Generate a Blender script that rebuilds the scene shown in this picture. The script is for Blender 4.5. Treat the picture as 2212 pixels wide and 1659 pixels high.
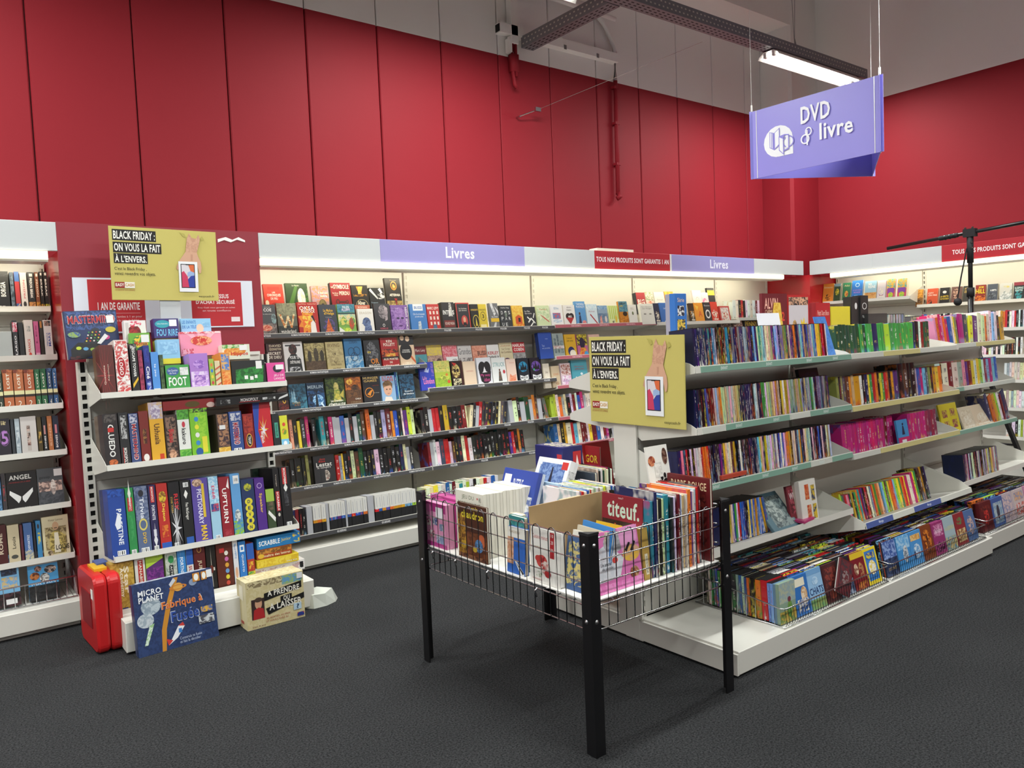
import bpy, math, random
from mathutils import Vector, Matrix
for o in list(bpy.data.objects): bpy.data.objects.remove(o)
random.seed(7)
SC = bpy.context.scene
COL = SC.collection
# ---------------------------------------------------------------- camera
F = 1674.0; CX, CY = 1106.0, 829.5; CAM = Vector((0, 0, 1.5))
_y, _p, _r = (math.radians(a) for a in (37.553, -3.207, -2.393))
FW = Vector((math.sin(_y)*math.cos(_p), math.cos(_y)*math.cos(_p), math.sin(_p)))
_r0 = Vector((math.cos(_y), -math.sin(_y), 0)); _u0 = _r0.cross(FW)
RT = math.cos(_r)*_r0 + math.sin(_r)*_u0
UP = -math.sin(_r)*_r0 + math.cos(_r)*_u0
cam = bpy.data.cameras.new('camera'); cam.sensor_width = 36; cam.sensor_fit = 'HORIZONTAL'
cam.lens = F/2212*36; cam.clip_start = .05; cam.clip_end = 60
camo = bpy.data.objects.new('camera', cam); COL.objects.link(camo)
m3 = Matrix((RT, UP, -FW)).transposed()
camo.matrix_world = Matrix.Translation(CAM) @ m3.to_4x4()
SC.camera = camo
# ---------------------------------------------------------------- world, exposure
w = bpy.data.worlds.new('World'); SC.world = w; w.use_nodes = True
w.node_tree.nodes['Background'].inputs[0].default_value = (.9, .95, 1, 1)
w.node_tree.nodes['Background'].inputs[1].default_value = 0.0
SC.view_settings.view_transform = 'Standard'; SC.view_settings.look = 'None'
SC.view_settings.gamma = 1; SC.view_settings.exposure = 0.0
SC.view_settings.use_curve_mapping = False
LAMP_W = 74.0          # watts of one ceiling luminaire
CORN_W = 2.7           # watts of one metre of cornice tube
# ---------------------------------------------------------------- photo pixel -> place
def ray(px, py): return FW + RT*((px-CX)/F) - UP*((py-CY)/F)
def on(px, py, ax, v):
    d = ray(px, py); return CAM + d*((v-CAM[ax])/d[ax])
def along(px, o, u):
    """parameter s where o+s*u falls in pixel column px"""
    k = (px-CX)/F; a = Vector(o)-CAM; u = Vector(u)
    return (k*a.dot(FW)-a.dot(RT))/(u.dot(RT)-k*u.dot(FW))
# ---------------------------------------------------------------- colours
def lin(c):
    c = c/255.0; return c/12.92 if c <= .04045 else ((c+.055)/1.055)**2.4
def hx(s):
    return (lin(int(s[0:2], 16)), lin(int(s[2:4], 16)), lin(int(s[4:6], 16)))
PAL = dict(k='151416', K='2b2a2e', w='ece9e2', c='e6dcb8', r='c81f26', R='751a20', b='2a5fb4', B='1a2352', g='3f9a48', G='1d4d34',
 y='ecd93a', Y='d19a25', o='e0752a', O='5f3a26', p='ef8fb0', P='5f2b80', m='c22672', v='a7a3cf', s='a9a9b0', S='5d5d63', t='2c8a90',
 l='7db5de', L='a9cf3c', n='c7b083', e='e8b48c', d='3a4660', i='b9cfd6', u='8a8f52', f='d9c7cf', a='8f2f4a', z='7b7f96')
CN = dict(k='black', K='charcoal', w='white', c='cream', r='red', R='maroon', b='blue', B='navy', g='green', G='dark green', y='yellow',
 Y='mustard', o='orange', O='brown', p='pink', P='purple', m='magenta', v='lavender', s='light grey', S='grey', t='teal', l='sky blue',
 L='lime', n='tan', e='peach', d='slate blue', i='pale blue', u='olive', f='pale pink', a='crimson', z='blue-grey')
def C(c): return hx(PAL[c]) if c in PAL else hx(c)
# ---------------------------------------------------------------- materials
MAT = {}
def newmat(n):
    m = bpy.data.materials.new(n); m.use_nodes = True; MAT[n] = m
    nt = m.node_tree; return m, nt, nt.nodes['Principled BSDF']
def nd(nt, t, **k):
    x = nt.nodes.new(t)
    for a, b in k.items(): setattr(x, a, b)
    return x
def surf(n, col, rough=.5, metal=0, vary=.06, scale=8., bump=0., bscale=60., emit=None, estr=0, coat=0, spec=.5):
    """painted surface: base colour with faint mottling and optional fine relief"""
    m, nt, b = newmat(n); L = nt.links
    tc = nd(nt, 'ShaderNodeTexCoord'); no = nd(nt, 'ShaderNodeTexNoise'); no.inputs['Scale'].default_value = scale; no.inputs['Detail'].default_value = 4
    L.new(tc.outputs['Object'], no.inputs['Vector'])
    mp = nd(nt, 'ShaderNodeMapRange'); mp.inputs['To Min'].default_value = 1-vary; mp.inputs['To Max'].default_value = 1+vary
    L.new(no.outputs['Fac'], mp.inputs['Value'])
    mx = nd(nt, 'ShaderNodeMix', data_type='RGBA', blend_type='MULTIPLY'); mx.inputs[0].default_value = 1
    mx.inputs[6].default_value = (*C(col), 1); L.new(mp.outputs[0], mx.inputs[7]); L.new(mx.outputs[2], b.inputs['Base Color'])
    b.inputs['Roughness'].default_value = rough; b.inputs['Metallic'].default_value = metal
    b.inputs['Specular IOR Level'].default_value = spec
    b.inputs['Coat Weight'].default_value = coat
    if bump:
        n2 = nd(nt, 'ShaderNodeTexNoise'); n2.inputs['Scale'].default_value = bscale; n2.inputs['Detail'].default_value = 3
        L.new(tc.outputs['Object'], n2.inputs['Vector'])
        bp = nd(nt, 'ShaderNodeBump'); bp.inputs['Strength'].default_value = bump; bp.inputs['Distance'].default_value = .004
        L.new(n2.outputs['Fac'], bp.inputs['Height']); L.new(bp.outputs[0], b.inputs['Normal'])
    if emit:
        b.inputs['Emission Color'].default_value = (*C(emit), 1); b.inputs['Emission Strength'].default_value = estr
    return m
surf('white_metal', 'dcdad2', .38, vary=.02, scale=3)
surf('white_gloss', 'e2e1dc', .22, vary=.02)
surf('slot_shade', '0b0b0c', .8, vary=0)  # near-black colour stands in for the shade inside slots and tube ends
surf('red_paint', '871d27', .6, vary=.05, scale=1.3, bump=.08, bscale=90, spec=.18)
surf('red_joint', '5d0d14', .7, vary=.05)
surf('white_paint', 'e8e5e2', .7, vary=.05, scale=1.1, bump=.12, bscale=90)
surf('white_joint', '55504c', .8)
surf('ceiling_paint', 'dad8d4', .8, vary=.04, scale=1)
surf('dull_red_board', '8a2230', .55, vary=.03, scale=2)
surf('gloss_red_board', 'b01e28', .18, vary=.02, scale=2)
surf('fascia_white', 'c0c4c5', .5, vary=.02)
surf('fascia_lilac', '9690c4', .5, vary=.02)
surf('fascia_red', 'ad1f2b', .5, vary=.02)
surf('sign_lilac', '8d86d6', .42, vary=.015)
surf('diffuser', 'f4f1e4', .5, vary=0, emit='fff3d0', estr=.8)
surf('tube_glow', 'ffffff', .4, vary=0, emit='fffdf4', estr=9)
surf('black_metal', '131315', .35, vary=.1, scale=30)
surf('black_matte', '17171a', .7, vary=.1)
surf('chrome', 'c9c9cc', .2, metal=1, vary=.05)
surf('chrome_dark', '6f6f72', .25, metal=1, vary=.05)  # chrome with its dark reflections put into the base colour
surf('rivet', '9a9a9c', .3, metal=1, vary=.05)
surf('grey_tray', '7c7d82', .5, metal=.25, vary=.1, scale=20)
surf('tray_hole', 'c3bfb8', .8, vary=0)
surf('strip_dark', '4b4b4e', .4, vary=.03); surf('strip_pink', 'b5626f', .4, vary=.03); surf('strip_green', '7fa796', .4, vary=.03)
surf('strip_yellow', 'cfc68a', .4, vary=.03); surf('strip_blue', '4a5f9c', .4, vary=.03); surf('strip_clear', 'cfd3ca', .2, vary=.03)
surf('paper', 'e7e0cd', .9, vary=.05, scale=40)
surf('page_white', 'f0eee8', .9, vary=.03, scale=40)
surf('cardboard', 'a98d63', .85, vary=.08, scale=12)
surf('red_plastic', 'c01f22', .32, vary=.03)
surf('grey_card', 'b4b5bb', .6, vary=.02)
surf('brushed_plastic', '2a2a2c', .4); surf('latch_yellow', 'e0b020', .35)
# carpet: dark needle-felt with light flecks
m, nt, b = newmat('carpet'); L = nt.links
tc = nd(nt, 'ShaderNodeTexCoord'); n1 = nd(nt, 'ShaderNodeTexNoise'); n1.inputs['Scale'].default_value = 130; n1.inputs['Detail'].default_value = 8; n1.inputs['Roughness'].default_value = .85
L.new(tc.outputs['Object'], n1.inputs['Vector'])
cr = nd(nt, 'ShaderNodeValToRGB'); e = cr.color_ramp.elements
e[0].position = .40; e[0].color = (*hx('0f0f10'), 1); e[1].position = .66; e[1].color = (*hx('515254'), 1)
L.new(n1.outputs['Fac'], cr.inputs[0])
n3 = nd(nt, 'ShaderNodeTexNoise'); n3.inputs['Scale'].default_value = 2.2; L.new(tc.outputs['Object'], n3.inputs['Vector'])
mr = nd(nt, 'ShaderNodeMapRange'); mr.inputs['To Min'].default_value = .82; mr.inputs['To Max'].default_value = 1.15; L.new(n3.outputs['Fac'], mr.inputs[0])
mx = nd(nt, 'ShaderNodeMix', data_type='RGBA', blend_type='MULTIPLY'); mx.inputs[0].default_value = 1
L.new(cr.outputs[0], mx.inputs[6]); L.new(mr.outputs[0], mx.inputs[7]); L.new(mx.outputs[2], b.inputs['Base Color'])
b.inputs['Roughness'].default_value = .95; b.inputs['Specular IOR Level'].default_value = .1
bp = nd(nt, 'ShaderNodeBump'); bp.inputs['Strength'].default_value = .6; bp.inputs['Distance'].default_value = .006
L.new(n1.outputs['Fac'], bp.inputs['Height']); L.new(bp.outputs[0], b.inputs['Normal'])
# print: two inks per face ('ca', 'cb') blotched together
def print_mat(n, rough, coat):
    m, nt, b = newmat(n); L = nt.links
    a1 = nd(nt, 'ShaderNodeAttribute', attribute_name='ca'); a2 = nd(nt, 'ShaderNodeAttribute', attribute_name='cb')
    tc = nd(nt, 'ShaderNodeTexCoord'); no = nd(nt, 'ShaderNodeTexNoise'); no.inputs['Scale'].default_value = 42; no.inputs['Detail'].default_value = 5; no.inputs['Distortion'].default_value = 1.2
    L.new(tc.outputs['Object'], no.inputs['Vector'])
    mr = nd(nt, 'ShaderNodeMapRange', interpolation_type='SMOOTHSTEP'); mr.inputs['From Min'].default_value = .42; mr.inputs['From Max'].default_value = .58
    L.new(no.outputs['Fac'], mr.inputs[0])
    mx = nd(nt, 'ShaderNodeMix', data_type='RGBA'); L.new(mr.outputs[0], mx.inputs[0]); L.new(a1.outputs['Color'], mx.inputs[6]); L.new(a2.outputs['Color'], mx.inputs[7])
    L.new(mx.outputs[2], b.inputs['Base Color']); b.inputs['Roughness'].default_value = rough; b.inputs['Coat Weight'].default_value = coat
    b.inputs['Coat Roughness'].default_value = .15
print_mat('print', .45, .15); print_mat('print_matte', .7, 0)
# spine: per-object colours; generated lettering-like marks run up the spine, accent blotches below
def spine_mat(n, rough, coat, dvd):
    m, nt, b = newmat(n); L = nt.links
    oi = nd(nt, 'ShaderNodeObjectInfo'); ink = nd(nt, 'ShaderNodeAttribute', attribute_type='OBJECT', attribute_name='ink'); acc = nd(nt, 'ShaderNodeAttribute', attribute_type='OBJECT', attribute_name='acc')
    tc = nd(nt, 'ShaderNodeTexCoord'); sep = nd(nt, 'ShaderNodeSeparateXYZ'); L.new(tc.outputs['Generated'], sep.inputs[0])
    # noise domains offset by the object's random number
    def noise(sx, sz, det, seed):
        cm = nd(nt, 'ShaderNodeCombineXYZ')
        ma = nd(nt, 'ShaderNodeMath', operation='MULTIPLY'); ma.inputs[1].default_value = sx; L.new(sep.outputs[0], ma.inputs[0]); L.new(ma.outputs[0], cm.inputs[0])
        mz = nd(nt, 'ShaderNodeMath', operation='MULTIPLY'); mz.inputs[1].default_value = sz; L.new(sep.outputs[2], mz.inputs[0]); L.new(mz.outputs[0], cm.inputs[2])
        mr_ = nd(nt, 'ShaderNodeMath', operation='MULTIPLY_ADD'); mr_.inputs[1].default_value = 97.3; mr_.inputs[2].default_value = seed; L.new(oi.outputs['Random'], mr_.inputs[0]); L.new(mr_.outputs[0], cm.inputs[1])
        no = nd(nt, 'ShaderNodeTexNoise'); no.inputs['Scale'].default_value = 1; no.inputs['Detail'].default_value = det; L.new(cm.outputs[0], no.inputs['Vector'])
        return no.outputs['Fac']
    def step(v, lo, hi):
        s = nd(nt, 'ShaderNodeMapRange', interpolation_type='SMOOTHSTEP'); s.inputs['From Min'].default_value = lo; s.inputs['From Max'].default_value = hi; L.new(v, s.inputs[0]); return s.outputs[0]
    def mul(a, c):
        s = nd(nt, 'ShaderNodeMath', operation='MULTIPLY'); L.new(a, s.inputs[0])
        if isinstance(c, (int, float)): s.inputs[1].default_value = c
        else: L.new(c, s.inputs[1])
        return s.outputs[0]
    def mix(f, a, c):
        s = nd(nt, 'ShaderNodeMix', data_type='RGBA'); L.new(f, s.inputs[0]); L.new(a, s.inputs[6]); L.new(c, s.inputs[7]); return s.outputs[2]
    X, Z = sep.outputs[0], sep.outputs[2]
    art = step(noise(1.6, 6 if dvd else 3, 2, 3.1), .42, .62)
    low = step(Z, .55, .12) if dvd else step(Z, .3, .12)
    base = mix(mul(mul(art, low), .75 if dvd else .5), oi.outputs['Color'], acc.outputs['Color'])
    if dvd:
        art2 = step(noise(1.2, 5, 1, 11.7), .5, .66); base = mix(mul(art2, .32), base, acc.outputs['Color'])
    strip = mul(step(X, .28, .36), step(X, .72, .64))
    zone = mul(step(Z, .30, .33), step(Z, .84, .80))
    words = step(noise(0.2, 4.2, 0, 23.0), .47, .51)
    glyph = step(noise(2.6, 60, 0, 37.0), .44, .56)
    t = mul(mul(strip, zone), mul(words, glyph)); t = mul(t, .55 if dvd else .8)
    base = mix(t, base, ink.outputs['Color'])
    foot = mul(mul(strip, mul(step(Z, .04, .05), step(Z, .115, .1))), step(noise(3, 22, 0, 51.0), .42, .5))
    base = mix(mul(foot, .8), base, ink.outputs['Color'])
    L.new(base, b.inputs['Base Color']); b.inputs['Roughness'].default_value = rough; b.inputs['Coat Weight'].default_value = coat; b.inputs['Coat Roughness'].default_value = .08
spine_mat('book_cover', .42, .2, False); spine_mat('dvd_sleeve', .3, .5, True)
m, nt, b = newmat('book_board'); L = nt.links
oi = nd(nt, 'ShaderNodeObjectInfo'); ac = nd(nt, 'ShaderNodeAttribute', attribute_type='OBJECT', attribute_name='acc'); tc = nd(nt, 'ShaderNodeTexCoord')
no = nd(nt, 'ShaderNodeTexNoise'); no.inputs['Scale'].default_value = 3.5; L.new(tc.outputs['Generated'], no.inputs['Vector'])
mr = nd(nt, 'ShaderNodeMapRange', interpolation_type='SMOOTHSTEP'); mr.inputs['From Min'].default_value = .5; mr.inputs['From Max'].default_value = .62; mr.inputs['To Max'].default_value = .6; L.new(no.outputs['Fac'], mr.inputs[0])
mx = nd(nt, 'ShaderNodeMix', data_type='RGBA'); L.new(mr.outputs[0], mx.inputs[0]); L.new(oi.outputs['Color'], mx.inputs[6]); L.new(ac.outputs['Color'], mx.inputs[7]); L.new(mx.outputs[2], b.inputs['Base Color']); b.inputs['Roughness'].default_value = .4
surf('dvd_case', '18181b', .35, vary=.05)
# ---------------------------------------------------------------- mesh builder
class M:
    def __init__(s): s.v = []; s.f = []; s.mi = []; s.ca = []; s.cb = []; s.T = None
    def face(s, ids, mi=0, ca=None, cb=None):
        s.f.append(ids); s.mi.append(mi); s.ca.append(ca or (1, 1, 1)); s.cb.append(cb or ca or (1, 1, 1))
    def add(s, vs):
        n = len(s.v)
        s.v += [tuple(s.T @ Vector(p)) if s.T else tuple(p) for p in vs]; return n
    def box(s, x0, x1, y0, y1, z0, z1, mi=0, ca=None, cb=None):
        n = s.add([(x0, y0, z0), (x1, y0, z0), (x1, y1, z0), (x0, y1, z0), (x0, y0, z1), (x1, y0, z1), (x1, y1, z1), (x0, y1, z1)])
        for q in ((0, 3, 2, 1), (4, 5, 6, 7), (0, 1, 5, 4), (1, 2, 6, 5), (2, 3, 7, 6), (3, 0, 4, 7)): s.face([n+i for i in q], mi, ca, cb)
        return s
    def bbox(s, x0, x1, y0, y1, z0, z1, b, mi=0, ca=None):
        """box with the four vertical-to-front edges chamfered (front face y0 inset)"""
        n = s.add([(x0+b, y0, z0+b), (x1-b, y0, z0+b), (x1-b, y0, z1-b), (x0+b, y0, z1-b), (x0, y0+b, z0), (x1, y0+b, z0), (x1, y0+b, z1), (x0, y0+b, z1), (x0, y1, z0), (x1, y1, z0), (x1, y1, z1), (x0, y1, z1)])
        for q in ((0, 1, 2, 3), (4, 5, 1, 0), (5, 6, 2, 1), (6, 7, 3, 2), (7, 4, 0, 3), (8, 9, 5, 4), (9, 10, 6, 5), (10, 11, 7, 6), (11, 8, 4, 7), (11, 10, 9, 8)): s.face([n+i for i in q], mi, ca)
        return s
    def prism(s, pts, axis, a0, a1, mi=0, ca=None, cb=None):
        """polygon pts (2-D) extruded along axis 0/1/2"""
        def mk(p, a):
            return (a, p[0], p[1]) if axis == 0 else ((p[0], a, p[1]) if axis == 1 else (p[0], p[1], a))
        k = len(pts); n = s.add([mk(p, a0) for p in pts]+[mk(p, a1) for p in pts])
        s.face([n+i for i in range(k)][::-1], mi, ca, cb); s.face([n+k+i for i in range(k)], mi, ca, cb)
        for i in range(k): s.face([n+i, n+(i+1) % k, n+k+(i+1) % k, n+k+i], mi, ca, cb)
        return s
    def tube(s, pts, r, seg=8, mi=0, ca=None, cap=True):
        """round bar through a list of points"""
        pts = [Vector(p) for p in pts]; rings = []
        for i, p in enumerate(pts):
            d = (pts[min(i+1, len(pts)-1)]-pts[max(i-1, 0)]).normalized()
            a = d.cross(Vector((0, 0, 1)))
            if a.length < 1e-3: a = d.cross(Vector((1, 0, 0)))
            a.normalize(); bb = d.cross(a)
            rings.append(s.add([p+a*(r*math.cos(2*math.pi*j/seg))+bb*(r*math.sin(2*math.pi*j/seg)) for j in range(seg)]))
        for i in range(len(rings)-1):
            for j in range(seg):
                k = (j+1) % seg; s.face([rings[i]+j, rings[i]+k, rings[i+1]+k, rings[i+1]+j], mi, ca)
        if cap:
            s.face([rings[0]+j for j in range(seg)][::-1], mi, ca); s.face([rings[-1]+j for j in range(seg)], mi, ca)
        return s
    def quad(s, a, b, c, d, mi=0, ca=None, cb=None):
        n = s.add([a, b, c, d]); s.face([n, n+1, n+2, n+3], mi, ca, cb); return s
    def mesh(s, name, mats):
        me = bpy.data.meshes.new(name); me.from_pydata(s.v, [], s.f)
        for k in mats: me.materials.append(MAT[k])
        me.polygons.foreach_set('material_index', s.mi)
        if any(c != (1, 1, 1) for c in s.ca):
            for nm, arr in (('ca', s.ca), ('cb', s.cb)):
                at = me.attributes.new(nm, 'FLOAT_COLOR', 'FACE')
                flat = []
                for c in arr: flat += [c[0], c[1], c[2], 1.0]
                at.data.foreach_set('color', flat)
        me.update(); return me
    def build(s, name, mats, parent=None, smooth=False):
        if isinstance(mats, str): mats = [mats]
        me = s.mesh(name, mats)
        if smooth: me.polygons.foreach_set('use_smooth', [True]*len(me.polygons))
        return link(name, me, parent)
def link(name, data, parent=None):
    o = bpy.data.objects.new(name, data); COL.objects.link(o)
    if parent is not None: o.parent = parent
    return o
def tag(o, label, cat, group=None, kind=None):
    o['label'] = label; o['category'] = cat
    if group: o['group'] = group
    if kind: o['kind'] = kind
    return o
def struct(o, label=None):
    o['kind'] = 'structure'
    if label: o['label'] = label
    return o
def thing(name, label, cat, loc=(0, 0, 0), rz=0, group=None):
    o = link(name, None); o.location = loc; o.rotation_euler = (0, 0, rz); o.empty_display_size = .1
    return tag(o, label, cat, group)
# ---------------------------------------------------------------- lettering and flat print
_txt = {}
def text_geo(t, bold):
    k = (t, bold)
    if k in _txt: return _txt[k]
    cu = bpy.data.curves.new('lettering', 'FONT'); cu.body = t; cu.resolution_u = 2; cu.offset = bold; cu.fill_mode = 'FRONT'; cu.space_character = 1.06 if bold > .015 else 1
    ob = bpy.data.objects.new('lettering', cu); COL.objects.link(ob)
    me = ob.to_mesh()
    vs = [(v.co.x, v.co.y) for v in me.vertices]; fs = [tuple(p.vertices) for p in me.polygons]
    ob.to_mesh_clear(); bpy.data.objects.remove(ob); bpy.data.curves.remove(cu)
    if not vs: _txt[k] = ([], []); return _txt[k]
    x0 = min(p[0] for p in vs); x1 = max(p[0] for p in vs); y0 = min(p[1] for p in vs); y1 = max(p[1] for p in vs)
    _txt[k] = ([((p[0]-x0)/max(x1-x0, 1e-6), (p[1]-y0)/max(y1-y0, 1e-6)) for p in vs], fs)
    return _txt[k]
def art(m, o, u, v, items, mi=0, lift=.0004):
    """print flat shapes on the rectangle o + x*u + y*v (x, y in 0..1); later shapes lie on earlier ones"""
    o = Vector(o); u = Vector(u); v = Vector(v); n = u.cross(v).normalized(); h = lift
    def P(x, y): return o+u*x+v*y+n*h
    for it in items:
        k = it[0]
        if k == 'r':
            _, x0, y0, x1, y1, ca = it[:6]; cb = it[6] if len(it) > 6 else ca
            m.quad(P(x0, y0), P(x1, y0), P(x1, y1), P(x0, y1), mi, C(ca), C(cb))
        elif k == 'e':
            _, cx, cy, rx, ry, ca = it[:6]; cb = it[6] if len(it) > 6 else ca; S = 18
            i = m.add([P(cx+rx*math.cos(2*math.pi*j/S), cy+ry*math.sin(2*math.pi*j/S)) for j in range(S)]); m.face([i+j for j in range(S)], mi, C(ca), C(cb))
        elif k == 'o':     # ring
            _, cx, cy, rx, ry, wd, ca = it[:7]; S = 20
            i = m.add([P(cx+rx*g*math.cos(2*math.pi*j/S), cy+ry*g*math.sin(2*math.pi*j/S)) for g in (1, 1-wd) for j in range(S)])
            for j in range(S): m.face([i+j, i+(j+1) % S, i+S+(j+1) % S, i+S+j], mi, C(ca))
        elif k == 'p':
            _, pts, ca = it[:3]; cb = it[3] if len(it) > 3 else ca
            i = m.add([P(*q) for q in pts]); m.face([i+j for j in range(len(pts))], mi, C(ca), C(cb))
        elif k in ('t', 'T', 't+', 't-', 'T+', 'T-'):
            _, s, x0, y0, x1, y1, ca = it[:7]
            vs, fs = text_geo(s, .022 if k[0] == 'T' else 0.0)
            if vs:
                if k[-1] == '+': q = [P(x1-(x1-x0)*b, y0+(y1-y0)*a) for a, b in vs]      # reads upward
                elif k[-1] == '-': q = [P(x0+(x1-x0)*b, y1-(y1-y0)*a) for a, b in vs]    # reads downward
                else: q = [P(x0+(x1-x0)*a, y0+(y1-y0)*b) for a, b in vs]
                i = m.add(q)
                for f in fs: m.face([i+j for j in f], mi, C(ca))
        elif k == 's':     # star burst
            _, cx, cy, r0, r1, nn, ca = it[:7]
            i = m.add([P(cx+(r0 if j % 2 else r1)*math.cos(math.pi*j/nn), cy+(r0 if j % 2 else r1)*math.sin(math.pi*j/nn)) for j in range(2*nn)]+[P(cx, cy)])
            for j in range(2*nn): m.face([i+j, i+(j+1) % (2*nn), i+2*nn], mi, C(ca))
        h += lift*.6
def arc(x0, y0, x1, y1, n): return [(x0+(x1-x0)*i/n, y0+(y1-y0)*i/n) for i in range(n+1)]
# ================================================================ the room
ZB = 4.03; YW = 5.56; XW = 8.73; ZC = 5.75
o = struct(M().quad((-7, -7, 0), (9.2, -7, 0), (9.2, 6, 0), (-7, 6, 0)).build('floor', 'carpet'))
o = struct(M().box(-7, 9.2, -7, 6, ZC, ZC+.1).build('ceiling', 'ceiling_paint'))
struct(M().box(-7.1, -7, -7, 6, 0, ZC).build('wall_left', 'white_paint')); struct(M().box(-7, 9.2, -7.1, -7, 0, ZC).build('wall_front', 'white_paint'))
wb = struct(M().box(-7, 9, YW+.022, YW+.2, 0, ZB, 0).box(-7, 9, YW+.022, YW+.2, ZB, ZC, 1).build('wall_back', ['red_joint', 'white_joint']))
xs = [.672+.6*i for i in range(-12, 14)]
for i in range(len(xs)-1):
    x0, x1 = xs[i]+.004, min(xs[i+1]-.004, 8.186); b = .007
    m = M()
    for z0, z1, mi in ((0, ZB, 0), (ZB, ZC, 1)):
        n = m.add([(x0, YW+b, z0), (x0+b, YW, z0), (x1-b, YW, z0), (x1, YW+b, z0), (x1, YW+.03, z0), (x0, YW+.03, z0)]+[(x0, YW+b, z1), (x0+b, YW, z1), (x1-b, YW, z1), (x1, YW+b, z1), (x1, YW+.03, z1), (x0, YW+.03, z1)])
        for q in ((0, 1, 7, 6), (1, 2, 8, 7), (2, 3, 9, 8), (3, 4, 10, 9), (5, 0, 6, 11)): m.face([n+j for j in q], mi)
    m.build('panel', ['red_paint', 'white_paint'], wb)
struct(M().box(XW, XW+.2, -7, YW+.2, 0, ZB, 0).box(XW, XW+.2, -7, YW+.2, ZB, ZC, 1).build('wall_right', ['red_paint', 'white_paint']))
cp = [(8.19, 5.6), (8.19, 5.20), (8.22, 5.164), (8.5, 5.164), (8.5, 5.13), (8.76, 5.13), (8.76, 5.6)]
cp = [(8.19, 5.6), (8.19, 5.20), (8.215, 5.164), (8.76, 5.164), (8.76, 5.6)]
m = M().prism(cp, 2, 0, ZB, 0).prism(cp, 2, ZB, ZC, 1); struct(m.build('trim_1', ['red_paint', 'white_paint']), 'square corner pillar painted red below and white above')
struct(M().box(-7, 8.73, 5.17, YW+.01, 4.98, ZC).build('trim_2', 'white_paint'), 'concrete beam running along the top of the panelled wall')
# ---------------------------------------------------------------- pipes and conduit on the panelled wall
t = thing('water_pipe', 'white pipe bent down the panelled wall, its lower length painted red', 'pipe', (5.69, 5.53, 2.9))
def rel(t, pts): return [Vector(p)-t.location for p in pts]
M().tube(rel(t, [(5.40, 5.52, 4.66), (5.56, 5.52, 4.55), (5.60, 5.52, 4.50), (5.69, 5.52, 4.36), (5.70, 5.52, 4.30), (5.695, 5.52, 4.03)]), .022, 10).build('upper_pipe', 'white_paint', t, True)
M().tube(rel(t, [(5.695, 5.52, 4.03), (5.68, 5.52, 2.93)]), .021, 10).tube(rel(t, [(5.68, 5.52, 2.93), (5.685, 5.50, 2.885), (5.66, 5.515, 2.87)]), .026, 10).build('lower_pipe', 'red_paint', t, True)
for z in (3.95, 3.6, 3.2): M().box(5.66-t.location.x, 5.72-t.location.x, -.03, .022, z-2.9, z-2.875).build('pipe_clip', 'red_paint', t)
t = thing('cable_duct', 'bundle of white ducts ending in red painted cut tubes on the panelled wall', 'duct', (4.41, 5.52, 3.75))
M().box(-.035, .035, -.04, .03, .38, .86).box(-.06, -.03, -.03, .03, .30, .42).build('duct_cover', 'white_paint', t)
M().tube([(-.02, 0, 1.5), (-.03, 0, 1.1), (-.02, -.01, .84)], .022, 8).tube([(.05, 0, 1.5), (.01, 0, 1.12), (.02, -.01, .84)], .02, 8).build('upper_tube', 'white_paint', t, True)
M().tube([(-.015, -.01, .4), (-.02, -.01, .12), (-.01, -.02, .02), (.012, -.02, .0)], .019, 8).tube([(.02, -.01, .4), (.02, -.01, .1)], .017, 8).box(-.037, .037, -.035, .025, .14, .29).build('red_tube', 'red_paint', t, True)
t = thing('conduit_rail', 'white square conduit running along the upper panelled wall', 'conduit', (4.25, 5.51, 4.20))
M().box(0, 1.46, -.03, .05, 0, .085).build('rail', 'white_paint', t); M().box(-.004, .0, -.02, .04, .01, .075).build('end_shade', 'slot_shade', t)  # black plate on the rail end paints the shade inside it
for x in (.74, 1.16): M().box(x, x+.03, -.034, -.03, -.01, .03).build('clip', 'rivet', t)
t = thing('upper_conduit', 'pair of thin white conduits under the beam', 'conduit', (3.6, 5.5, 4.6))
M().tube([(0, 0, .06), (2.1, 0, .02)], .022, 8).build('pipe', 'white_paint', t, True); M().tube([(0.2, 0, .14), (1.9, 0, .1)], .016, 8).build('pipe', 'white_paint', t, True)
t = thing('wall_hook', 'small hook holding a taut wire on the red panelled wall', 'hook', (4.45, 5.555, 3.505))
M().tube([(0, 0, 0), (0, -.05, 0)], .008, 6).tube([(0, -.05, 0), (.12, -.09, .05), (.18, -.11, .075)], .005, 6).box(.13, .19, -.12, -.1, .05, .085).build('hook', 'chrome', t)
M().tube([(.18, -.11, .075), (1.9, -.6, .85)], .0016, 5).build('wire', 'chrome', t)
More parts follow.
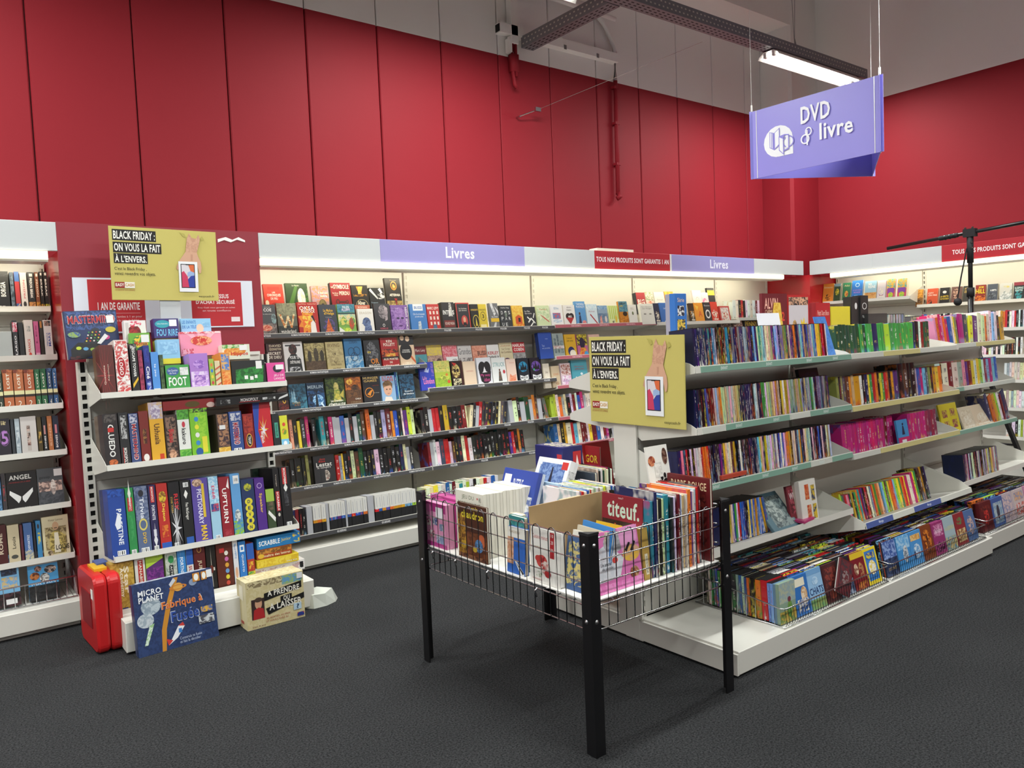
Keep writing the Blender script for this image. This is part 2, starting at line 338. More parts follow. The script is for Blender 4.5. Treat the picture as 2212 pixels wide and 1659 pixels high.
# ---------------------------------------------------------------- perforated cable tray
def tray(name, label, p0, p1, parent=None):
    """U-shaped perforated tray from p0 to p1 (axis-aligned), 13 cm wide, 9 cm high; origin at p0"""
    p0 = Vector(p0); p1 = Vector(p1); d = p1-p0; Lg = d.length
    t = thing(name, label, 'cable tray', p0, math.atan2(d.y, d.x))
    M().box(0, Lg, -.065, .065, 0, .004).build('tray_floor', 'grey_tray', t)
    for s in (-1, 1): M().box(0, Lg, s*.065-.002, s*.065+.002, 0, .1).build('side_rail', 'grey_tray', t)
    for s in (-1, 1):
        m = M()
        for i in range(int(Lg/.05)):
            for z, off in ((.03, 0), (.07, .025)):
                x = .02+i*.05+off; m.box(x, x+.018, s*.0675-.0004, s*.0675+.0004, z-.006, z+.006)
        m.build('perforation', 'tray_hole', t)['kind'] = 'stuff'
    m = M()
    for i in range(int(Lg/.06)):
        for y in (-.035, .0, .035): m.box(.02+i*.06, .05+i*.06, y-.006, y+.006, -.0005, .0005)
    m.build('floor_slot', 'slot_shade', t)['kind'] = 'stuff'  # dark patches paint the shade of the slot openings
    return t
tray('cable_tray', 'grey perforated cable tray running above the fluorescent lamp', (3.0, 4.33, 4.11), (8.2, 4.33, 4.11))
tray('cable_tray', 'short grey perforated cable tray fixed to the panelled wall', (4.56, 5.5, 4.11), (4.56, 4.41, 4.11))
t = thing('cable_coil', 'grey corrugated cable looped where the trays meet', 'cable', (4.66, 4.33, 4.2))
M().tube([(.17*math.cos(a*.3), .12*math.sin(a*.3), .03*math.sin(a*.9)) for a in range(22)], .022, 8).build('coil', 'grey_tray', t, True)
m = M(); 
for k in range(22):
    a = k*.3; m.tube([(.17*math.cos(a), .12*math.sin(a), .03*math.sin(a*3)), (.17*math.cos(a+.06), .12*math.sin(a+.06), .03*math.sin(a*3))], .026, 8)
m.build('corrugation', 'grey_tray', t)['kind'] = 'stuff'
# ---------------------------------------------------------------- fluorescent luminaires
def luminaire(x, y, z, label, Lg=1.56, rz=0, hang=True):
    t = thing('ceiling_light', label, 'lamp', (x, y, z), rz, 'fluorescent ceiling lamps')
    M().prism([(-.05, .001), (.05, .001), (.045, .045), (-.045, .045)], 0, -Lg/2+.06, Lg/2-.06).build('housing', 'white_gloss', t)
    M().prism([(-.112, -.055), (-.097, -.032), (-.053, -.004), (.053, -.004), (.097, -.032), (.112, -.055), (.116, -.055), (.100, -.028), (.055, 0), (-.055, 0), (-.100, -.028), (-.116, -.055)], 0, -Lg/2, Lg/2).build('reflector', 'white_gloss', t)
    for s in (-.045, .045): M().tube([(-Lg/2+.03, s, -.035), (Lg/2-.03, s, -.035)], .015, 10).build('tube', 'tube_glow', t, True)
    for s in (-.045, .045):
        for e_ in (-Lg/2+.01, Lg/2-.04): M().box(e_, e_+.03, s-.014, s+.014, -.05, -.0045).build('tube_holder', 'white_gloss', t)
    ld = bpy.data.lights.new('tube_light', 'AREA'); ld.shape = 'RECTANGLE'; ld.size = Lg-.05; ld.size_y = .2; ld.energy = LAMP_W; ld.color = (.96, 1, .97)
    lo = link('tube_light', ld, t); lo.location = (0, 0, -.058)
    return t
luminaire(7.29, 4.33, 4.1, 'lit twin-tube fluorescent lamp under the end of the cable tray by the corner pillar')
for x, y, wh in ((3.4, 4.33, 'over the shelves edged ROMAN FANTASTIQUE'), (-.4, 4.33, 'over the shelves beyond the red board'), (-4.2, 4.33, 'far along the panelled wall'), (5.9, 2.2, 'over the island rack'), (2.2, 2.2, 'over the wire bargain table'), (-1.5, 2.2, 'over the open carpet'), (6.2, -.6, 'over the aisle by the right wall'), (2.2, -.6, 'over the open floor'), (-1.8, -.6, 'over the open floor'), (-4.9, 2.2, 'near the side wall'), (3.6, -4.2, 'over the open floor'), (-.4, -4.2, 'over the open floor')):
    luminaire(x, y, 4.1, 'lit twin-tube fluorescent lamp hanging '+wh)
t = thing('tray_suspension', 'thin looped wire holding the cable tray near the lamp', 'wire', (6.95, 4.33, 4.2))
M().tube([(0, 0, 0), (-.1, 0, 1.5)], .003, 5).tube([(.0, 0, .02), (.06, 0, 1.5)], .003, 5).tube([(0, 0, .0), (.02, 0, .05), (0, 0, .1)], .006, 5).build('wire', 'rivet', t)
# ---------------------------------------------------------------- hanging three-sided sign
A = Vector((5.375, 3.736, 2.7)); B_ = Vector((5.407, 2.724, 2.7)); C_ = Vector((6.218, 3.203, 2.7)); HS = .525
t = thing('hanging_sign', 'three-sided lilac hanging sign with white book symbol reading DVD and livre', 'sign', A)
def side(p, q, items, ext):
    p = Vector(p)-A; q = Vector(q)-A; d = (q-p).normalized(); n = d.cross(Vector((0, 0, 1)))  # outward for this winding
    p = p-d*ext; q = q+d*ext
    m = M(); k = n*.005
    i = m.add([p, q, q+Vector((0, 0, HS)), p+Vector((0, 0, HS)), p-k, q-k, q-k+Vector((0, 0, HS)), p-k+Vector((0, 0, HS))])
    for f in ((0, 1, 2, 3), (5, 4, 7, 6), (4, 0, 3, 7), (1, 5, 6, 2), (4, 5, 1, 0), (3, 2, 6, 7)): m.face([i+j for j in f])
    o = m.build('sign_face', 'sign_lilac', t)
    if items:
        m = M(); art(m, p+n*.0005, q-p, Vector((0, 0, HS)), items, lift=.0012); m.build('sign_print', 'print_matte', t)
    m = M(); 
    for a in (p+d*.06, q-d*.06): m.tube([a+n*.001, a+n*.001+Vector((0, 0, HS))], .0035, 5)
    m.build('edge_profile', 'white_gloss', t)
LL = '8d86d6'
items = [('e', .235, .47, .118, .225, 'eceef2'), ('r', .235, .245, .353, .47, 'eceef2')]
items += [('p', [(.165, .40), (.165, .63), (.205, .60), (.205, .35)], LL), ('p', [(.17, .405), (.17, .62), (.178, .612), (.178, .395)], 'eceef2'), ('p', [(.184, .39), (.184, .607), (.19, .60), (.19, .38)], 'eceef2'),
 ('p', [(.205, .355), (.205, .60), (.25, .66), (.25, .41)], LL), ('p', [(.211, .375), (.211, .597), (.244, .64), (.244, .425)], 'eceef2'),
 ('o', .318, .43, .045, .085, .18, LL), ('r', .30, .34, .318, .52, 'eceef2'),
 ('p', [(.243, .33), (.243, .53), (.283, .49), (.283, .25)], LL), ('p', [(.249, .335), (.249, .515), (.277, .485), (.277, .275)], 'eceef2'),
 ('p', [(.243, .53), (.29, .545), (.326, .53), (.326, .32), (.283, .30), (.283, .32), (.319, .335), (.319, .517), (.29, .53), (.283, .49)], LL)]
items += [('T', 'DVD', .42, .62, .64, .86, 'f2f3f7'), ('T', 'livre', .56, .34, .80, .57, 'f2f3f7'), ('o', .478, .50, .026, .06, .3, 'f2f3f7'), ('o', .452, .40, .034, .07, .28, 'f2f3f7'), ('r', .463, .31, .473, .52, 'f2f3f7')]
side(A, B_, items, .02); side(B_, C_, None, .02); side(C_, A, None, .02)
m = M()
for p in (A, B_, C_): q = p-A; m.tube([q+Vector((0, 0, HS)), q+Vector((0, 0, 3.0))], .0014, 5); m.tube([q+Vector((0, 0, HS)), q+Vector((0, 0, HS+.05))], .008, 6)
m.build('suspension_wire', 'white_gloss', t)
# ================================================================ shop shelving
def upright(parent, x, y, z0, z1, wd=.03, d=.06, slot=.05):
    """slotted post: two flanges, rungs and a solid backing painted dark as slot shade"""
    m = M(); g = wd*.28
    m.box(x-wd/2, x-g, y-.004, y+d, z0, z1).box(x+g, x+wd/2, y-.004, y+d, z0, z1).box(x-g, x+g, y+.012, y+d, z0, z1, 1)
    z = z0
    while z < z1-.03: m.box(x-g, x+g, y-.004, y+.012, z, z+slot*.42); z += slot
    return m.build('upright', ['white_metal', 'slot_shade'], parent)
TILT = math.radians(9)
class Shelf: pass
class Bay:
    """run of shelving seen from the front: local x to the right, y=0 at the back panel, -y towards the shopper"""
    def __init__(s, name, label, cat, loc, W, rz=0, group=None):
        s.t = thing(name, label, cat, loc, rz, group); s.W = W; s.loc = Vector(loc); s.R = Matrix.Rotation(rz, 3, 'Z'); s.rz = rz; s.sh = {}
    def w(s, p): return s.loc+s.R @ Vector(p)
    def xat(s, px, y, z):  # local x for pixel column px at local y, height z
        return along(px, s.w((0, y, z)), s.R @ Vector((1, 0, 0)))
    def back(s, z0, z1, n=5):
        h = (z1-z0)/n
        for i in range(n): M().bbox(.012, s.W-.012, 0, .02, z0+i*h+.001, z0+(i+1)*h-.001, .003).build('back_panel', 'white_metal', s.t)
    def base(s, front, h, kick=.02, kh=.03, x0=0, x1=None):
        x1 = s.W if x1 is None else x1
        M().box(x0, x1, front+.012, 0, h-.01, h).build('base_deck', 'white_metal', s.t)
        M().bbox(x0, x1, front, front+.012, kh, h, .003).box(x0+.01, x1-.01, front+.05, front+.06, 0, kh).build('plinth', 'white_metal', s.t)
        for a in (x0, x1-.012): M().box(a, a+.012, front+.012, 0, kh, h-.01).build('base_side', 'white_metal', s.t)
    def shelf(s, key, zf, front, tilt=TILT, lip=.032, strip=None, texts=(), back=-.012, x0=0, x1=None, br=.13, sides=(1, 1), brh=None):
        """shelf whose front edge (top of lip) is at local (front, zf); slopes down to the back by tilt"""
        x1 = s.W if x1 is None else x1; D = (back-front)/math.cos(tilt); ct, st = math.cos(tilt), math.sin(tilt)
        Rt = Matrix.Translation((0, front, zf)) @ Matrix.Rotation(-tilt, 4, 'X')
        m = M(); m.T = Rt
        m.box(x0+.004, x1-.004, 0, D, -.022, -.018).box(x0+.004, x1-.004, -.002, .002, -lip, 0).box(x0+.004, x1-.004, 0, .02, -lip, -lip+.002).box(x0+.004, x1-.004, D-.002, D, -.018, .02)
        sh = m.build('shelf', 'white_metal', s.t)
        if strip:
            if isinstance(strip, str): strip = [(x0, x1, strip)]
            for a, b, mt in strip:
                m = M(); m.T = Rt; m.box(a+.006, b-.004, -.005, -.002, -lip+.001, -.004); m.build('price_strip', mt, sh)
        if texts:
            for tx, cx, tw, col in texts:
                m = M()
                o_ = Rt @ Vector((cx-tw/2, -.0052, -lip+.007)); u_ = Vector((tw, 0, 0)); v_ = (Rt.to_3x3() @ Vector((0, 0, 1)))*(lip-.017)
                art(m, o_, u_, v_, [('T', tx, 0, 0, 1, 1, col)])
                m.build('strip_lettering', 'print_matte', sh)
        for e_, on_ in ((x0+.001, sides[0]), (x1-.003, sides[1])):
            if on_:
                h1 = brh or br
                q = [(front-.001, zf-lip), (front-.001, zf-.004), (front+.03, zf+.012), (back-.0, zf+h1-.02), (back, zf-D*st-.03), (back-.03, zf-D*st-.05)]
                M().prism(q, 0, e_, e_+.002).build('bracket', 'white_metal', s.t)
        S = Shelf(); S.bay = s; S.zf = zf; S.front = front; S.tilt = tilt; S.D = D; S.x0 = x0; S.x1 = x1; s.sh[key] = S
        return S
    def deck(s, key, z, front):
        S = Shelf(); S.bay = s; S.zf = z+.018; S.front = front; S.tilt = 0; S.D = -front; s.sh[key] = S; return S
YB = 5.45
xsA = [1.80, 3.14, 4.455, 5.77, 7.08, 8.065]
RF = 'ROMAN FANTASTIQUE'; WH = 'e9e9ea'
def cyc(tx, xs_, w_, col=WH): return [(tx, x, w_, col) for x in xs_]
wl = [None]*5; nm = ['beside the red board, shelves edged ROMAN FANTASTIQUE', 'between the two lilac Livres panels, shelves edged POLICIER', 'under the red guarantee panel, with pink edged shelves', 'behind the DVD rack, its top shelf plain white', 'at the corner, the narrowest of the row']
for i in range(5):
    b = Bay('wall_shelving', 'white wall shelving bay '+nm[i], 'shelving', (xsA[i], YB, 0), xsA[i+1]-xsA[i], 0, 'wall shelving bays'); wl[i] = b
    b.back(.12, 2.1); upright(b.t, .017, -.002, .1, 2.12)
    b.base(-.478, .145)
upright(wl[4].t, wl[4].W-.018, -.002, .1, 2.12)
FR = -.30
b = wl[0]
for k, z in (('1', 1.615), ('2', 1.350), ('3', 1.090), ('4', .815), ('5', .548)):
    xs_ = {'1': (.05, .33, .58, .83, 1.08), '2': (.45, .70, .95, 1.20), '3': (.05, .38, .66, .93, 1.17), '4': (.15, .42, .68, .97, 1.20), '5': (.1, .36, .58, .9, 1.2)}[k]
    b.shelf(k, z, FR, strip='strip_dark', texts=cyc(RF, xs_, .135), br=.15)
b.shelf('6', .235, -.42, tilt=math.radians(3), strip='strip_dark', texts=cyc('GUERRE', (.5, .85, 1.15), .07), br=.12)
b = wl[1]
for k, z in (('1', 1.618), ('2', 1.160), ('4', .815), ('5', .548)):
    b.shelf(k, z, FR, strip='strip_dark', texts=cyc('POLICIER', (.2, .5, .75, 1.0, 1.2), .065), br=.15)
b.shelf('6', .235, -.42, tilt=math.radians(3), br=.12)
b = wl[2]
for k, z in (('1', 1.625), ('2', 1.348), ('3', 1.090), ('4', .81), ('5', .555)):
    b.shelf(k, z, FR, strip='strip_pink', texts=cyc('ROMAN SENTIMENTAL', (.25, .6, .95), .12, 'e7c3c8'), br=.15)
b.shelf('6', .235, -.42, tilt=math.radians(3), br=.12)
b = wl[3]; b.shelf('1', 1.62, FR-.02, br=.15); b.shelf('2', 1.40, FR, br=.15); b.shelf('3', 1.1, FR, br=.15); b.shelf('4', .8, FR, br=.15)
b = wl[4]; b.shelf('1', 1.645, FR, tilt=.03, strip='strip_clear', br=.12); b.shelf('2', 1.36, FR, br=.15); b.shelf('3', 1.05, FR, br=.15)
# left bay
lb = Bay('wall_shelving', 'white wall shelving bay of boxed series on the far side of the red board', 'shelving', (-.68, YB, 0), 1.34, 0, 'wall shelving bays')
lb.back(.12, 2.1); upright(lb.t, 1.325, -.002, .1, 2.12); lb.base(-.54, .145)
for k, z, f in (('1', 1.815, -.18), ('2', 1.532, -.30), ('3', 1.255, -.39), ('4', .992, -.41), ('5', .690, -.41), ('6', .396, -.41)):
    lb.shelf(k, z, f, tilt=math.radians(6), br=.13)
# ---------------------------------------------------------------- cornice with light boxes
def cornice(label, loc, rz, segs, tubes, group='lit cornices above the wall shelving'):
    t = thing('lit_cornice', label, 'cornice', loc, rz, group)
    for x0, x1, mt, tx in segs:
        M().bbox(x0, x1, 0, .018, 2.10, 2.258, .002).build('fascia_panel', mt, t)
        if tx:
            m = M()
            for s_, a, b_, c_, d_, col in tx: art(m, (x0, -.0005, 2.10), (x1-x0, 0, 0), (0, 0, .158), [('T', s_, a, b_, c_, d_, col)])
            m.build('fascia_lettering', 'print_matte', t)
    xa, xb = segs[0][0], segs[-1][1]
    M().box(xa, xb, .018, .5, 2.235, 2.255).build('top_board', 'white_metal', t)
    for x0, x1 in tubes:
        n = max(1, round((x1-x0)/1.33)); d = (x1-x0)/n
        for i in range(n):
            a = x0+i*d
            M().prism([(-.012, 2.05), (-.012, 2.096), (.10, 2.096), (.15, 2.07), (.15, 2.05)], 0, a+.003, a+d-.003).build('light_diffuser', 'diffuser', t)
            M().prism([(.0, 2.040), (.0, 2.0495), (.16, 2.0495), (.16, 2.040)], 0, a+.003, a+d-.003).build('diffuser_tray', 'white_metal', t)
            ld = bpy.data.lights.new('cornice_tube', 'AREA'); ld.shape = 'RECTANGLE'; ld.size = d-.05; ld.size_y = .06; ld.energy = CORN_W*d; ld.color = (1, .93, .70)
            lo = link('cornice_tube', ld, t); lo.location = (a+d/2, .20, 2.075); lo.rotation_euler = (math.radians(38), 0, 0)
    return t
LV = 'e6e4f4'
cornice('grey white cornice with lilac Livres panels and a red guarantee panel', (0, 4.95, 0), 0,
 [(1.802, 2.675, 'fascia_white', None), (2.675, 3.99, 'fascia_lilac', [('Livres', .42, .26, .62, .80, LV)]), (3.99, 4.775, 'fascia_white', None),
  (4.775, 5.765, 'fascia_red', [('TOUS NOS PRODUITS SONT GARANTIS 1 AN', .02, .38, .98, .66, 'f3e9e9')]), (5.765, 5.79, 'white_gloss', None), (5.79, 7.10, 'fascia_lilac', [('Livres', .44, .24, .66, .80, LV)]), (7.10, 8.03, 'fascia_white', None)], [(1.802, 7.63)])
cornice('plain grey white cornice on the far side of the red board', (0, 4.95, 0), 0, [(-.9, .672, 'fascia_white', None)], [(-.7, .625)])
# red display board between the bays
t = thing('display_board', 'tall matt red display board standing between two shelving bays', 'display board', (.672, 4.95, 0))
M().box(0, 1.128, 0, .018, 0, 2.262).build('front_board', 'dull_red_board', t)
for x in (0, 1.11): M().box(x, x+.018, .018, .52, 0, 2.10).build('side_board', 'gloss_red_board', t)
# red corner boxing
t = thing('corner_board', 'red corner boxing joining the two runs of wall shelving', 'display board', (8.07, 4.90, 0))
M().box(0, .018, .0, .55, 0, 2.10).build('side_board', 'gloss_red_board', t); M().box(.018, .65, 0, .018, 0, 2.10).build('side_board', 'gloss_red_board', t)
# ---------------------------------------------------------------- right wall shelving (faces -x)
RZ = -math.pi/2
XB = 8.60
wr = []
for y0, Wd, lab in ((4.88, .985, 'first bay of the right wall, next to the corner boxing'), (3.895, 1.315, 'second bay of the right wall, under the red guarantee panel'), (2.58, 1.315, 'far end bay of the right wall, partly out of sight')):
    b = Bay('wall_shelving', 'white wall shelving, '+lab, 'shelving', (XB, y0, 0), Wd, RZ, 'right wall shelving bays'); wr.append(b)
    b.back(.12, 2.1); upright(b.t, 0.012, -.002, .1, 2.12); b.base(-.478, .145)
wr[0].shelf('1', 1.795, FR, br=.13)
for b in wr:
    for k, z in (('2', 1.43), ('3', 1.17), ('4', .93), ('5', .66), ('6', .38)): b.shelf(k, z, FR, tilt=math.radians(5), br=.12)
for b in wr[1:]: b.shelf('1', 1.70, -.16, tilt=math.radians(6), br=.1)
cornice('grey white cornice of the right wall with a red guarantee panel', (8.12, 4.9, 0), RZ, [(-.03, .70, 'fascia_white', None), (.70, 1.40, 'fascia_white', None), (1.40, 2.40, 'fascia_red', [('TOUS NOS PRODUITS SONT GARANTIS 1 AN', .10, .38, .98, .66, 'f3e9e9')]), (2.40, 3.5, 'fascia_white', None)], [(.22, 3.4)])
# ---------------------------------------------------------------- island rack (two-sided gondola)
gi = []
xsG = [2.735, 4.05, 5.39, 6.70]
YG = 2.60
for i in range(3):
    b = Bay('island_rack', 'white island shelving rack '+('with green edged DVD shelves and a bare base end', 'with green schoolbooks on top and a manga shelf', 'end bay beside the black tripod stand')[i], 'shelving', (xsG[i], YG, 0), xsG[i+1]-xsG[i], 0, 'bays of the island rack'); gi.append(b)
    b.back(.12, 1.49, 4); M().box(.012, b.W-.012, .022, .06, .12, 1.47).build('rear_panel', 'white_metal', b.t)
    upright(b.t, .017, -.004, .0, 1.47, d=.11)
    b.base(-.57 if i < 2 else -.54, .115, kh=.012)
    M().box(0, b.W, .65, .66, .012, .115).box(0, b.W, .07, .65, .105, .115).build('rear_base', 'white_metal', b.t)
upright(gi[2].t, gi[2].W-.012, -.004, 0, 1.47, d=.11)
e0 = gi[0].t
M().box(-.014, -.002, -.02, .13, .115, 1.475).build('end_post', 'white_metal', e0); M().box(-.012, 0, -.57, .0, .012, .105).box(-.012, 0, .13, .66, .012, .105).box(-.014, 0, 0, .13, .012, .115).build('end_plinth', 'white_metal', e0)
GF = -.375
EN = lambda xs_: cyc('ENFANT', xs_, .05, 'dfeae4')
GT = math.radians(5)
gi[0].shelf('1', 1.352, GF, tilt=GT, strip=[(.03, 1.315, 'strip_green')], texts=EN((.2, .55, .9, 1.15)), br=.10)
gi[0].shelf('2', 1.076, GF, tilt=GT, strip=[(.03, .2, 'strip_clear'), (.2, .72, 'strip_green'), (.72, .9, 'strip_clear'), (.9, 1.315, 'strip_green')], texts=EN((.3, .6, 1.05)), br=.14)
gi[0].shelf('3', .813, GF, tilt=GT, strip=[(.03, .9, 'strip_green'), (.9, 1.1, 'strip_clear'), (1.1, 1.315, 'strip_green')], texts=EN((.12, .5, .75, 1.0)), br=.16)
gi[0].shelf('4', .50, GF, tilt=math.radians(4), br=.16)
gi[1].shelf('1', 1.352, GF, tilt=GT, strip=[(0, .35, 'strip_clear'), (.35, .8, 'strip_yellow'), (.8, 1.3, 'strip_clear')], br=.10)
gi[1].shelf('2', 1.062, GF, tilt=GT, strip='strip_yellow', br=.13)
gi[1].shelf('3', .797, GF, tilt=GT, strip=[(0, .3, 'strip_clear'), (.3, 1.34, 'strip_yellow')], br=.14)
gi[1].shelf('4', .425, -.44, tilt=math.radians(13), lip=.036, strip=[(.0, .3, 'strip_blue'), (.3, .55, 'strip_clear'), (.55, .9, 'strip_blue'), (.9, 1.34, 'strip_clear')], texts=cyc('Manga', (.16, .74), .05, 'cfd8ee'), br=.2, brh=.17)
gi[2].shelf('1', 1.352, -.24, tilt=GT, strip=[(0, .6, 'strip_clear'), (.6, 1.3, 'strip_yellow')], br=.10)
gi[2].shelf('2', 1.05, -.24, tilt=GT, strip=[(0, .4, 'strip_green'), (.4, 1.3, 'strip_clear')], br=.12)
gi[2].shelf('3', .75, -.25, tilt=GT, strip='strip_green', br=.12)
gi[2].shelf('4', .45, -.40, tilt=math.radians(6), br=.15)
# rear side shelves of the island (seen over the top and past the end)
for i, b in enumerate(gi):
    for z in (1.27, 1.10, .62, .36):
        m = M(); m.T = Matrix.Translation((0, .46, z)) @ Matrix.Rotation(GT, 4, 'X')
        m.box(.004, b.W-.004, -.34, 0, -.022, -.018).box(.004, b.W-.004, -.002, .002, -.032, 0); m.build('rear_shelf', 'white_metal', b.t)
        for e_ in ((.001,) if i else (-.004,)):
            M().prism([(.46, z-.03), (.46, z), (.43, z+.015), (.13, z+.10), (.13, z-.05), (.17, z-.06)], 0, e_, e_+.002).build('rear_bracket', 'white_metal', b.t)
# ---------------------------------------------------------------- games rack in front of the red board
gr = Bay('games_rack', 'white shelving rack crammed with board games in front of the red board', 'shelving', (.75, 4.86, 0), 1.0)
gr.back(.12, 1.5, 4); upright(gr.t, -.015, -.02, .0, 1.48, wd=.045, d=.075, slot=.05); upright(gr.t, 1.012, -.02, 0, 1.48, wd=.045, d=.075, slot=.05)
gr.base(-.62, .165, kh=.012)
gr.shelf('1', 1.318, -.39, tilt=math.radians(6), lip=.03, br=.14)
gr.shelf('2', .942, -.41, tilt=math.radians(6), lip=.03, br=.14)
gr.shelf('3', .468, -.45, tilt=math.radians(6), lip=.03, br=.14)
gr.shelf('4', .19, -.46, tilt=math.radians(4), lip=.03, br=.1)
M().box(.02, .98, -.012, -.002, 1.48, 1.5).build('top_rail', 'white_metal', gr.t)
# ================================================================ books, cases and boxes
def unit_book():
    m = M()
    m.box(-.5, -.44, .03, 1, 0, 1, 2).box(.44, .5, .03, 1, 0, 1, 2)
    sp = [(-.5, .03), (-.42, .008), (-.2, 0), (.2, 0), (.42, .008), (.5, .03), (.44, .05), (-.44, .05)]
    m.prism(sp, 2, 0, 1); m.box(-.44, .44, .05, .965, .012, .988, 1)
    return m.mesh('paperback', ['book_cover', 'paper', 'book_board'])
def unit_dvd():
    m = M()
    m.box(-.5, -.46, .01, .96, .015, .985, 2).box(.46, .5, .01, .96, .015, .985, 2).box(-.44, .44, 0, .03, .015, .985, 0)
    m.box(-.46, .46, .02, 1, 0, 1, 1)
    return m.mesh('dvd_case', ['dvd_sleeve', 'dvd_case', 'book_board'])
def unit_card():
    return M().box(-.5, .5, 0, 1, 0, 1).mesh('divider_card', ['grey_card'])
BOOK, DVD, CARD = unit_book(), unit_dvd(), unit_card()
def jit(c, a=.06): return tuple(max(0, min(1, x*(1+random.uniform(-a, a)*3))) for x in c)
INKS = {True: ('e9e6dc', 'e3c860', 'd8d8de', 'c9403c'), False: ('1b1b1e', '30303a', '8c1f24', '1f2f66')}
def lum(c): return .3*c[0]+.6*c[1]+.1*c[2]
def drop(me, name, mat4, c, label, cat, group, acc=None, vary=.07):
    o = link(name, me); o.matrix_world = mat4
    col = jit(C(c), vary) if c else (1, 1, 1); o.color = (*col, 1)
    o['ink'] = list(C(random.choice(INKS[lum(col) < .25]))); o['acc'] = list(C(acc or random.choice('rbyokwtngmlc')))
    return tag(o, label, cat, group)
def parse(spec):
    out = []
    for tk in spec.split():
        h = 1.0
        while tk[-1] in '+-': h += .07 if tk[-1] == '+' else -.07; tk = tk[:-1]
        out.append((tk[0], float(tk[1:]), h))
    return out
def sizeword(th, h):
    return 'thin ' if th < .013 else ('thick ' if th > .034 else '')
def near(cs, i, noun, where, size=''):
    """label that places a spine between its neighbours"""
    a = CN[cs[i-1]] if i > 0 else None; b = CN[cs[i+1]] if i < len(cs)-1 else None
    me_ = CN[cs[i]]
    if a and b: nb = 'between two %s ones' % a if a == b else 'between %s and %s ones' % (a, b)
    else: nb = 'next to a %s one' % (a or b) if (a or b) else ''
    return ' '.join(('%s%s %s %s %s' % (size, me_, noun, nb, where)).split())
def row(S, px, spec, where, hr=(.19, .225), dep=(.13, .15), name='paperback_book', noun='paperback', cat='book', group=None, d=.012, me=None, ws=1):
    """stand spine-out books side by side from pixel column px; spec = colour letter + width in pixels"""
    B = S.bay; me = me or BOOK; lean = 0; last = None
    Rt = Matrix.Translation((0, S.front, S.zf)) @ Matrix.Rotation(-S.tilt, 4, 'X')
    W = Matrix.Translation(B.loc) @ B.R.to_4x4()
    if isinstance(px, tuple): yy_ = S.front+d*math.cos(S.tilt); zz_ = S.zf-.018-d*math.sin(S.tilt); wp = B.w((px[0], yy_, zz_))-CAM; px = CX+F*wp.dot(RT)/wp.dot(FW)
    toks = parse(spec); cs = ['s' if t[0] == 'q' else t[0] for t in toks if t[0] not in './\\|']; i = -1
    for c, wd, hm in toks:
        if c == '.': px += wd; continue
        if c == '/': lean = math.radians(wd); continue
        if c == '\\': lean = -math.radians(wd); continue
        if c == '|': lean = 0; continue
        i += 1; wd *= ws
        y = S.front+d*math.cos(S.tilt); z = S.zf-.018-d*math.sin(S.tilt)
        a = B.xat(px, y, z); b = B.xat(px+wd, y, z); px += wd
        if last is not None and a < last: a = last
        last = b
        th = max(.004, (b-a)*math.cos(lean)-.0008)
        h = random.uniform(*hr)*hm; dp = random.uniform(*dep); jd = random.uniform(0, .006)
        lift = abs(math.sin(lean))*th/2+.0006
        Mx = W @ Rt @ Matrix.Translation(((a+b)/2, d+jd, -.0178+lift)) @ Matrix.Rotation(lean, 4, 'Y') @ Matrix.Diagonal((th, dp, h, 1))
        if c == 'q': drop(CARD, 'divider_card', Mx, 's', near(cs, i, 'divider card', where, 'plain '), 'divider', 'grey divider cards')
        else: drop(me, name, Mx, c, near(cs, i, noun, where, sizeword(th, h)), cat, group or ('spine-out books '+where))
    return px
def face(S, px0, px1, pyt, base, label, items=(), d=.01, lift=0., lean=14, th=.022, name='paperback_book', cat='book', group=None, pages='paper', side=None, h=None, yaw=0, cb=None, shrink=.003):
    """stand a book face-out: pixel columns of its lower edge, pixel row of its top edge"""
    B = S.bay; t = math.radians(lean)
    y = S.front+d*math.cos(S.tilt); z = S.zf-.018-d*math.sin(S.tilt)+lift+.001
    a = B.xat(px0, y, z)+shrink/2; b = B.xat(px1, y, z)-shrink/2
    if h is None:
        h = .2
        for _ in range(6):
            yy = y+h*math.sin(t); wp = B.w((0, yy, 0)); ax = 1 if abs(B.rz) < .1 else 0
            p = on((px0+px1)/2, pyt, ax, wp[ax]); h = max(.06, (p.z-z)/math.cos(t))
        h = min(h, .36)
    return block(name, label, cat, group or 'books displayed face-out', B.loc+B.R @ Vector(((a+b)/2, y, z)), B.rz+yaw, b-a, th, h, base, items, -t, pages, side, cb)
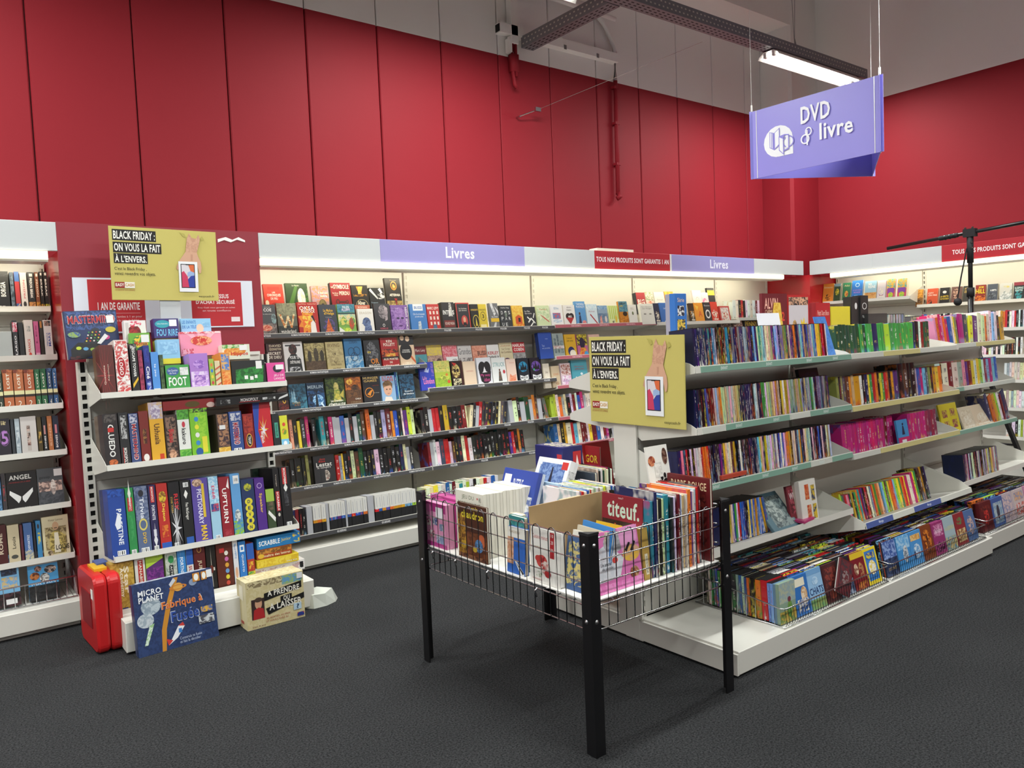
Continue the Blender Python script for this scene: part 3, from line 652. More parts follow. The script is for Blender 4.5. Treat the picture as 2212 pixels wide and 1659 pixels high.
def block(name, label, cat, group, loc, rz, w_, th, h, base, items=(), rx=0, pages='paper', side=None, cb=None, ry=0, sitems=(), titems=(), mat='print', litems=()):
    """a book or box: front w_ x h facing -y, th deep; origin at lower front middle; items printed on the front,
    sitems on the right side, litems on the left side, titems on the top"""
    m = M(); sc = C(side or base); bc = C(base); w2 = w_/2
    if pages:
        m.box(-w2, w2, 0, .0016, 0, h, 0, bc, C(cb) if cb else bc); m.box(-w2, w2, th-.0016, th, 0, h, 0, sc); m.box(-w2, -w2+.0016, .0016, th-.0016, 0, h, 0, sc); m.box(-w2+.0016, w2-.003, .0016, th-.0016, .003, h-.003, 1)
    else:
        s_ = .003
        m.bbox(-w2, w2, 0, th*.55, 0, h, min(.0015, th*.1), 0, bc); m.box(-w2+.0012, w2-.0012, th*.55, th, .0012, h-.0012, 0, sc)
        if cb:
            m.quad((-w2+.002, -.0003, .002), (w2-.002, -.0003, .002), (w2-.002, -.0003, h-.002), (-w2+.002, -.0003, h-.002), 0, bc, C(cb))
    o = m.build(name, [mat, pages or 'paper']); o.location = loc; o.rotation_mode = 'XYZ'
    o.matrix_world = Matrix.Translation(loc) @ Matrix.Rotation(rz, 4, 'Z') @ Matrix.Rotation(rx, 4, 'X') @ Matrix.Rotation(ry, 4, 'Y')
    tag(o, label, cat, group)
    if items: items = [('r', .004, .004, .996, .996, base, cb or base)]+list(items)
    if items or sitems or titems or litems:
        for nm_, it_, a_, b_, c_ in (('cover_print', items, (-w2, -.0005, 0), (w_, 0, 0), (0, 0, h)), ('side_print', sitems, (w2+.0005, 0, 0), (0, th, 0), (0, 0, h)), ('side_print', litems, (-w2-.0005, th, 0), (0, -th, 0), (0, 0, h)), ('top_print', titems, (-w2, 0, h+.0005), (w_, 0, 0), (0, th, 0))):
            if it_: m = M(); art(m, a_, b_, c_, it_); m.build(nm_, mat, o)
    return o
def tl(*lines, top=.92, h=.1, gap=.03, x0=.1, x1=.9, col='f2efe6', k='T'):
    """stack of title lines"""
    out = []; y = top
    for s in lines: out.append((k, s, x0, y-h, x1, y, col)); y -= h+gap
    return out
def FO(S, where, lst, **kw):
    for it in lst:
        px0, px1, top, base, lab, items = it[:6]
        k = dict(kw); 
        if len(it) > 6: k.update(it[6])
        if len(items) < 2:
            sd = int(px0*7+top)
            items = list(items)+[('e', .5, .42, .3, .2, base, 'ece6d4'), ('r', .12, .12, .88, .2, 'e8e2d2', base)]
        face(S, px0, px1, top, base, lab+' '+where, items, **k)
# ---------------------------------------------------------------- wall shelving: fantasy bay
S = wl[0].sh['1']; G1 = 'fantasy paperbacks displayed face-out'
def riser(S, px0, px1, d, h, dep, label):
    B = S.bay; y = S.front+d; z = S.zf-.018-d*math.sin(S.tilt)
    a = B.xat(px0, y, z); b = B.xat(px1, y, z)
    m = M(); n = max(1, int((b-a)/.3)); 
    o = thing('display_riser', label, 'riser', B.w((a, y, z-.03)), B.rz)
    M().box(0, b-a, 0, .004, .032, h).box(0, b-a, 0, dep, h-.004, h).build('riser_step', 'white_metal', o)
riser(S, 570, 870, .09, .165, .13, 'white display riser behind the front row of fantasy paperbacks')
wh = 'on the fantasy riser'
FO(S, wh, [
 (575, 618, 614, 'd8402c', 'orange-red paperback with a dark keyhole', [('r', .2, .82, .8, .92, 'b53424'), ('T', 'LES', .42, .70, .58, .75, 'f3e6d8'), ('T', 'CHRONIQUES', .15, .58, .85, .68, 'f3e6d8'), ('T', 'DE FEU', .32, .48, .68, .56, 'f3e6d8'), ('e', .12, .38, .09, .09, 'e6d9b8'), ('o', .5, .18, .26, .22, .2, 'b53424'), ('e', .5, .14, .13, .12, '1d1512')]),
 (623, 671, 612, '2f4a26', 'dark green paperback with a white lily', [('p', [(.0, .2), (.45, .95), (.55, .9), (.2, .1)], '4f7a34'), ('p', [(.7, .2), (1, .9), (1, .3)], '4f7a34', '2f4a26'), ('e', .68, .5, .18, .34, 'f0e8dc', 'e6cdb0'), ('p', [(.55, .3), (.62, .75), (.7, .3)], 'f6efe6'), ('t', 'Luc Marden', .3, .9, .62, .95, 'dfe3cf')]),
 (678, 715, 618, 'b98a8a', 'hazy orange and lilac paperback with an arched gate', [('r', 0, .45, 1, 1, 'd98e62', 'b89bb0'), ('T', 'Il était une', .4, .72, .95, .80, 'f6ece0'), ('T', 'autre', .5, .60, .9, .68, 'f6ece0'), ('e', .6, .25, .26, .28, '6b5a3a', '8a7a48'), ('e', .6, .2, .14, .18, '3a3024')]),
 (720, 764, 611, '93161f', 'dark red paperback with a key below a cream title', [('T', 'LE', .04, .83, .14, .89, 'f2e3cf'), ('T', 'SYMBOLE', .16, .80, .92, .94, 'f2e3cf'), ('T', 'PERDU', .42, .60, .92, .72, 'f2e3cf'), ('t', 'Dan Brown', .08, .64, .36, .69, 'f2e3cf'), ('t', 'roman', .14, .57, .34, .62, 'f2e3cf'), ('o', .3, .38, .09, .09, .35, '4a2a22'), ('r', .36, .36, .72, .4, '4a2a22'), ('o', .76, .38, .07, .06, .4, '4a2a22'), ('p', [(.42, .0), (.58, .0), (.5, .18)], 'ecd9b4')], {'th': .035, 'side': '201a1a'}),
 (765, 801, 616, '1a1512', 'black paperback with gold goblet and ornate white title', [('p', [(.3, .95), (.7, .95), (.6, .75), (.62, .6), (.38, .6), (.4, .75)], 'd8912c', 'f0d060'), ('r', .1, .6, .9, .68, 'b07a28', '1a1512'), ('r', .2, .1, .92, .48, '0c0b0b'), ('o', .56, .3, .36, .2, .06, 'c9b27a'), ('T', 'Aliver', .3, .30, .75, .44, 'efe7d6'), ("T", "d'Aingrier", .25, .16, .85, .28, 'efe7d6')]),
 (803, 836, 622, '17181b', 'black paperback with white streaks and blue title', [('p', [(.0, .9), (.5, .55), (.55, .6), (.1, .98)], 'c9ccd2'), ('p', [(.6, .95), (.95, .6), (1, .65), (.75, 1)], 'e3e4e8'), ('r', .55, .55, .95, .8, '17181b', 'd8d8dc'), ('t', 'Toujours', .05, .38, .5, .44, '9fb6cc'), ('t', "L'inconnu", .05, .14, .6, .26, '3f8fd0')]),
 (839, 873, 601, '1b1712', 'tall black and gold paperback with a red figure', [('r', 0, 0, 1, .35, 'b59a52', '7a6430'), ('o', .55, .78, .2, .13, .25, 'c98a2a'), ('e', .55, .76, .1, .07, '7a4a1c', 'e0b050'), ('T', 'AETERNIA', .22, .48, .9, .55, 'efe9dd'), ('p', [(.5, .42), (.68, .42), (.6, .12)], 'b3241c', '6a120e'), ('t', 'Roman', .35, .92, .75, .95, 'b8a878')], {'side': '2a2114'}),
], d=.10, lift=.165, lean=10, group=G1)
wh = 'on the top fantasy shelf'
FO(S, wh, [
 (566, 601, 658, '4b4f52', 'grey paperback with a red glow below', [('T', 'COE', .25, .78, .75, .88, 'eceae6'), ('t', 'JONATHAN', .3, .9, .7, .93, 'eceae6'), ('t', 'les enfants de la nuit', .2, .68, .85, .72, 'd8d8d4'), ('r', 0, 0, 1, .4, '5a5250', '8b7f78'), ('e', .35, .26, .35, .1, 'c84a34', 'e8a888'), ('e', .85, .55, .16, .16, '8fb0b0', '5d6a6c')]),
 (603, 646, 655, '5f6152', 'grey-green paperback with a giant golden W', [('r', 0, .6, 1, 1, '9a9a78', '7c7c62'), ('r', 0, 0, 1, .3, '1e1f1c', '3a3c36'), ('p', [(.08, .66), (.2, .66), (.36, .36), (.5, .62), (.58, .62), (.7, .36), (.8, .66), (.9, .66), (.72, .24), (.64, .24), (.52, .5), (.4, .24), (.3, .24)], 'e9d9a8', 'c47a3c'), ('t', 'wunderland', .12, .09, .88, .19, 'efece4')]),
 (648, 692, 653, 'b3231f', 'red paperback with flames and a girl in white', [('s', .42, .42, .28, .46, 9, 'e88a2a'), ('e', .45, .42, .28, .24, 'f2d24a', 'e86a2a'), ('T', 'OKSA', .1, .76, .85, .88, 'f7f1e4'), ('T', 'POLLOCK', .18, .68, .86, .76, 'f7f1e4'), ('t', 'Anne Plichota   Cendrine Wolf', .06, .93, .94, .965, 'f7e4c4'), ('p', [(.56, .05), (.86, .05), (.82, .4), (.72, .45), (.6, .38)], 'efe9e2'), ('e', .68, .52, .08, .07, 'd8a888'), ('p', [(.62, .58), (.74, .6), (.84, .35), (.76, .42), (.7, .5)], '1d1512'), ('r', .58, 0, .84, .08, '1d2b4a')]),
 (694, 732, 658, '3a3d47', 'slate paperback with yellow script and orange castle', [('T', 'La Malice', .25, .76, .8, .85, 'e3b32e'), ("T", "d'Helga", .28, .64, .86, .75, 'e3b32e'), ('t', 'Roman Jeunesse', .35, .56, .7, .59, 'c9c9d6'), ('e', .5, .3, .36, .24, '5b4c8a', '3a3d47'), ('p', [(.3, .08), (.42, .4), (.5, .55), (.58, .4), (.74, .08)], 'd8722c', 'b04a22'), ('r', .28, .02, .76, .14, 'c8601f', '5b4c8a')]),
 (734, 772, 657, '7cae4a', 'bright green children paperback with hills and a teal band', [('r', 0, .72, 1, 1, '2f6f86', '4a90a0'), ('T', 'FELIN', .3, .86, .68, .94, 'dfe8ee'), ('T', 'FLUFFY', .26, .76, .74, .85, 'e6d6ee'), ('r', 0, .66, 1, .71, '23404a'), ('r', 0, .4, 1, .66, 'e8cf9a', '9fc8a8'), ('p', [(.0, .4), (.3, .6), (.55, .42), (.8, .6), (1, .45), (1, .3), (0, .3)], '5d9a4a', 'd8d06a'), ('e', .74, .34, .14, .2, '8a5a3a', 'c84a2a'), ('e', .4, .12, .3, .1, 'cfe04a', '7cae4a'), ('p', [(.0, .25), (.3, .1), (.2, .02), (0, .02)], 'e6e8e0')]),
 (773, 806, 659, '6a3a28', 'brown paperback half hidden behind the dragon book', [('r', 0, .86, 1, 1, 'b0563a'), ('t', 'ROMAN', .2, .9, .8, .95, 'ecd8c4')], {'d': .04}),
 (777, 811, 667, 'e9e6df', 'white paperback with a blue dragon', [('T', 'ERAGON', .12, .78, .88, .88, 'c9bfae'), ('e', .52, .45, .26, .2, '5b6f9a', '3d4d74'), ('p', [(.3, .0), (.85, .0), (.8, .3), (.66, .5), (.4, .35)], '4a5c88', '6f83ac'), ('p', [(.2, .4), (.4, .55), (.42, .36)], '5b6f9a')]),
 (813, 848, 656, '262327', 'black paperback with a pale swan neck', [('e', .55, .72, .3, .24, '8f8488', '4a4448'), ('p', [(.6, .95), (.85, .85), (.8, .45), (.62, .4), (.7, .6)], 'b7a6aa', '8f8488'), ('o', .52, .26, .07, .05, .3, 'efeae6'), ('T', 'REBELLE', .28, .12, .76, .18, 'b04a5c')]),
 (849, 886, 659, '7a4f9a', 'purple paperback with a close-up face', [('r', 0, 0, 1, .9, '6a3f8c', '9a74b8'), ('e', .5, .5, .34, .42, 'a57cc0', '8a5fa8'), ('e', .38, .52, .09, .035, '2f1a44'), ('e', .64, .52, .09, .035, '2f1a44'), ('e', .5, .24, .12, .035, '5a2f70'), ('p', [(.5, .5), (.56, .34), (.46, .34)], '7e549c'), ('T-', 'NIGHT WORLD', .82, .06, .94, .92, 'f3e9f2'), ('t', 'L.J. Smith', .1, .86, .45, .9, 'e8dcf0')]),
], d=.008, lean=8, group=G1)
S = wl[0].sh['2']; wh = 'on the second fantasy shelf'
FO(S, wh, [
 (581, 616, 741, '3a1d1e', 'dark maroon paperback with cream capitals', tl('DAVID', 'EDDINGTON', top=.95, h=.075, x0=.2, x1=.95, col='cfc0a0')+tl('SECRET', 'DE DIEU', top=.72, h=.09, col='e9e0cf')+[('e', .5, .2, .3, .15, '6a1d1e', '3a1d1e')]),
 (618, 660, 738, 'dfdcda', 'white paperback with a hooded black figure', [('r', .1, .86, .9, .91, '4a4a4c'), ('e', .48, .76, .22, .17, '1c191a', '5a2a24'), ('p', [(.1, .05), (.9, .05), (.85, .45), (.62, .62), (.36, .62), (.14, .45)], '1b1b1d'), ('r', .22, .02, .8, .22, '1b1b1d', 'c9c9cc'), ('T', 'POUR TE', .28, .46, .76, .56, 'f0efec'), ('T', 'DÉTRUIRE', .28, .32, .8, .43, 'f0efec')]),
 (663, 707, 741, '8a7d52', 'olive brown paperback with shadowy riders', [('r', 0, .5, 1, 1, 'b8a870', '7a6a44'), ('r', 0, 0, 1, .4, '4a3626', '5f4a34'), ('e', .22, .55, .1, .2, '3a3226'), ('e', .55, .6, .12, .24, '4a3f2c', '3a3226'), ('e', .84, .56, .1, .2, '3a3226')]),
 (709, 747, 738, 'b8a774', 'tan paperback with a faded face', [('t', 'IRVING', .12, .82, .8, .94, '6b5230'), ('r', 0, .3, 1, .78, 'c4b482', 'a8976a'), ('e', .45, .6, .1, .07, '6b5a3e', 'b8a774'), ('e', .5, .34, .12, .06, '6b5a3e', 'b8a774'), ('t', 'Une Prière', .2, .2, .8, .28, '5a4a2e'), ('t', 'pour Owen', .3, .06, .75, .14, '5a4a2e')]),
 (749, 788, 731, '2d6fa0', 'blue paperback with three interlaced rings', [('r', 0, .0, 1, .45, '3f86b8', 'a9c4d4'), ('t', 'SORIAN', .3, .84, .75, .94, '16344f'), ('o', .38, .58, .2, .14, .12, '1b2c44'), ('o', .68, .6, .2, .14, .12, '1b2c44'), ('o', .52, .42, .2, .14, .12, '1b2c44'), ('t', 'LE RING', .3, .08, .7, .16, '1b3a5a')]),
 (791, 826, 734, '1c1b1f', 'black paperback with a grey wolf and orange letters', [('p', [(.1, .3), (.2, .8), (.45, .95), (.6, .9), (.9, .6), (.8, .3)], '6d6d72', '2a2a2e'), ('e', .3, .58, .1, .035, 'd8c24a'), ('e', .3, .58, .03, .03, '111'+'111'), ('T', 'OR', .35, .18, .85, .36, 'e0862a'), ('T', 'MAUDITS', .2, .07, .9, .16, 'd8d0cc'), ('r', 0, 0, 1, .05, '7a1420')]),
 (828, 865, 729, 'a81d20', 'red paperback with yellow sunset band', [('T', 'KEN', .35, .84, .68, .92, 'f2e6d6'), ('T', 'FOLLETT', .16, .72, .84, .82, 'f2e6d6'), ('r', 0, .4, 1, .62, 'c84a24', '3a1412'), ('r', .2, .38, .8, .48, 'ecc24a', 'd8722c'), ('r', 0, .3, 1, .38, '2a1210'), ('T', 'AUX PORTES', .08, .26, .92, .33, 'f2e6d6'), ('T', 'DE', .42, .16, .58, .22, 'f2e6d6'), ("T", "L'ÉTERNITÉ", .06, .04, .94, .12, 'f2e6d6')]),
 (867, 900, 725, 'e6c6a4', 'cream paperback with a large black disc', [('r', 0, .7, 1, 1, '1d1a1c'), ('e', .25, .93, .14, .08, 'e8c7a8'), ('e', .6, .9, .14, .09, 'e8c7a8'), ('e', .42, .5, .4, .27, '151416'), ('T', "L'ENNEMI", .2, .52, .66, .56, 'f0ece6'), ('T', 'DES MONSTRES', .16, .46, .7, .5, 'f0ece6'), ('p', [(.7, .3), (1, .1), (1, .18), (.75, .36)], 'd8602c'), ('r', .1, .02, .7, .16, 'f0dcc0', 'e6c6a4')]),
], d=.008, lean=9, group=G1)
S = wl[0].sh['3']; wh = 'on the third fantasy shelf'
FO(S, wh, [
 (603, 626, 830, '3a2420', 'dark brown paperback with a gold ring', [('t', 'SEIGNEUR', .1, .78, .95, .9, '7a5a34'), ('r', 0, 0, 1, .35, '6b1f1c', '2a1414'), ('o', .6, .42, .16, .1, .3, 'e8b83a')]),
 (628, 666, 829, '1f3e52', 'dark teal paperback with a misty castle', [('r', 0, .2, 1, 1, '2a5a72', '16303f'), ('p', [(.1, .35), (.16, .8), (.22, .5), (.3, .85), (.36, .4), (.5, .3)], '9fc0cc', '6a9ab0'), ('t', 'La Citadelle', .15, .28, .7, .36, 'b8a468'), ('t', 'de Brumes', .25, .2, .8, .27, 'b0763a'), ('r', .6, .0, 1, .5, '3f7f96', '1f3e52')]),
 (667, 705, 826, '16304a', 'navy paperback with a lightning-lit figure', [('T', 'MERLIN', .06, .78, .94, .9, '9fb0bc'), ('r', 0, 0, 1, .7, '1f4a78', '0f1c30'), ('e', .6, .35, .32, .2, '9cc8e8', '2f6aa0'), ('p', [(.42, .1), (.5, .65), (.34, .72), (.66, .72), (.56, .6), (.6, .1)], '101a28'), ('p', [(.7, .2), (.98, .02), (.8, .28)], 'cfe6f6')]),
 (708, 749, 815, '2f4420', 'dark green and gold paperback with ornate white title', [('r', 0, .2, 1, 1, '4a5a24', '20301a'), ('e', .55, .68, .14, .16, 'd9c87a', '8a8a40'), ('p', [(.35, .2), (.45, .6), (.7, .6), (.8, .2)], '7d8a3c', 'c9b850'), ('p', [(.7, .4), (.95, .6), (.9, .3)], 'b8a84a'), ('T', 'Les Chevaliers', .2, .2, .85, .27, 'f2efe2'), ("T", "d'ÉMERAUDE", .06, .06, .96, .18, 'f2efe2')]),
 (750, 785, 814, '5f3c26', 'brown paperback with an orange sunset over ruins', [('r', 0, .55, 1, 1, 'c06a24', '7a4222'), ('e', .3, .84, .2, .1, 'f0c050', 'c06a24'), ('e', .6, .6, .24, .14, '3a2a20', '5f3c26'), ('r', .1, .3, .9, .56, '4a3222', '6f4a2c'), ('T', 'CHILD', .55, .22, .9, .27, 'efe6d6'), ('t', 'LE DERNIER SEUIL', .25, .1, .9, .17, 'a08a68')]),
 (788, 825, 811, '242226', 'black paperback with a golden bird emblem', [('T', 'HUNGER', .05, .88, .95, .96, 'c9a860'), ('T', 'GAMES', .08, .78, .85, .86, 'c9a860'), ('o', .35, .42, .26, .17, .14, 'd8862c'), ('p', [(.2, .36), (.45, .5), (.56, .5), (.44, .38), (.4, .3)], 'd8862c'), ('t', 'Suzanne Collins', .55, .64, .95, .67, 'b04034'), ('t', 'la trilogie', .62, .38, .92, .41, 'c9c4bc')]),
 (827, 858, 811, '8fb3d6', 'pale blue paperback with a fair-haired boy portrait', [('T', 'STAR', .1, .89, .9, .98, 'c94a44'), ('T', 'WARS', .1, .79, .9, .88, 'c94a44'), ('e', .46, .5, .3, .24, 'd9a88c'), ('p', [(.14, .55), (.12, .72), (.3, .82), (.62, .82), (.8, .7), (.78, .52), (.66, .64), (.4, .62), (.22, .6)], '8a6a48', '6a4e34'), ('p', [(.1, .0), (.24, .24), (.66, .22), (.8, 0)], 'e8dccf'), ('e', .37, .5, .05, .022, '3a2a24'), ('e', .6, .5, .05, .022, '3a2a24'), ('r', .4, .34, .55, .36, 'b07060')]),
 (867, 899, 808, '203f58', 'dark blue paperback with crashing waves and white title', [('r', 0, .4, 1, 1, '2f5f80', '14293c'), ('r', 0, 0, 1, .4, '3a5a72', '1a2a38'), ('T', 'Royaume', .3, .34, .85, .4, 'e8ecee'), ('T', 'de lumière', .2, .25, .9, .31, 'e8ecee')]),
], d=.008, lean=8, group=G1)
row(S, 859, 'b4+ l3+', 'beside the wave book', hr=(.215, .22), name='paperback_book')
S = wl[0].sh['4']; row(S, 631, 'e7 k10 y7 K10 m8+ .5 k9 .9 t11 k8 m9 q8- q8- b10- q9- k9 q9- G8 O8 .3 o9+ q8- k8 k9 v9 R11+ Y6- b9 k8 w4 P8 y8 c7-', 'on fourth fantasy shelf', group='spine-out fantasy novels', hr=(.205, .235))
S = wl[0].sh['5']; row(S, 632, 'k10 k16 k8 u7+', 'on fifth fantasy shelf', group='spine-out fantasy novels', hr=(.20, .225))
FO(S, 'on the fifth fantasy shelf', [(682, 728, 982, '2e2d30', 'charcoal novel with a half-lit face and white title', [('T', 'Anne', .3, .84, .56, .9, 'c9302a'), ('T', 'Rice', .26, .76, .56, .83, 'c9302a'), ('T', 'Lestat', .12, .62, .86, .76, 'f1efe9'), ('t', 'le vampire', .16, .54, .8, .62, 'f1efe9'), ('e', .56, .32, .16, .18, 'd8cdc2', '8a7d74'), ('r', .3, .14, .5, .5, '2e2d30'), ('e', .58, .36, .04, .018, '241d1a'), ('e', .6, .22, .05, .016, '8a3a34')])], d=.006, lean=8, th=.03, group=G1)
row(S, 730, 'r8 s6- y4- k8 k8 c8 O9 G10+ k8 k8 K7- f10 k9 k9 k9 k9 k9 B8 c6 q7- K7-', 'on fifth fantasy shelf', group='spine-out fantasy novels', hr=(.20, .225))
# war volumes on the bottom shelf
def unit_war():
    m = M(); m.box(-.5, .5, 0, 1, 0, .40, 1).box(-.5, .5, 0, 1, .40, .5, 0).box(-.5, .5, 0, 1, .5, 1, 2); m.box(-.06, .06, -.004, 0, .56, .92, 3)
    return m.mesh('war_volume', ['book_cover', 'black_matte', 'white_gloss', 'grey_card'])
WAR = unit_war()
S = wl[0].sh['6']; row(S, 634, 'B8 R8 k7 k7', 'on GUERRE shelf', group='novels on the bottom shelf', hr=(.19, .2))
for a, n, c in ((680, 3, 'YoY'), (715, 4, 'bbPb'), (754, 5, 'brbbo'), (813, 11, 'rbYboYYYllL')):
    wd = {680: 9, 715: 8.4, 754: 8.4, 813: 8}[a]
    row(S, a, ' '.join('%s%s' % (k, wd) for k in c), 'on GUERRE shelf', hr=(.2, .201), dep=(.12, .121), name='war_volume', noun='banded war volume', me=WAR, group='uniform war volumes')
for a, wd in ((666, 12), (708, 6), (749, 4), (798, 13)): row(S, a, 'q%d' % wd, 'among the war volumes', hr=(.2, .205), dep=(.12, .121), group='grey divider boxes')
# ---------------------------------------------------------------- crime bay
S = wl[1].sh['1']; wh = 'on the top crime shelf'; G2 = 'crime paperbacks displayed face-out'
FO(S, wh, [
 (890, 926, 657, '3f7cc0', 'blue paperback with white cloud title', [('r', .2, .76, .8, 1, 'e9edf2'), ('T', 'BUSSI', .28, .82, .74, .92, '3f6fae'), ('t', 'On la trouvait', .18, .6, .88, .67, 'eef2f6'), ('t', 'plutôt jolie', .28, .5, .78, .57, 'eef2f6'), ('p', [(.4, .05), (.44, .35), (.6, .38), (.62, .05)], '9fb0be', 'd8dde2')]),
 (927, 954, 657, 'c2302a', 'red paperback with rows of white windows', [('T', 'MARC LEVY', .04, .8, .96, .9, 'f1e4d8')]+[('r', .18+.28*i, .62-.2*j, .32+.28*i, .74-.2*j, 'ecd8cc') for i in range(3) for j in range(3)]+[('p', [(.35, .05), (.4, .24), (.65, .24), (.7, .05)], '4a6a86')]),
 (959, 987, 653, '2a2626', 'black paperback with tall white lettering and a broken tower', [('p', [(.6, .98), (.75, .98), (.85, .5), (.5, .5)], 'd6d2cc', '8a8680'), ('T', 'INTRUS', .08, .56, .95, .72, 'f1efea'), ('r', .1, .12, .92, .36, '7a2a24'), ('t', 'RICHARD MARSAN', .16, .2, .88, .3, 'e8d8cc')], {'th': .05, 'side': '1d1b1b'}),
 (990, 1019, 654, '2b2c30', 'charcoal paperback with a red border and oval portrait', [('r', 0, 0, .06, 1, 'c8403a'), ('r', .94, 0, 1, 1, 'c8403a'), ('r', 0, .96, 1, 1, 'c8403a'), ('t', 'Les hommes', .2, .76, .8, .82, 'ece6dc'), ('t', 'qui aiment', .2, .68, .8, .74, 'ece6dc'), ('e', .55, .34, .24, .2, 'c2453c'), ('e', .55, .38, .1, .1, 'd8a888'), ('p', [(.4, .16), (.45, .28), (.66, .28), (.72, .16)], '1b1719')], {'th': .035}),
 (1021, 1038, 657, '1e1d1b', 'black paperback with a gold circle emblem', [('T', 'DIVERGENTE', .04, .74, .96, .81, 'd8b24a'), ('o', .6, .32, .42, .26, .12, 'd8c24a'), ('p', [(.5, .15), (.6, .5), (.75, .15)], 'd8c24a')]),
 (1038, 1056, 657, 'd6bd35', 'yellow paperback with a ringed number 3', [('T', 'DIVERGENTE', .04, .74, .9, .81, '7a6a1c'), ('o', .5, .52, .34, .18, .12, '3a3414'), ('T', '3', .38, .44, .62, .6, '3a3414'), ('r', .1, .06, .8, .2, 'e9dca0')], {'th': .04}),
 (1061, 1081, 655, '6d6f73', 'grey photographic paperback with a yellow band', [('p', [(.1, 1), (.5, .5), (.7, .6), (.4, 1)], 'd9dade', 'a4a6aa'), ('p', [(.6, .9), (1, .5), (1, .7)], 'cfd0d4'), ('r', .1, .28, 1, .42, 'e0b62c'), ('t', 'ELLORY', .2, .44, .9, .5, 'eeeeee'), ('p', [(.2, 0), (.5, .26), (.7, .26), (.5, 0)], 'c9cacd')]),
 (1083, 1109, 660, '33373a', 'charcoal paperback with spaced-out letters', [('t', 'Harlan Ney', .15, .86, .85, .93, 'e9e9e6')]+[('t', ch, .12+.3*(i % 3), .62-.25*(i//3), .28+.3*(i % 3), .76-.25*(i//3), 'dfe3e2') for i, ch in enumerate('DISPARUE'[0:8].replace('', ''))]+[('e', .5, .6, .1, .12, '8fa08f', '33373a')]),
 (1110, 1134, 660, 'e8bf4a', 'yellow paperback with a red house', [('r', 0, .6, 1, 1, 'ecc85a', 'e4a83a'), ('p', [(.25, .2), (.25, .5), (.55, .6), (.85, .5), (.85, .2)], 'd0562c'), ('r', .5, .28, .7, .46, '2a2220'), ('r', 0, 0, 1, .2, 'd87c34', 'e8bf4a')]),
 (1136, 1161, 663, '2e3135', 'slate paperback with scattered white sticks', [('t', 'La fée', .05, .76, .5, .84, 'ecebe6'), ('t', 'des morts', .05, .66, .65, .73, 'ecebe6'), ('p', [(.25, .3), (.55, .5), (.6, .44), (.3, .24)], 'f0efea'), ('p', [(.2, .5), (.45, .36), (.48, .42), (.24, .56)], 'f0efea'), ('p', [(.7, .5), (.85, .72), (.9, .68), (.76, .46)], 'f0efea'), ('p', [(.4, .1), (.7, .3), (.74, .25), (.45, .05)], 'f0efea'), ('p', [(.55, .4), (.85, .2), (.88, .26), (.6, .46)], 'f0efea')]),
], d=.008, lean=8, group=G2)
S = wl[1].sh['2']; wh = 'in the crime back row'
riser(S, 912, 1165, .09, .155, .13, 'white display riser behind the front row of crime paperbacks')
FO(S, wh, [
 (900, 927, 748, '4f9aa4', 'maroon and teal paperback', [('r', 0, .68, 1, 1, '7a1f28'), ('t', 'Marc Levy', .1, .76, .9, .9, 'eddfd6'), ('r', 0, .0, 1, .3, '3f6f86', '8cc0c0')]),
 (927, 960, 745, 'c7a258', 'paperback with a yellow sky over a heather field', [('r', 0, .6, 1, 1, 'dcc24a', 'cdb06a'), ('r', 0, 0, 1, .6, '9a7a6e', 'c4a08e'), ('e', .75, .28, .2, .2, '4a2f2e')]),
 (961, 993, 746, 'c9707a', 'pink paperback with a white title block', [('r', 0, .5, 1, 1, 'd4606c', 'e09aa0'), ('r', .2, .08, 1, .54, 'eceae8'), ('T', 'CITY', .62, .34, .94, .44, '2a2a2e'), ('T', 'ON FIRE', .34, .16, .94, .26, '2a2a2e')]),
 (994, 1024, 746, 'c9c4c2', 'pale grey paperback with an old photograph', [('t', 'Grandes', .05, .62, .95, .88, '5a5a5e'), ('r', 0, 0, 1, .48, '8a8482', 'c4bebc'), ('e', .7, .3, .14, .18, '5f5a58', '9a9492')]),
 (1025, 1056, 746, 'd9957e', 'peach paperback with a black bird and title', [('r', 0, 0, 1, 1, 'dc9c84', 'cf8268'), ('T', 'BUSSI', .36, .56, .95, .76, '2a2226'), ('p', [(.2, .1), (.3, .34), (.5, .2), (.62, .06)], '2a2226')]),
 (1057, 1083, 744, 'e3e0dd', 'white paperback with red and black capitals', [('T', 'KERLEY', .05, .56, .95, .7, 'b52a2e'), ('T', 'ENENEUX', .05, .34, .95, .5, '222226')]),
 (1084, 1112, 740, 'd8cba6', 'cream paperback with a rainbow arch', [('t', 'LEGARDINIER', .1, .84, .9, .9, 'b06a4a'), ('t', 'Le Coup', .2, .68, .8, .78, '6a4a2c'), ('t', 'du Corbillon', .1, .56, .92, .65, '6a4a2c'), ('o', .5, .1, .34, .26, .2, '5a3a5a'), ('o', .5, .1, .26, .2, .25, 'c98a5a')]),
 (1112, 1139, 739, '9c9a9a', 'grey paperback with bold red title', [('r', 0, .56, 1, 1, 'c0282e'), ('T', 'HARLAN', .04, .8, .96, .94, 'f1ebe6'), ('T', 'COBEN', .1, .62, .9, .76, 'f1ebe6'), ('r', 0, 0, 1, .5, 'b4b1b0', '8a8786')]),
], d=.10, lift=.155, lean=10, group=G2)
wh = 'in the crime front row'
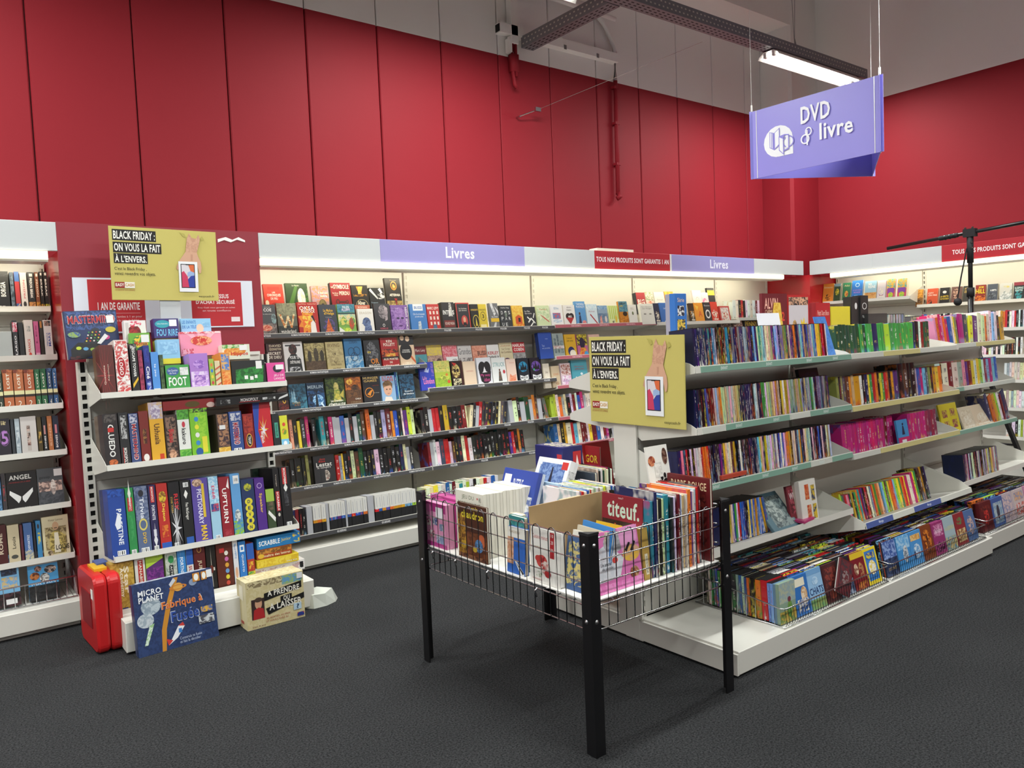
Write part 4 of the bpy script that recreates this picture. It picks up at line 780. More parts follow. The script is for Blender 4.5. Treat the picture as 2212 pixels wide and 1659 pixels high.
FO(S, wh, [
 (911, 942, 782, '3446b8', 'blue paperback with pink script', [('r', .8, .5, 1, .95, '8a6fc0', '3446b8'), ('p', [(.3, .66), (.5, .86), (.55, .7), (.7, .8), (.6, .62)], 'b8c4ec'), ('t', 'Lily', .15, .34, .45, .5, 'f0a8cc'), ('T', 'London', .2, .22, .95, .42, 'f08cc0'), ('r', .45, .02, .95, .1, 'e85aa8', '3446b8')]),
 (943, 977, 779, 'b4c84a', 'green meadow paperback with a poppy branch', [('r', 0, .6, 1, 1, 'e0d070', 'b8c86a'), ('r', 0, 0, 1, .4, 'a4c43c', '8ab03a'), ('t', "qui l'homme", .2, .78, .8, .83, '6a6a34'), ('t', 'que nous', .3, .7, .75, .75, '6a6a34'), ('e', .6, .4, .3, .1, 'cfd85a', '8a9a3a'), ('e', .75, .5, .08, .05, 'e0863a'), ('e', .85, .25, .1, .06, 'd85a34')]),
 (979, 1004, 779, '2a1a18', 'dark paperback with a golden skull', [('e', .4, .62, .36, .26, 'd9c478', '6a4a22'), ('e', .3, .64, .1, .07, '241410'), ('e', .56, .64, .1, .07, '241410'), ('r', .1, .1, .8, .34, '1c1210', 'e3d8ae'), ('p', [(.1, .95), (.5, .9), (.3, .8)], 'c03028'), ('r', .8, 0, 1, 1, '3a1414')]),
 (1005, 1032, 780, 'e8cfb4', 'plain beige paperback with small pink title', [('t', 'ROMARIN', .25, .58, .78, .64, 'd08a7a'), ('r', .14, .12, .86, .13, 'd8b898')]),
 (1035, 1066, 772, 'e2e3ea', 'white paperback with a black heart and pink script', [('e', .36, .62, .28, .24, '1f1e22'), ('e', .7, .62, .26, .24, '1f1e22'), ('p', [(.1, .5), (.95, .5), (.86, .16), (.5, .02), (.2, .16)], '1f1e22'), ('p', [(.4, .5), (.5, .68), (.6, .5), (.7, .47), (.32, .46)], 'e9e6ea'), ('t', 'My sexy', .2, .3, .85, .42, 'e05a9c'), ('t', 'idiot', .4, .14, .8, .27, 'e05a9c')]),
 (1067, 1097, 772, 'e6e8e6', 'white paperback with a thin standing man', [('T', 'STRUCK', .08, .66, .94, .82, '8fb4b4'), ('p', [(.38, .12), (.46, .48), (.6, .48), (.66, .12)], '4a4f4a', '7a5a4a'), ('e', .52, .53, .05, .05, '5a3a2e'), ('e', .84, .46, .09, .07, 'c8404a')]),
 (1098, 1119, 775, 'ecd0c0', 'pale peach paperback with an orange shape', [('t', 'Avant', .35, .82, .85, .87, 'd88a78'), ('p', [(.1, .06), (.3, .4), (.5, .3), (.9, .36), (.85, .06)], 'e0805a', 'e8a488')]),
 (1122, 1146, 773, '18222e', 'black paperback with a blue night castle', [('e', .5, .64, .4, .22, '2f9ac0', '1c5f8c'), ('p', [(.2, .5), (.3, .72), (.4, .6), (.5, .86), (.6, .6), (.72, .72), (.82, .5)], '10161e'), ('p', [(.14, .12), (.3, .08), (.5, .12), (.7, .08), (.88, .12), (.88, .3), (.5, .24), (.14, .3)], 'eceef0'), ('T', 'MANOIR', .2, .14, .82, .24, '141a22')], {'th': .03}),
 (1149, 1174, 772, '1c1722', 'black paperback with a purple night castle', [('e', .5, .64, .4, .22, '7a5ab0', '4a2f7a'), ('p', [(.2, .5), (.3, .72), (.4, .6), (.5, .86), (.6, .6), (.72, .72), (.82, .5)], '120e18'), ('p', [(.14, .12), (.3, .08), (.5, .12), (.7, .08), (.88, .12), (.88, .3), (.5, .24), (.14, .3)], 'eceef0'), ('T', 'MANOIR', .2, .14, .82, .24, '1a1422'), ('e', .3, .5, .07, .05, '3fae7a')], {'th': .03}),
], d=.008, lean=8, group=G2)
S = wl[1].sh['4']; row(S, 914, 'K7- k9 q8- r8 r8 k9 Y10 k9 k10 k10 R9 c3 /12 c7 K6 q7- r7 K6 K6 k8 k8 k7 c5 S6 K8 |0 .9 q9- c9 k6+ q10- G10 q7- o6+ O5 q8- \\8 k7 S7-', 'on third crime shelf', group='spine-out crime novels', hr=(.195, .225))
S = wl[1].sh['5']; row(S, 929, 'R6 q7- w6 w8 d9 r11 f6- O6- k7 K8 w7 r7 w8- K8 k8 k8+ k8+ k8+ k8+ k8+ k8+ k8+ k8+ P6 r6 k7 o5 k8', 'on fourth crime shelf', group='spine-out crime novels', hr=(.2, .225))
S = wl[1].sh['6']; row(S, 925, 'w8- c8 y10 w8- w8 b8 w6 R7 w8- t8- w7 L7- w8 k7 w8 c8 r7 w9 b8 w7', 'on bottom crime shelf', group='spine-out crime novels', hr=(.185, .205))
# ---------------------------------------------------------------- sentimental bay
S = wl[2].sh['1']; wh = 'on the top pink-edged shelf'; G3 = 'romance paperbacks displayed face-out'
FO(S, wh, [
 (1163, 1191, 660, 'cfdcb0', 'pale green paperback with a map', [('r', .05, .3, .95, .9, 'b8cfa0', 'dfe6c4'), ('p', [(.2, .6), (.5, .4), (.9, .2), (.9, .26), (.5, .48)], 'c86a5a'), ('t', 'Carnets', .2, .78, .8, .86, 'd0805a')]),
 (1193, 1219, 658, 'ecebec', 'white paperback with small red and blue art', [('r', .15, .35, .8, .62, 'c85a64', '6a84b8'), ('e', .5, .25, .36, .08, 'a8c4dc', 'ecebec'), ('t', 'Elle', .3, .78, .7, .88, '8fb0d0')]),
 (1221, 1246, 659, 'e9e6e4', 'white paperback with a dark ribboned heart', [('t', 'JEAN', .3, .84, .7, .92, '4a4a4e'), ('t', 'MARC', .28, .72, .72, .8, '4a4a4e'), ('e', .36, .46, .22, .16, '2f2628'), ('e', .64, .46, .22, .16, '2f2628'), ('p', [(.16, .4), (.84, .4), (.5, .08)], 'b0343a'), ('T', 'MES', .36, .4, .66, .5, 'f2efec')]),
 (1247, 1269, 651, '5f9ad0', 'sky blue paperback with a woman on the shore', [('t', 'TAMARA', .12, .84, .9, .93, 'eef3f6'), ('t', 'McKINLEY', .1, .73, .94, .82, 'eef3f6'), ('p', [(.2, .02), (.3, .4), (.45, .44), (.5, .02)], '2f3a5a'), ('e', .37, .5, .08, .06, '5a3a2a'), ('e', .75, .14, .2, .08, 'd87a7a', 'e8b0a8'), ('r', 0, 0, 1, .1, 'e8e4dc')]),
 (1270, 1294, 657, 'd3e2ea', 'pale blue paperback with a slanting red stripe', [('p', [(.3, .5), (.36, .55), (.95, .1), (.9, .05)], 'b0343a'), ('t', 'Aimer', .2, .62, .8, .7, 'a8788a'), ('r', 0, .75, 1, 1, 'c3dcea', 'e3ecf0')]),
 (1295, 1316, 660, '8fa6bc', 'blue paperback with two people by the sea', [('r', 0, .8, 1, 1, '6f9ac4', '9fbcd4'), ('r', 0, 0, 1, .6, '7a8ea4', '5a7a9a'), ('p', [(.1, 0), (.15, .4), (.3, .5), (.4, 0)], 'e0b09a', 'd88a84'), ('e', .75, .3, .12, .16, 'dcd0cc')]),
 (1318, 1339, 660, 'dfe8b0', 'white paperback with lime stripes', [('r', .08+.2*i, .3, .17+.2*i, .98, 'b8d04a') for i in range(5)]+[('T', 'F', .3, .06, .5, .2, '2a2a2e'), ('e', .7, .3, .1, .2, 'e0c040')]),
 (1341, 1360, 651, 'c9822c', 'paperback with a lone tree at sunset', [('r', 0, .55, 1, 1, '3f7a94', '6a9aa4'), ('r', 0, 0, 1, .3, 'b0661c', 'd89034'), ('e', .65, .46, .26, .1, '2a241c'), ('T', 'SARAH', .1, .86, .8, .95, '20282c'), ('t', 'LARK', .1, .76, .5, .84, 'e0c84a')]),
 (1361, 1379, 658, 'e6e6e0', 'plain white paperback with a green oval', [('t', 'BEL', .3, .74, .7, .86, 'b8b0a4'), ('e', .5, .56, .1, .09, '7a8a5a', '4a4a3a')]),
], d=.008, lean=8, group=G3)
S = wl[2].sh['2']
FO(S, 'on the second pink-edged shelf', [
 (1168, 1197, 718, '2b50a8', 'plain royal blue paperback', [('t', 'Tout', .2, .46, .4, .54, 'b8c8ec'), ('t', 'est possible', .2, .36, .8, .43, 'b8c8ec'), ('t', 'roman', .5, .74, .7, .77, 'b8c8ec')], {'th': .045, 'side': '223c80'}),
 (1198, 1222, 720, '9aa6a2', 'grey-green paperback with a city skyline', [('r', .1, .2, .3, .8, '5f6f72', '7f8f90'), ('r', .4, .2, .55, .95, '4a5a60', '7f8f90'), ('r', .65, .2, .9, .7, '6a7a7c', '8f9f9c'), ('r', 0, .38, 1, .5, 'e3ddd8', 'c8a8a4')]),
 (1224, 1248, 722, 'dfae2e', 'yellow paperback with a navy curl', [('t', "L'amour", .2, .8, .7, .88, '5a4a1c'), ('t', 'est une', .2, .68, .75, .75, '5a4a1c'), ('e', .5, .26, .3, .2, '26306a'), ('e', .62, .16, .28, .16, 'ece4d0')]),
 (1250, 1272, 722, 'c86a9a', 'paperback with a dark face on bright shapes', [('r', 0, .5, 1, 1, 'd8c23a', '2a2426'), ('e', .5, .6, .26, .26, '2a2440'), ('p', [(.1, 0), (.3, .4), (.8, .4), (.95, 0)], 'd84a3a', 'e8b03a'), ('e', .8, .1, .2, .14, '4a9ad0')]),
 (1276, 1300, 722, 'e3b9a8', 'pale salmon paperback mostly hidden by the poster', [('t', 'Mon', .2, .7, .7, .8, 'a05a50')]),
], d=.008, lean=8, group=G3)
S = wl[2].sh['3']
FO(S, 'on the third pink-edged shelf', [
 (1178, 1192, 785, 'e0d6c4', 'narrow cream paperback', [('t', 'Une', .3, .6, .7, .7, '6a4a3a')]),
 (1195, 1213, 790, 'cdb99a', 'tan paperback with orange title', [('t', 'DONNER', .2, .56, .85, .66, 'c8744a'), ('e', .6, .2, .2, .08, 'b08a6a', 'cdb99a')]),
 (1215, 1237, 784, 'dcc4cc', 'paperback with a pink and brown collage', [('r', .05, .5, .95, .95, 'a86a60', 'ead8d4'), ('r', .05, .05, .95, .45, 'd8a0c8', 'efe6ee'), ('t', 'Roméo', .2, .2, .85, .34, '8a5a9a')]),
 (1239, 1273, 777, '4f9fb0', 'teal paperback with small white drawings', [('t', 'Mémoire', .2, .72, .8, .78, 'b0463a'), ('t', 'effacée', .2, .62, .8, .68, 'b0463a'), ('e', .3, .3, .1, .08, 'e6eef0', '4f9fb0'), ('e', .7, .2, .12, .1, 'e6eef0', '4f9fb0'), ('e', .6, .45, .08, .05, 'd8e4e8')], {'th': .03}),
], d=.008, lean=8, group=G3)
S = wl[2].sh['4']; row(S, 1194, 'L8 L4 w6 o7 s5- c5 k8- w5 R6 w4 b7- m6 q5- w5 w5 c5 k5 k9', 'on fourth pink-edged shelf', group='spine-out romance novels', hr=(.195, .225))
S = wl[2].sh['5']; row(S, 1202, 'b8 c6 k8 Y5 w10 r6 l8- w7 R6 R6 w5 y6 R10 b8 w6 R6 m5 k7 q7 k5 y6 c6 w7 k8 R7 w8', 'on fifth pink-edged shelf', group='spine-out romance novels', hr=(.195, .225))
# ---------------------------------------------------------------- bays behind the island
S = wl[3].sh['1']; G4 = 'mixed paperbacks displayed face-out'
riser(S, 1385, 1560, .09, .12, .13, 'white display riser on the plain white shelf')
FO(S, 'in the plain shelf back row', [
 (1380, 1399, 632, 'a8343a', 'red paperback with a thick black spine and large title', [('T', 'BIG', .1, .45, .9, .68, 'f1ede6')], {'th': .05, 'side': '2a3038'}),
 (1400, 1417, 631, 'e6cfc2', 'floral white paperback', [('e', .5, .35, .3, .25, 'd87a5a', 'e8c4b4'), ('r', 0, .6, 1, 1, 'e8d8cc', '9aae7a')]),
 (1419, 1441, 631, 'e4e4dc', 'pale paperback with faint lettering', [('t', 'Amour', .2, .6, .8, .7, 'b8b8b0'), ('p', [(.4, .2), (.6, .4), (.7, .38), (.5, .15)], 'b07a7a')]),
 (1442, 1461, 630, 'e8a82c', 'orange and yellow paperback', [('r', 0, .3, 1, 1, 'e8982a', 'f0cc4a')]),
 (1502, 1521, 627, 'ece6e2', 'white paperback with a line drawing', [('o', .5, .5, .2, .2, .1, 'b8a49c')]),
 (1521, 1536, 632, 'ecd6dc', 'white paperback with a pink heart', [('e', .4, .5, .3, .22, 'd8609c', 'e89abc')]),
 (1535, 1550, 622, '2a2a2e', 'black paperback with a yellow band', [('r', 0, .7, 1, .9, 'dcc83a'), ('r', 0, .1, 1, .24, 'e0b83a')]),
], d=.1, lift=.12, lean=10, group=G4)
FO(S, 'in the plain shelf front row', [
 (1388, 1417, 656, 'e3e3dc', 'white paperback with small drawings', [('t', 'Nos Histoires', .1, .82, .9, .88, '8a8a84'), ('t', 'Les Visages', .15, .72, .85, .8, '6a6a64'), ('e', .3, .5, .1, .04, '9a9a94'), ('e', .7, .5, .1, .04, '9a9a94')], {'th': .03}),
 (1417, 1429, 655, '25304a', 'dark navy paperback', [('r', .2, .3, .9, .6, '4a3a2a', '25304a')]),
 (1430, 1451, 654, '3f74c0', 'blue paperback with a snowy mountain', [('t', 'Latitude', .4, .7, .9, .78, 'dfe8f4'), ('p', [(.2, 0), (.6, .3), (1, .05), (1, 0)], 'dfe6ee')]),
 (1452, 1465, 653, 'e3d84a', 'plain yellow paperback', [('r', .2, .55, .8, .6, 'b8a83a')]),
 (1494, 1504, 655, '3a2a1c', 'black and amber paperback', [('r', 0, .3, 1, .6, 'd89a2c', '3a2a1c')]),
 (1504, 1524, 654, 'ea9a2e', 'orange paperback with red letter', [('T', 'A', .4, .3, .8, .6, 'd8602c'), ('p', [(.1, .9), (.5, .8), (.3, .6)], 'f0c04a')]),
 (1525, 1540, 653, '2b2c30', 'black paperback with a white ring', [('o', .5, .42, .36, .22, .35, 'e6e6e4'), ('t', 'Illusion', .1, .8, .9, .88, 'd8d8d6')]),
 (1540, 1555, 652, 'd83a24', 'bright red paperback', [('r', .1, .4, .9, .5, 'f0d8c8')]),
 (1558, 1580, 661, 'c0403a', 'red framed paperback leaning at the shelf end', [('r', .12, .1, .88, .9, 'e3e0da', 'c9a8a4')]),
], d=.01, lean=10, group=G4)
S = wl[4].sh['1']; row(S, 1585, 'w7 w6 k5 r5 k4 w5 w5 c6 w6 R4 w5 w5 k4 K5', 'on corner shelf', group='spine-out novels by the corner', hr=(.2, .21), noun='pocket novel', name='pocket_novel')
S = wl[4].sh['2']; FO(S, 'lying below the corner shelf', [(1560, 1590, 690, '3a3432', 'dark photographic hardback', [('r', .1, .1, .9, .9, '5a4a44', 'c9b0a4')]), (1592, 1612, 686, 'b08a7a', 'brown photographic paperback', [('r', .1, .1, .9, .9, '8a5a44', 'd9c0b4')]), (1614, 1650, 688, '1c1a18', 'black paperback with yellow capitals', [('T', 'PENNY', .1, .7, .8, .9, 'd8b83a'), ('r', .1, .2, .9, .6, 'a85a24', '1c1a18')])], d=.02, lean=10, group=G4)
# ================================================================ island rack contents
def stand(name, label, cat, group, ax, val, px0, px1, pyt, zb, th, base, items=(), lean=0, h=None, **kw):
    """block facing -y on plane y=val (ax 1) or facing -x on plane x=val (ax 0), placed from pixel columns of its foot"""
    if ax == 1:
        a = along(px0, (0, val, zb), (1, 0, 0)); b = along(px1, (0, val, zb), (1, 0, 0)); loc = Vector(((a+b)/2, val, zb)); rz = 0
    else:
        a = along(px0, (val, 0, zb), (0, 1, 0)); b = along(px1, (val, 0, zb), (0, 1, 0)); loc = Vector((val, (a+b)/2, zb)); rz = -math.pi/2
    t = math.radians(lean)
    if h is None:
        h = .2
        for _ in range(6):
            p = on((px0+px1)/2, pyt, ax, val+h*math.sin(t)); h = max(.03, (p.z-zb)/math.cos(t))
    return block(name, label, cat, group, loc, rz, abs(b-a), th, h, base, items, -t, **kw)
def drow(S, px0, px1, pal, where, h=.19, th=.0148, group=None, d=.012, first=0):
    """row of DVD cases spine-out between two pixel columns, sleeve colours from pal"""
    B = S.bay; y = S.front+d; z = S.zf-.018
    x = px0[0] if isinstance(px0, tuple) else B.xat(px0, y, z); xe = B.xat(px1, y, z); n = int((xe-x)/th)
    Rt = Matrix.Translation((0, S.front, S.zf)) @ Matrix.Rotation(-S.tilt, 4, 'X'); W = Matrix.Translation(B.loc) @ B.R.to_4x4()
    cs = ['B' if i < first else pal[int(i*len(pal)/n)] for i in range(n)]
    for i, c in enumerate(cs):
        hh = h*random.choice((1, 1, 1, 1, .99, 1.005)); 
        Mx = W @ Rt @ Matrix.Translation((x+(i+.5)*th, d+random.uniform(0, .005), -.0174)) @ Matrix.Diagonal((th-.0008, .135, hh, 1))
        drop(DVD, 'dvd_case', Mx, c, near(cs, i, 'DVD case', where), 'DVD', group or 'DVD cases on the island rack', acc=c if i == 0 else random.choice('wcnlyYoebrtPkkw'), vary=.12)
g0, g1, g2 = gi
drow(g0.sh['1'], (.022,), 1792, 'PPPddBtBtzkGRkOtkKzBRzdBvzBPklBctiizcnPBlfBzzugBfPBoOBzlbnBbzvclbyyYrrRw', 'on top green-edged shelf', first=4)
drow(g0.sh['2'], (.022,), 1796, 'BKkKbRRcinYcniccnnBBBBBBkwsBBgwcsncYckywYcnsiunLlBnzsgiBKzzSzzBB', 'on second green-edged shelf')
drow(g0.sh['3'], 1470, 1800, 'BpBrkwkwwroorRkBKPBycwwOYkwKBKKBBBdlycBywwcbwBbwbwYYkwcdlYBwcliBwBkbBwdBwYw', 'on third green-edged shelf')
S = g0.sh['4']; drow(S, 1560, 1648, 'bwlbYwbgwrbBkybnbYbl', 'on plain lower shelf', d=.07, first=1)
row(S, 1650, '\\12 b6 Y4 b5', 'leaning at row end', d=.07, hr=(.189, .19), dep=(.13, .132), name='dvd_case', noun='DVD case', cat='DVD', me=DVD, group='DVD cases on the island rack')
face(g0.sh['3'], 1409, 1456, 960, 'e8e6e0', 'white activity book with a black paw print on the third green-edged shelf', [('e', .75, .24, .16, .12, '1c1c1e'), ('e', .58, .38, .06, .05, '1c1c1e'), ('e', .72, .42, .06, .05, '1c1c1e'), ('e', .88, .38, .06, .05, '1c1c1e'), ('e', .2, .72, .16, .1, '8a3a2a', 'c9805a'), ('e', .82, .78, .12, .16, '4a2a22', '8a6a5a'), ('r', .3, .4, .62, .68, 'cfcdc8', 'e8e6e0')], lean=9, th=.006, d=.02, group='items lying on the DVD shelves')
face(S, 1676, 1730, 1052, '5c7f8c', 'grey-blue game case lying back beside the pink case', [('r', .2, .1, .95, .9, '8fa09f', '4a5a60'), ('e', .5, .5, .22, .3, 'b8c4c0', '6a7a7a')], lean=42, th=.016, d=.02, group='items lying on the DVD shelves', cat='DVD', name='game_case', pages=None)
face(S, 1712, 1740, 1044, '7a2430', 'crimson game case behind the grey-blue one', [('r', .1, .3, .9, .9, 'b04a5a', '5a1420'), ('T', 'WINX', .1, .66, .9, .82, 'f0d8dc')], lean=10, th=.016, d=.05, group='items lying on the DVD shelves', cat='DVD', name='game_case', pages=None)
face(S, 1735, 1770, 1034, 'e9e6de', 'white boxed DVD set with yellow and red blocks', [('r', .3, .55, .55, .9, 'c8502c', 'e08a5a'), ('r', .68, .5, .9, .86, 'e0c03a', '3a4a6a'), ('r', .35, .1, .6, .42, 'c8502c', 'e0a07a'), ('r', .7, .08, .92, .42, 'e0c03a', '3a4a6a')], lean=6, th=.05, d=.02, group='items lying on the DVD shelves', cat='DVD', name='dvd_box', pages=None, side='cfc8b8')
def flat(name, label, cat, group, loc, w_, dep, th, rz, base, items=(), **kw):
    """thing lying flat: cover up"""
    loc = (loc[0], loc[1], loc[2]+th+.0005)
    return block(name, label, cat, group, Vector(loc), rz, w_, th, dep, base, items, rx=-math.pi/2, **kw)
p = on(1668, 1125, 2, .485); flat('game_case', 'small pink game case lying flat on the plain lower shelf', 'DVD', 'items lying on the DVD shelves', (3.62, 2.225, .499), .125, .12, .012, .15, 'c23a78', [('r', .1, .1, .9, .9, 'd8609a', 'a82a64')], pages=None)
flat('game_case', 'orange-red case lying flat across the third green-edged shelf', 'DVD', 'items lying on the DVD shelves', (3.00, 2.226, .818), .19, .012, .02, 0, 'c8503a', [], pages=None)
# schoolbooks, albums and manga
WB = 'on schoolbook shelf'
row(g1.sh['1'], (.03,), 'G8 G8 G7 G7 G8 G7 G7 g7 G7 g7 g6 B13 g8 g5 L13 g8 g8 g9 g6 g6 /6 g11 B4 k8 w4 R6 G6 G6', WB, d=.09, hr=(.178, .188), dep=(.13, .14), name='schoolbook', noun='schoolbook', cat='textbook', group='schoolbooks on the island rack')
row(g1.sh['2'], (.03,), 'u5 K5 u5 S5 O7 Y6 n5 Y13 w5 k6 B6 y5 g5 r5 o5 k5 y5 g5 r5 o5 k5 Y6 P9 k11+++ O9+++ k7+++ k10+++ s4 b7 m5 l6 d5 u5 k6 Y6 y6 o6', 'below the schoolbooks', d=.09, hr=(.176, .186), dep=(.13, .15), name='children_book', noun="children's book", cat='book', group='books on the yellow-edged shelves')
face(g0.sh['2'], 1742, 1784, 793, '10131f', 'large navy hardback leaning at the end of the second DVD row', [('r', .1, .1, .9, .9, '1a2240', '10131f')], lean=12, th=.02, d=.16, h=.235, group='books on the yellow-edged shelves')
row(g1.sh['3'], (.025,), ' '.join(['m5.3']*17)+' /5 R6 m5 m5 |0 m4', 'on pink paperback shelf', d=.06, hr=(.176, .182), dep=(.12, .13), name='pink_paperback', noun='romance paperback', cat='book', group='pink paperbacks on the island rack')
face(g1.sh['3'], 1943, 1967, 905, '3f8fc8', 'blue booklet with a dark running figure among pink paperbacks', [('r', 0, 0, 1, .3, 'c22f6a'), ('p', [(.4, .4), (.5, .75), (.6, .75), (.65, .4)], '1d2a4a'), ('e', .55, .82, .07, .05, '1d2a4a'), ('r', .3, .06, .7, .2, 'e6e6e6')], lean=9, th=.01, group='pink paperbacks on the island rack')
row(g1.sh['3'], 1968, 'm6 m6 m6 m6 m6 m6 a6 a6 a6 a5', 'beside the blue booklet', hr=(.175, .178), dep=(.12, .13), name='pink_paperback', noun='romance paperback', cat='book', group='pink paperbacks on the island rack')
mg = 'L4 g4- S4- r4- p4- m4- G4- Y4 k4- g4- o5 t4 r4 P4 k4 r5 R4 w4 z4 r4 Y4 g4 o5 e4 t4 l4 L5 O4 g4 y4 o5 r4 l4 L5 y5 g4 o4 r4 y4 m5 w5 w4 m5+ y5+ g4+ k5++ O5++ Y5++ k5++ B5++'
row(g1.sh['4'], (.03,), mg, 'on Manga shelf', d=.13, ws=.86, hr=(.178, .184), dep=(.115, .12), name='manga_volume', noun='manga volume', cat='manga', group='manga volumes on the island rack')
row(g2.sh['1'], (.05,), '\\6 p4 o5 m5 p4 o4 m6- b7 w4 y4 u5 |0 m11+ d10 /7 y9- P10- c8 c7 o4 c6 w6+ l5+ w6+ |0 k7 Y9-', 'on end-bay top shelf', hr=(.2, .225), dep=(.14, .16), name='children_book', noun="children's album", cat='book', group='books on the end bay of the island rack')
row(g2.sh['2'], (.04,), 'w11 O3 w13 R9 w12 s9 p6 P6 R7 y7 w5 y5 L6 w5 a5 l6 m5 l6 b5', 'on end-bay second shelf', hr=(.185, .2), dep=(.14, .16), name='children_book', noun="children's album", cat='book', group='books on the end bay of the island rack')
FO(g2.sh['3'], 'on the third shelf of the end bay', [
 (2040, 2078, 869, 'd6c62e', 'yellow booklet with four small crests', [('r', .14, .55, .4, .8, '8a3a4a', 'c9b04a'), ('r', .58, .58, .84, .82, '8a3a4a', 'c9b04a'), ('r', .16, .18, .42, .44, '8a3a4a', 'c9b04a'), ('r', .6, .2, .86, .46, '8a3a4a', 'c9b04a')]),
 (2085, 2112, 872, 'd9cdb4', 'cream exercise pad leaning', [('r', .1, .1, .9, .86, 'e4dac4', 'd0c2a6')], {'lean': 20, 'h': .17}),
 (2112, 2150, 870, 'e0cfb4', 'beige stacked pads leaning', [('r', .05, .08, .95, .3, 'd4b89a', 'e6d8c0')], {'lean': 22, 'th': .03, 'h': .17})], d=.01, lean=12, th=.01, name='exercise_book', group='books on the end bay of the island rack')
row(g2.sh['3'], 2142, '\\20 d6 o8 Y6 L5 w5 R4 B9+', 'on end-bay third shelf', hr=(.22, .24), dep=(.13, .14), name='children_book', noun='album', cat='book', group='books on the end bay of the island rack')
drow(g2.sh['4'], (.06,), 2160, 'OasmkwSkwkRkKwszkswkzsyckynkpwRzS', 'on end-bay lower shelf', group='DVD cases on the end bay', first=2)
# ---------------------------------------------------------------- wire bins full of DVD cases on the base
def wire_bin(x0, x1, y0, y1, label, hf=.09, hb=.15, closed_left=True):
    t = thing('wire_bin', label, 'wire basket', (x0, y0, .117), 0, 'wire bins on the base of the island rack')
    W = x1-x0; D = y1-y0
    M().tube([(0, D, hb), (0, .02, hf), (.006, .006, hf), (.02, 0, hf), (W-.02, 0, hf), (W-.006, .006, hf), (W, .02, hf), (W, D, hb)], .0032, 6).build('top_rim', 'chrome', t, True)
    M().tube([(0, D, .004), (0, 0, .004), (W, 0, .004), (W, D, .004), (0, D, .004)], .003, 6).build('bottom_rim', 'chrome', t, True)
    m = M(); n = int(W/.022)
    for i in range(1, n):
        x = W*i/n; m.tube([(x-.016, 0, hf), (x, 0, .018), (x+.012, 0, .004)], .0014, 4, cap=False); m.tube([(x+.004, 0, .022), (x-.012, 0, .004)], .0014, 4, cap=False)
    o = m.build('front_wires', 'black_metal', t); o['kind'] = 'stuff'
    m = M(); n = int(D/.05)
    for i in range(1, n):
        y = D*i/n; z = hf+(hb-hf)*y/D
        for x in (0, W): m.tube([(x, y, z), (x, y, .004)], .0015, 4, cap=False)
    o = m.build('side_wires', 'chrome', t); o['kind'] = 'stuff'
    return t
rest = M()
SPN = 'kBbKwrlPdyoktsn'
def fill_bin(x0, y0, y1, fronts, where, left=None, cw=.1365, hmul=1.0):
    """columns of cases browsed from the front: cover faces -y; the two front cases of each column are things, the rest stuff"""
    for k, fr in enumerate(fronts):
        cx = x0+.006+cw*(k+.5); y = y0+.014; lean = math.radians(random.uniform(9, 14)) if not (left and k == 0) else math.radians(3)
        i = 0; row_c = left if (left and k == 0) else None
        while y < y1-.03:
            if row_c and i < len(row_c): c, th = row_c[i]
            else: c = random.choice('kkkKkBkwsrbydPOolkKtL'); th = random.choice((.0145, .0145, .0145, .0145, .024, .03))
            h = .19*hmul*random.choice((1, 1, 1, .99, 1.01, 1.03)); jx = random.uniform(-.002, .002)
            if i == 0:
                base, lab, items, th = fr[:4]
                block('dvd_box' if th > .02 else 'dvd_case', lab+' '+where, 'DVD', 'DVD cases in the wire bins', Vector((cx+jx, y, .1225)), 0, cw-.006, th, h, base, items, -lean, pages=None, side=fr[4] if len(fr) > 4 else '1b1b1e')
            elif row_c:
                Mx = Matrix.Translation((cx-cw/2+.003+jx, y+th/2, .1225)) @ Matrix.Rotation(-lean, 4, 'X') @ Matrix.Rotation(-math.pi/2, 4, 'Z') @ Matrix.Diagonal((th-.0006, cw-.008, h, 1))
                drop(DVD, 'dvd_case', Mx, c, '%s%s DVD case %s, behind the %s' % (sizeword(th, h), CN[c], where, ' '.join(fr[1].split()[:5])), 'DVD', 'DVD cases in the wire bins')
            else:
                rest.T = Matrix.Translation((cx+jx, y, .1225)) @ Matrix.Rotation(-lean, 4, 'X')
                a = cw/2-.004; cc = C(c); tc = cc if random.random() < .35 else C(random.choice('kKKwwwssrbyolPLdtnBwc'))
                n = rest.add([(-a, 0, 0), (a, 0, 0), (a, th-.0006, 0), (-a, th-.0006, 0), (-a, 0, h), (a, 0, h), (a, th-.0006, h), (-a, th-.0006, h)])
                rest.face([n+4, n+5, n+6, n+7], 0, tc)
                for q in ((0, 1, 5, 4), (1, 2, 6, 5), (2, 3, 7, 6), (3, 0, 4, 7)): rest.face([n+j for j in q], 0, cc, C('k'))
                rest.T = None
            y += (th+.0015)/math.cos(lean) if lean > .1 else th+.001; i += 1
wire_bin(3.10, 4.075, 2.045, 2.56, 'wire bin of DVD cases on the base, beside the bare base end')
wire_bin(4.11, 5.33, 2.045, 2.56, 'wire bin of DVD cases on the base, below the manga shelf')
wire_bin(5.41, 6.62, 2.07, 2.56, 'wire bin of DVD cases on the base of the end bay')
w1 = 'near the bare base'
left0 = [('z', .03), ('l', .0145), ('l', .0145), ('r', .035), ('o', .03), ('k', .03), ('o', .0145), ('b', .0145), ('w', .0145), ('b', .0145), ('s', .0145), ('K', .03), ('w', .0145), ('S', .0145), ('b', .0145), ('n', .0145), ('g', .0145), ('b', .0145), ('t', .0145), ('g', .0145), ('w', .0145), ('k', .0145), ('Y', .0145), ('s', .0145), ('b', .0145)]
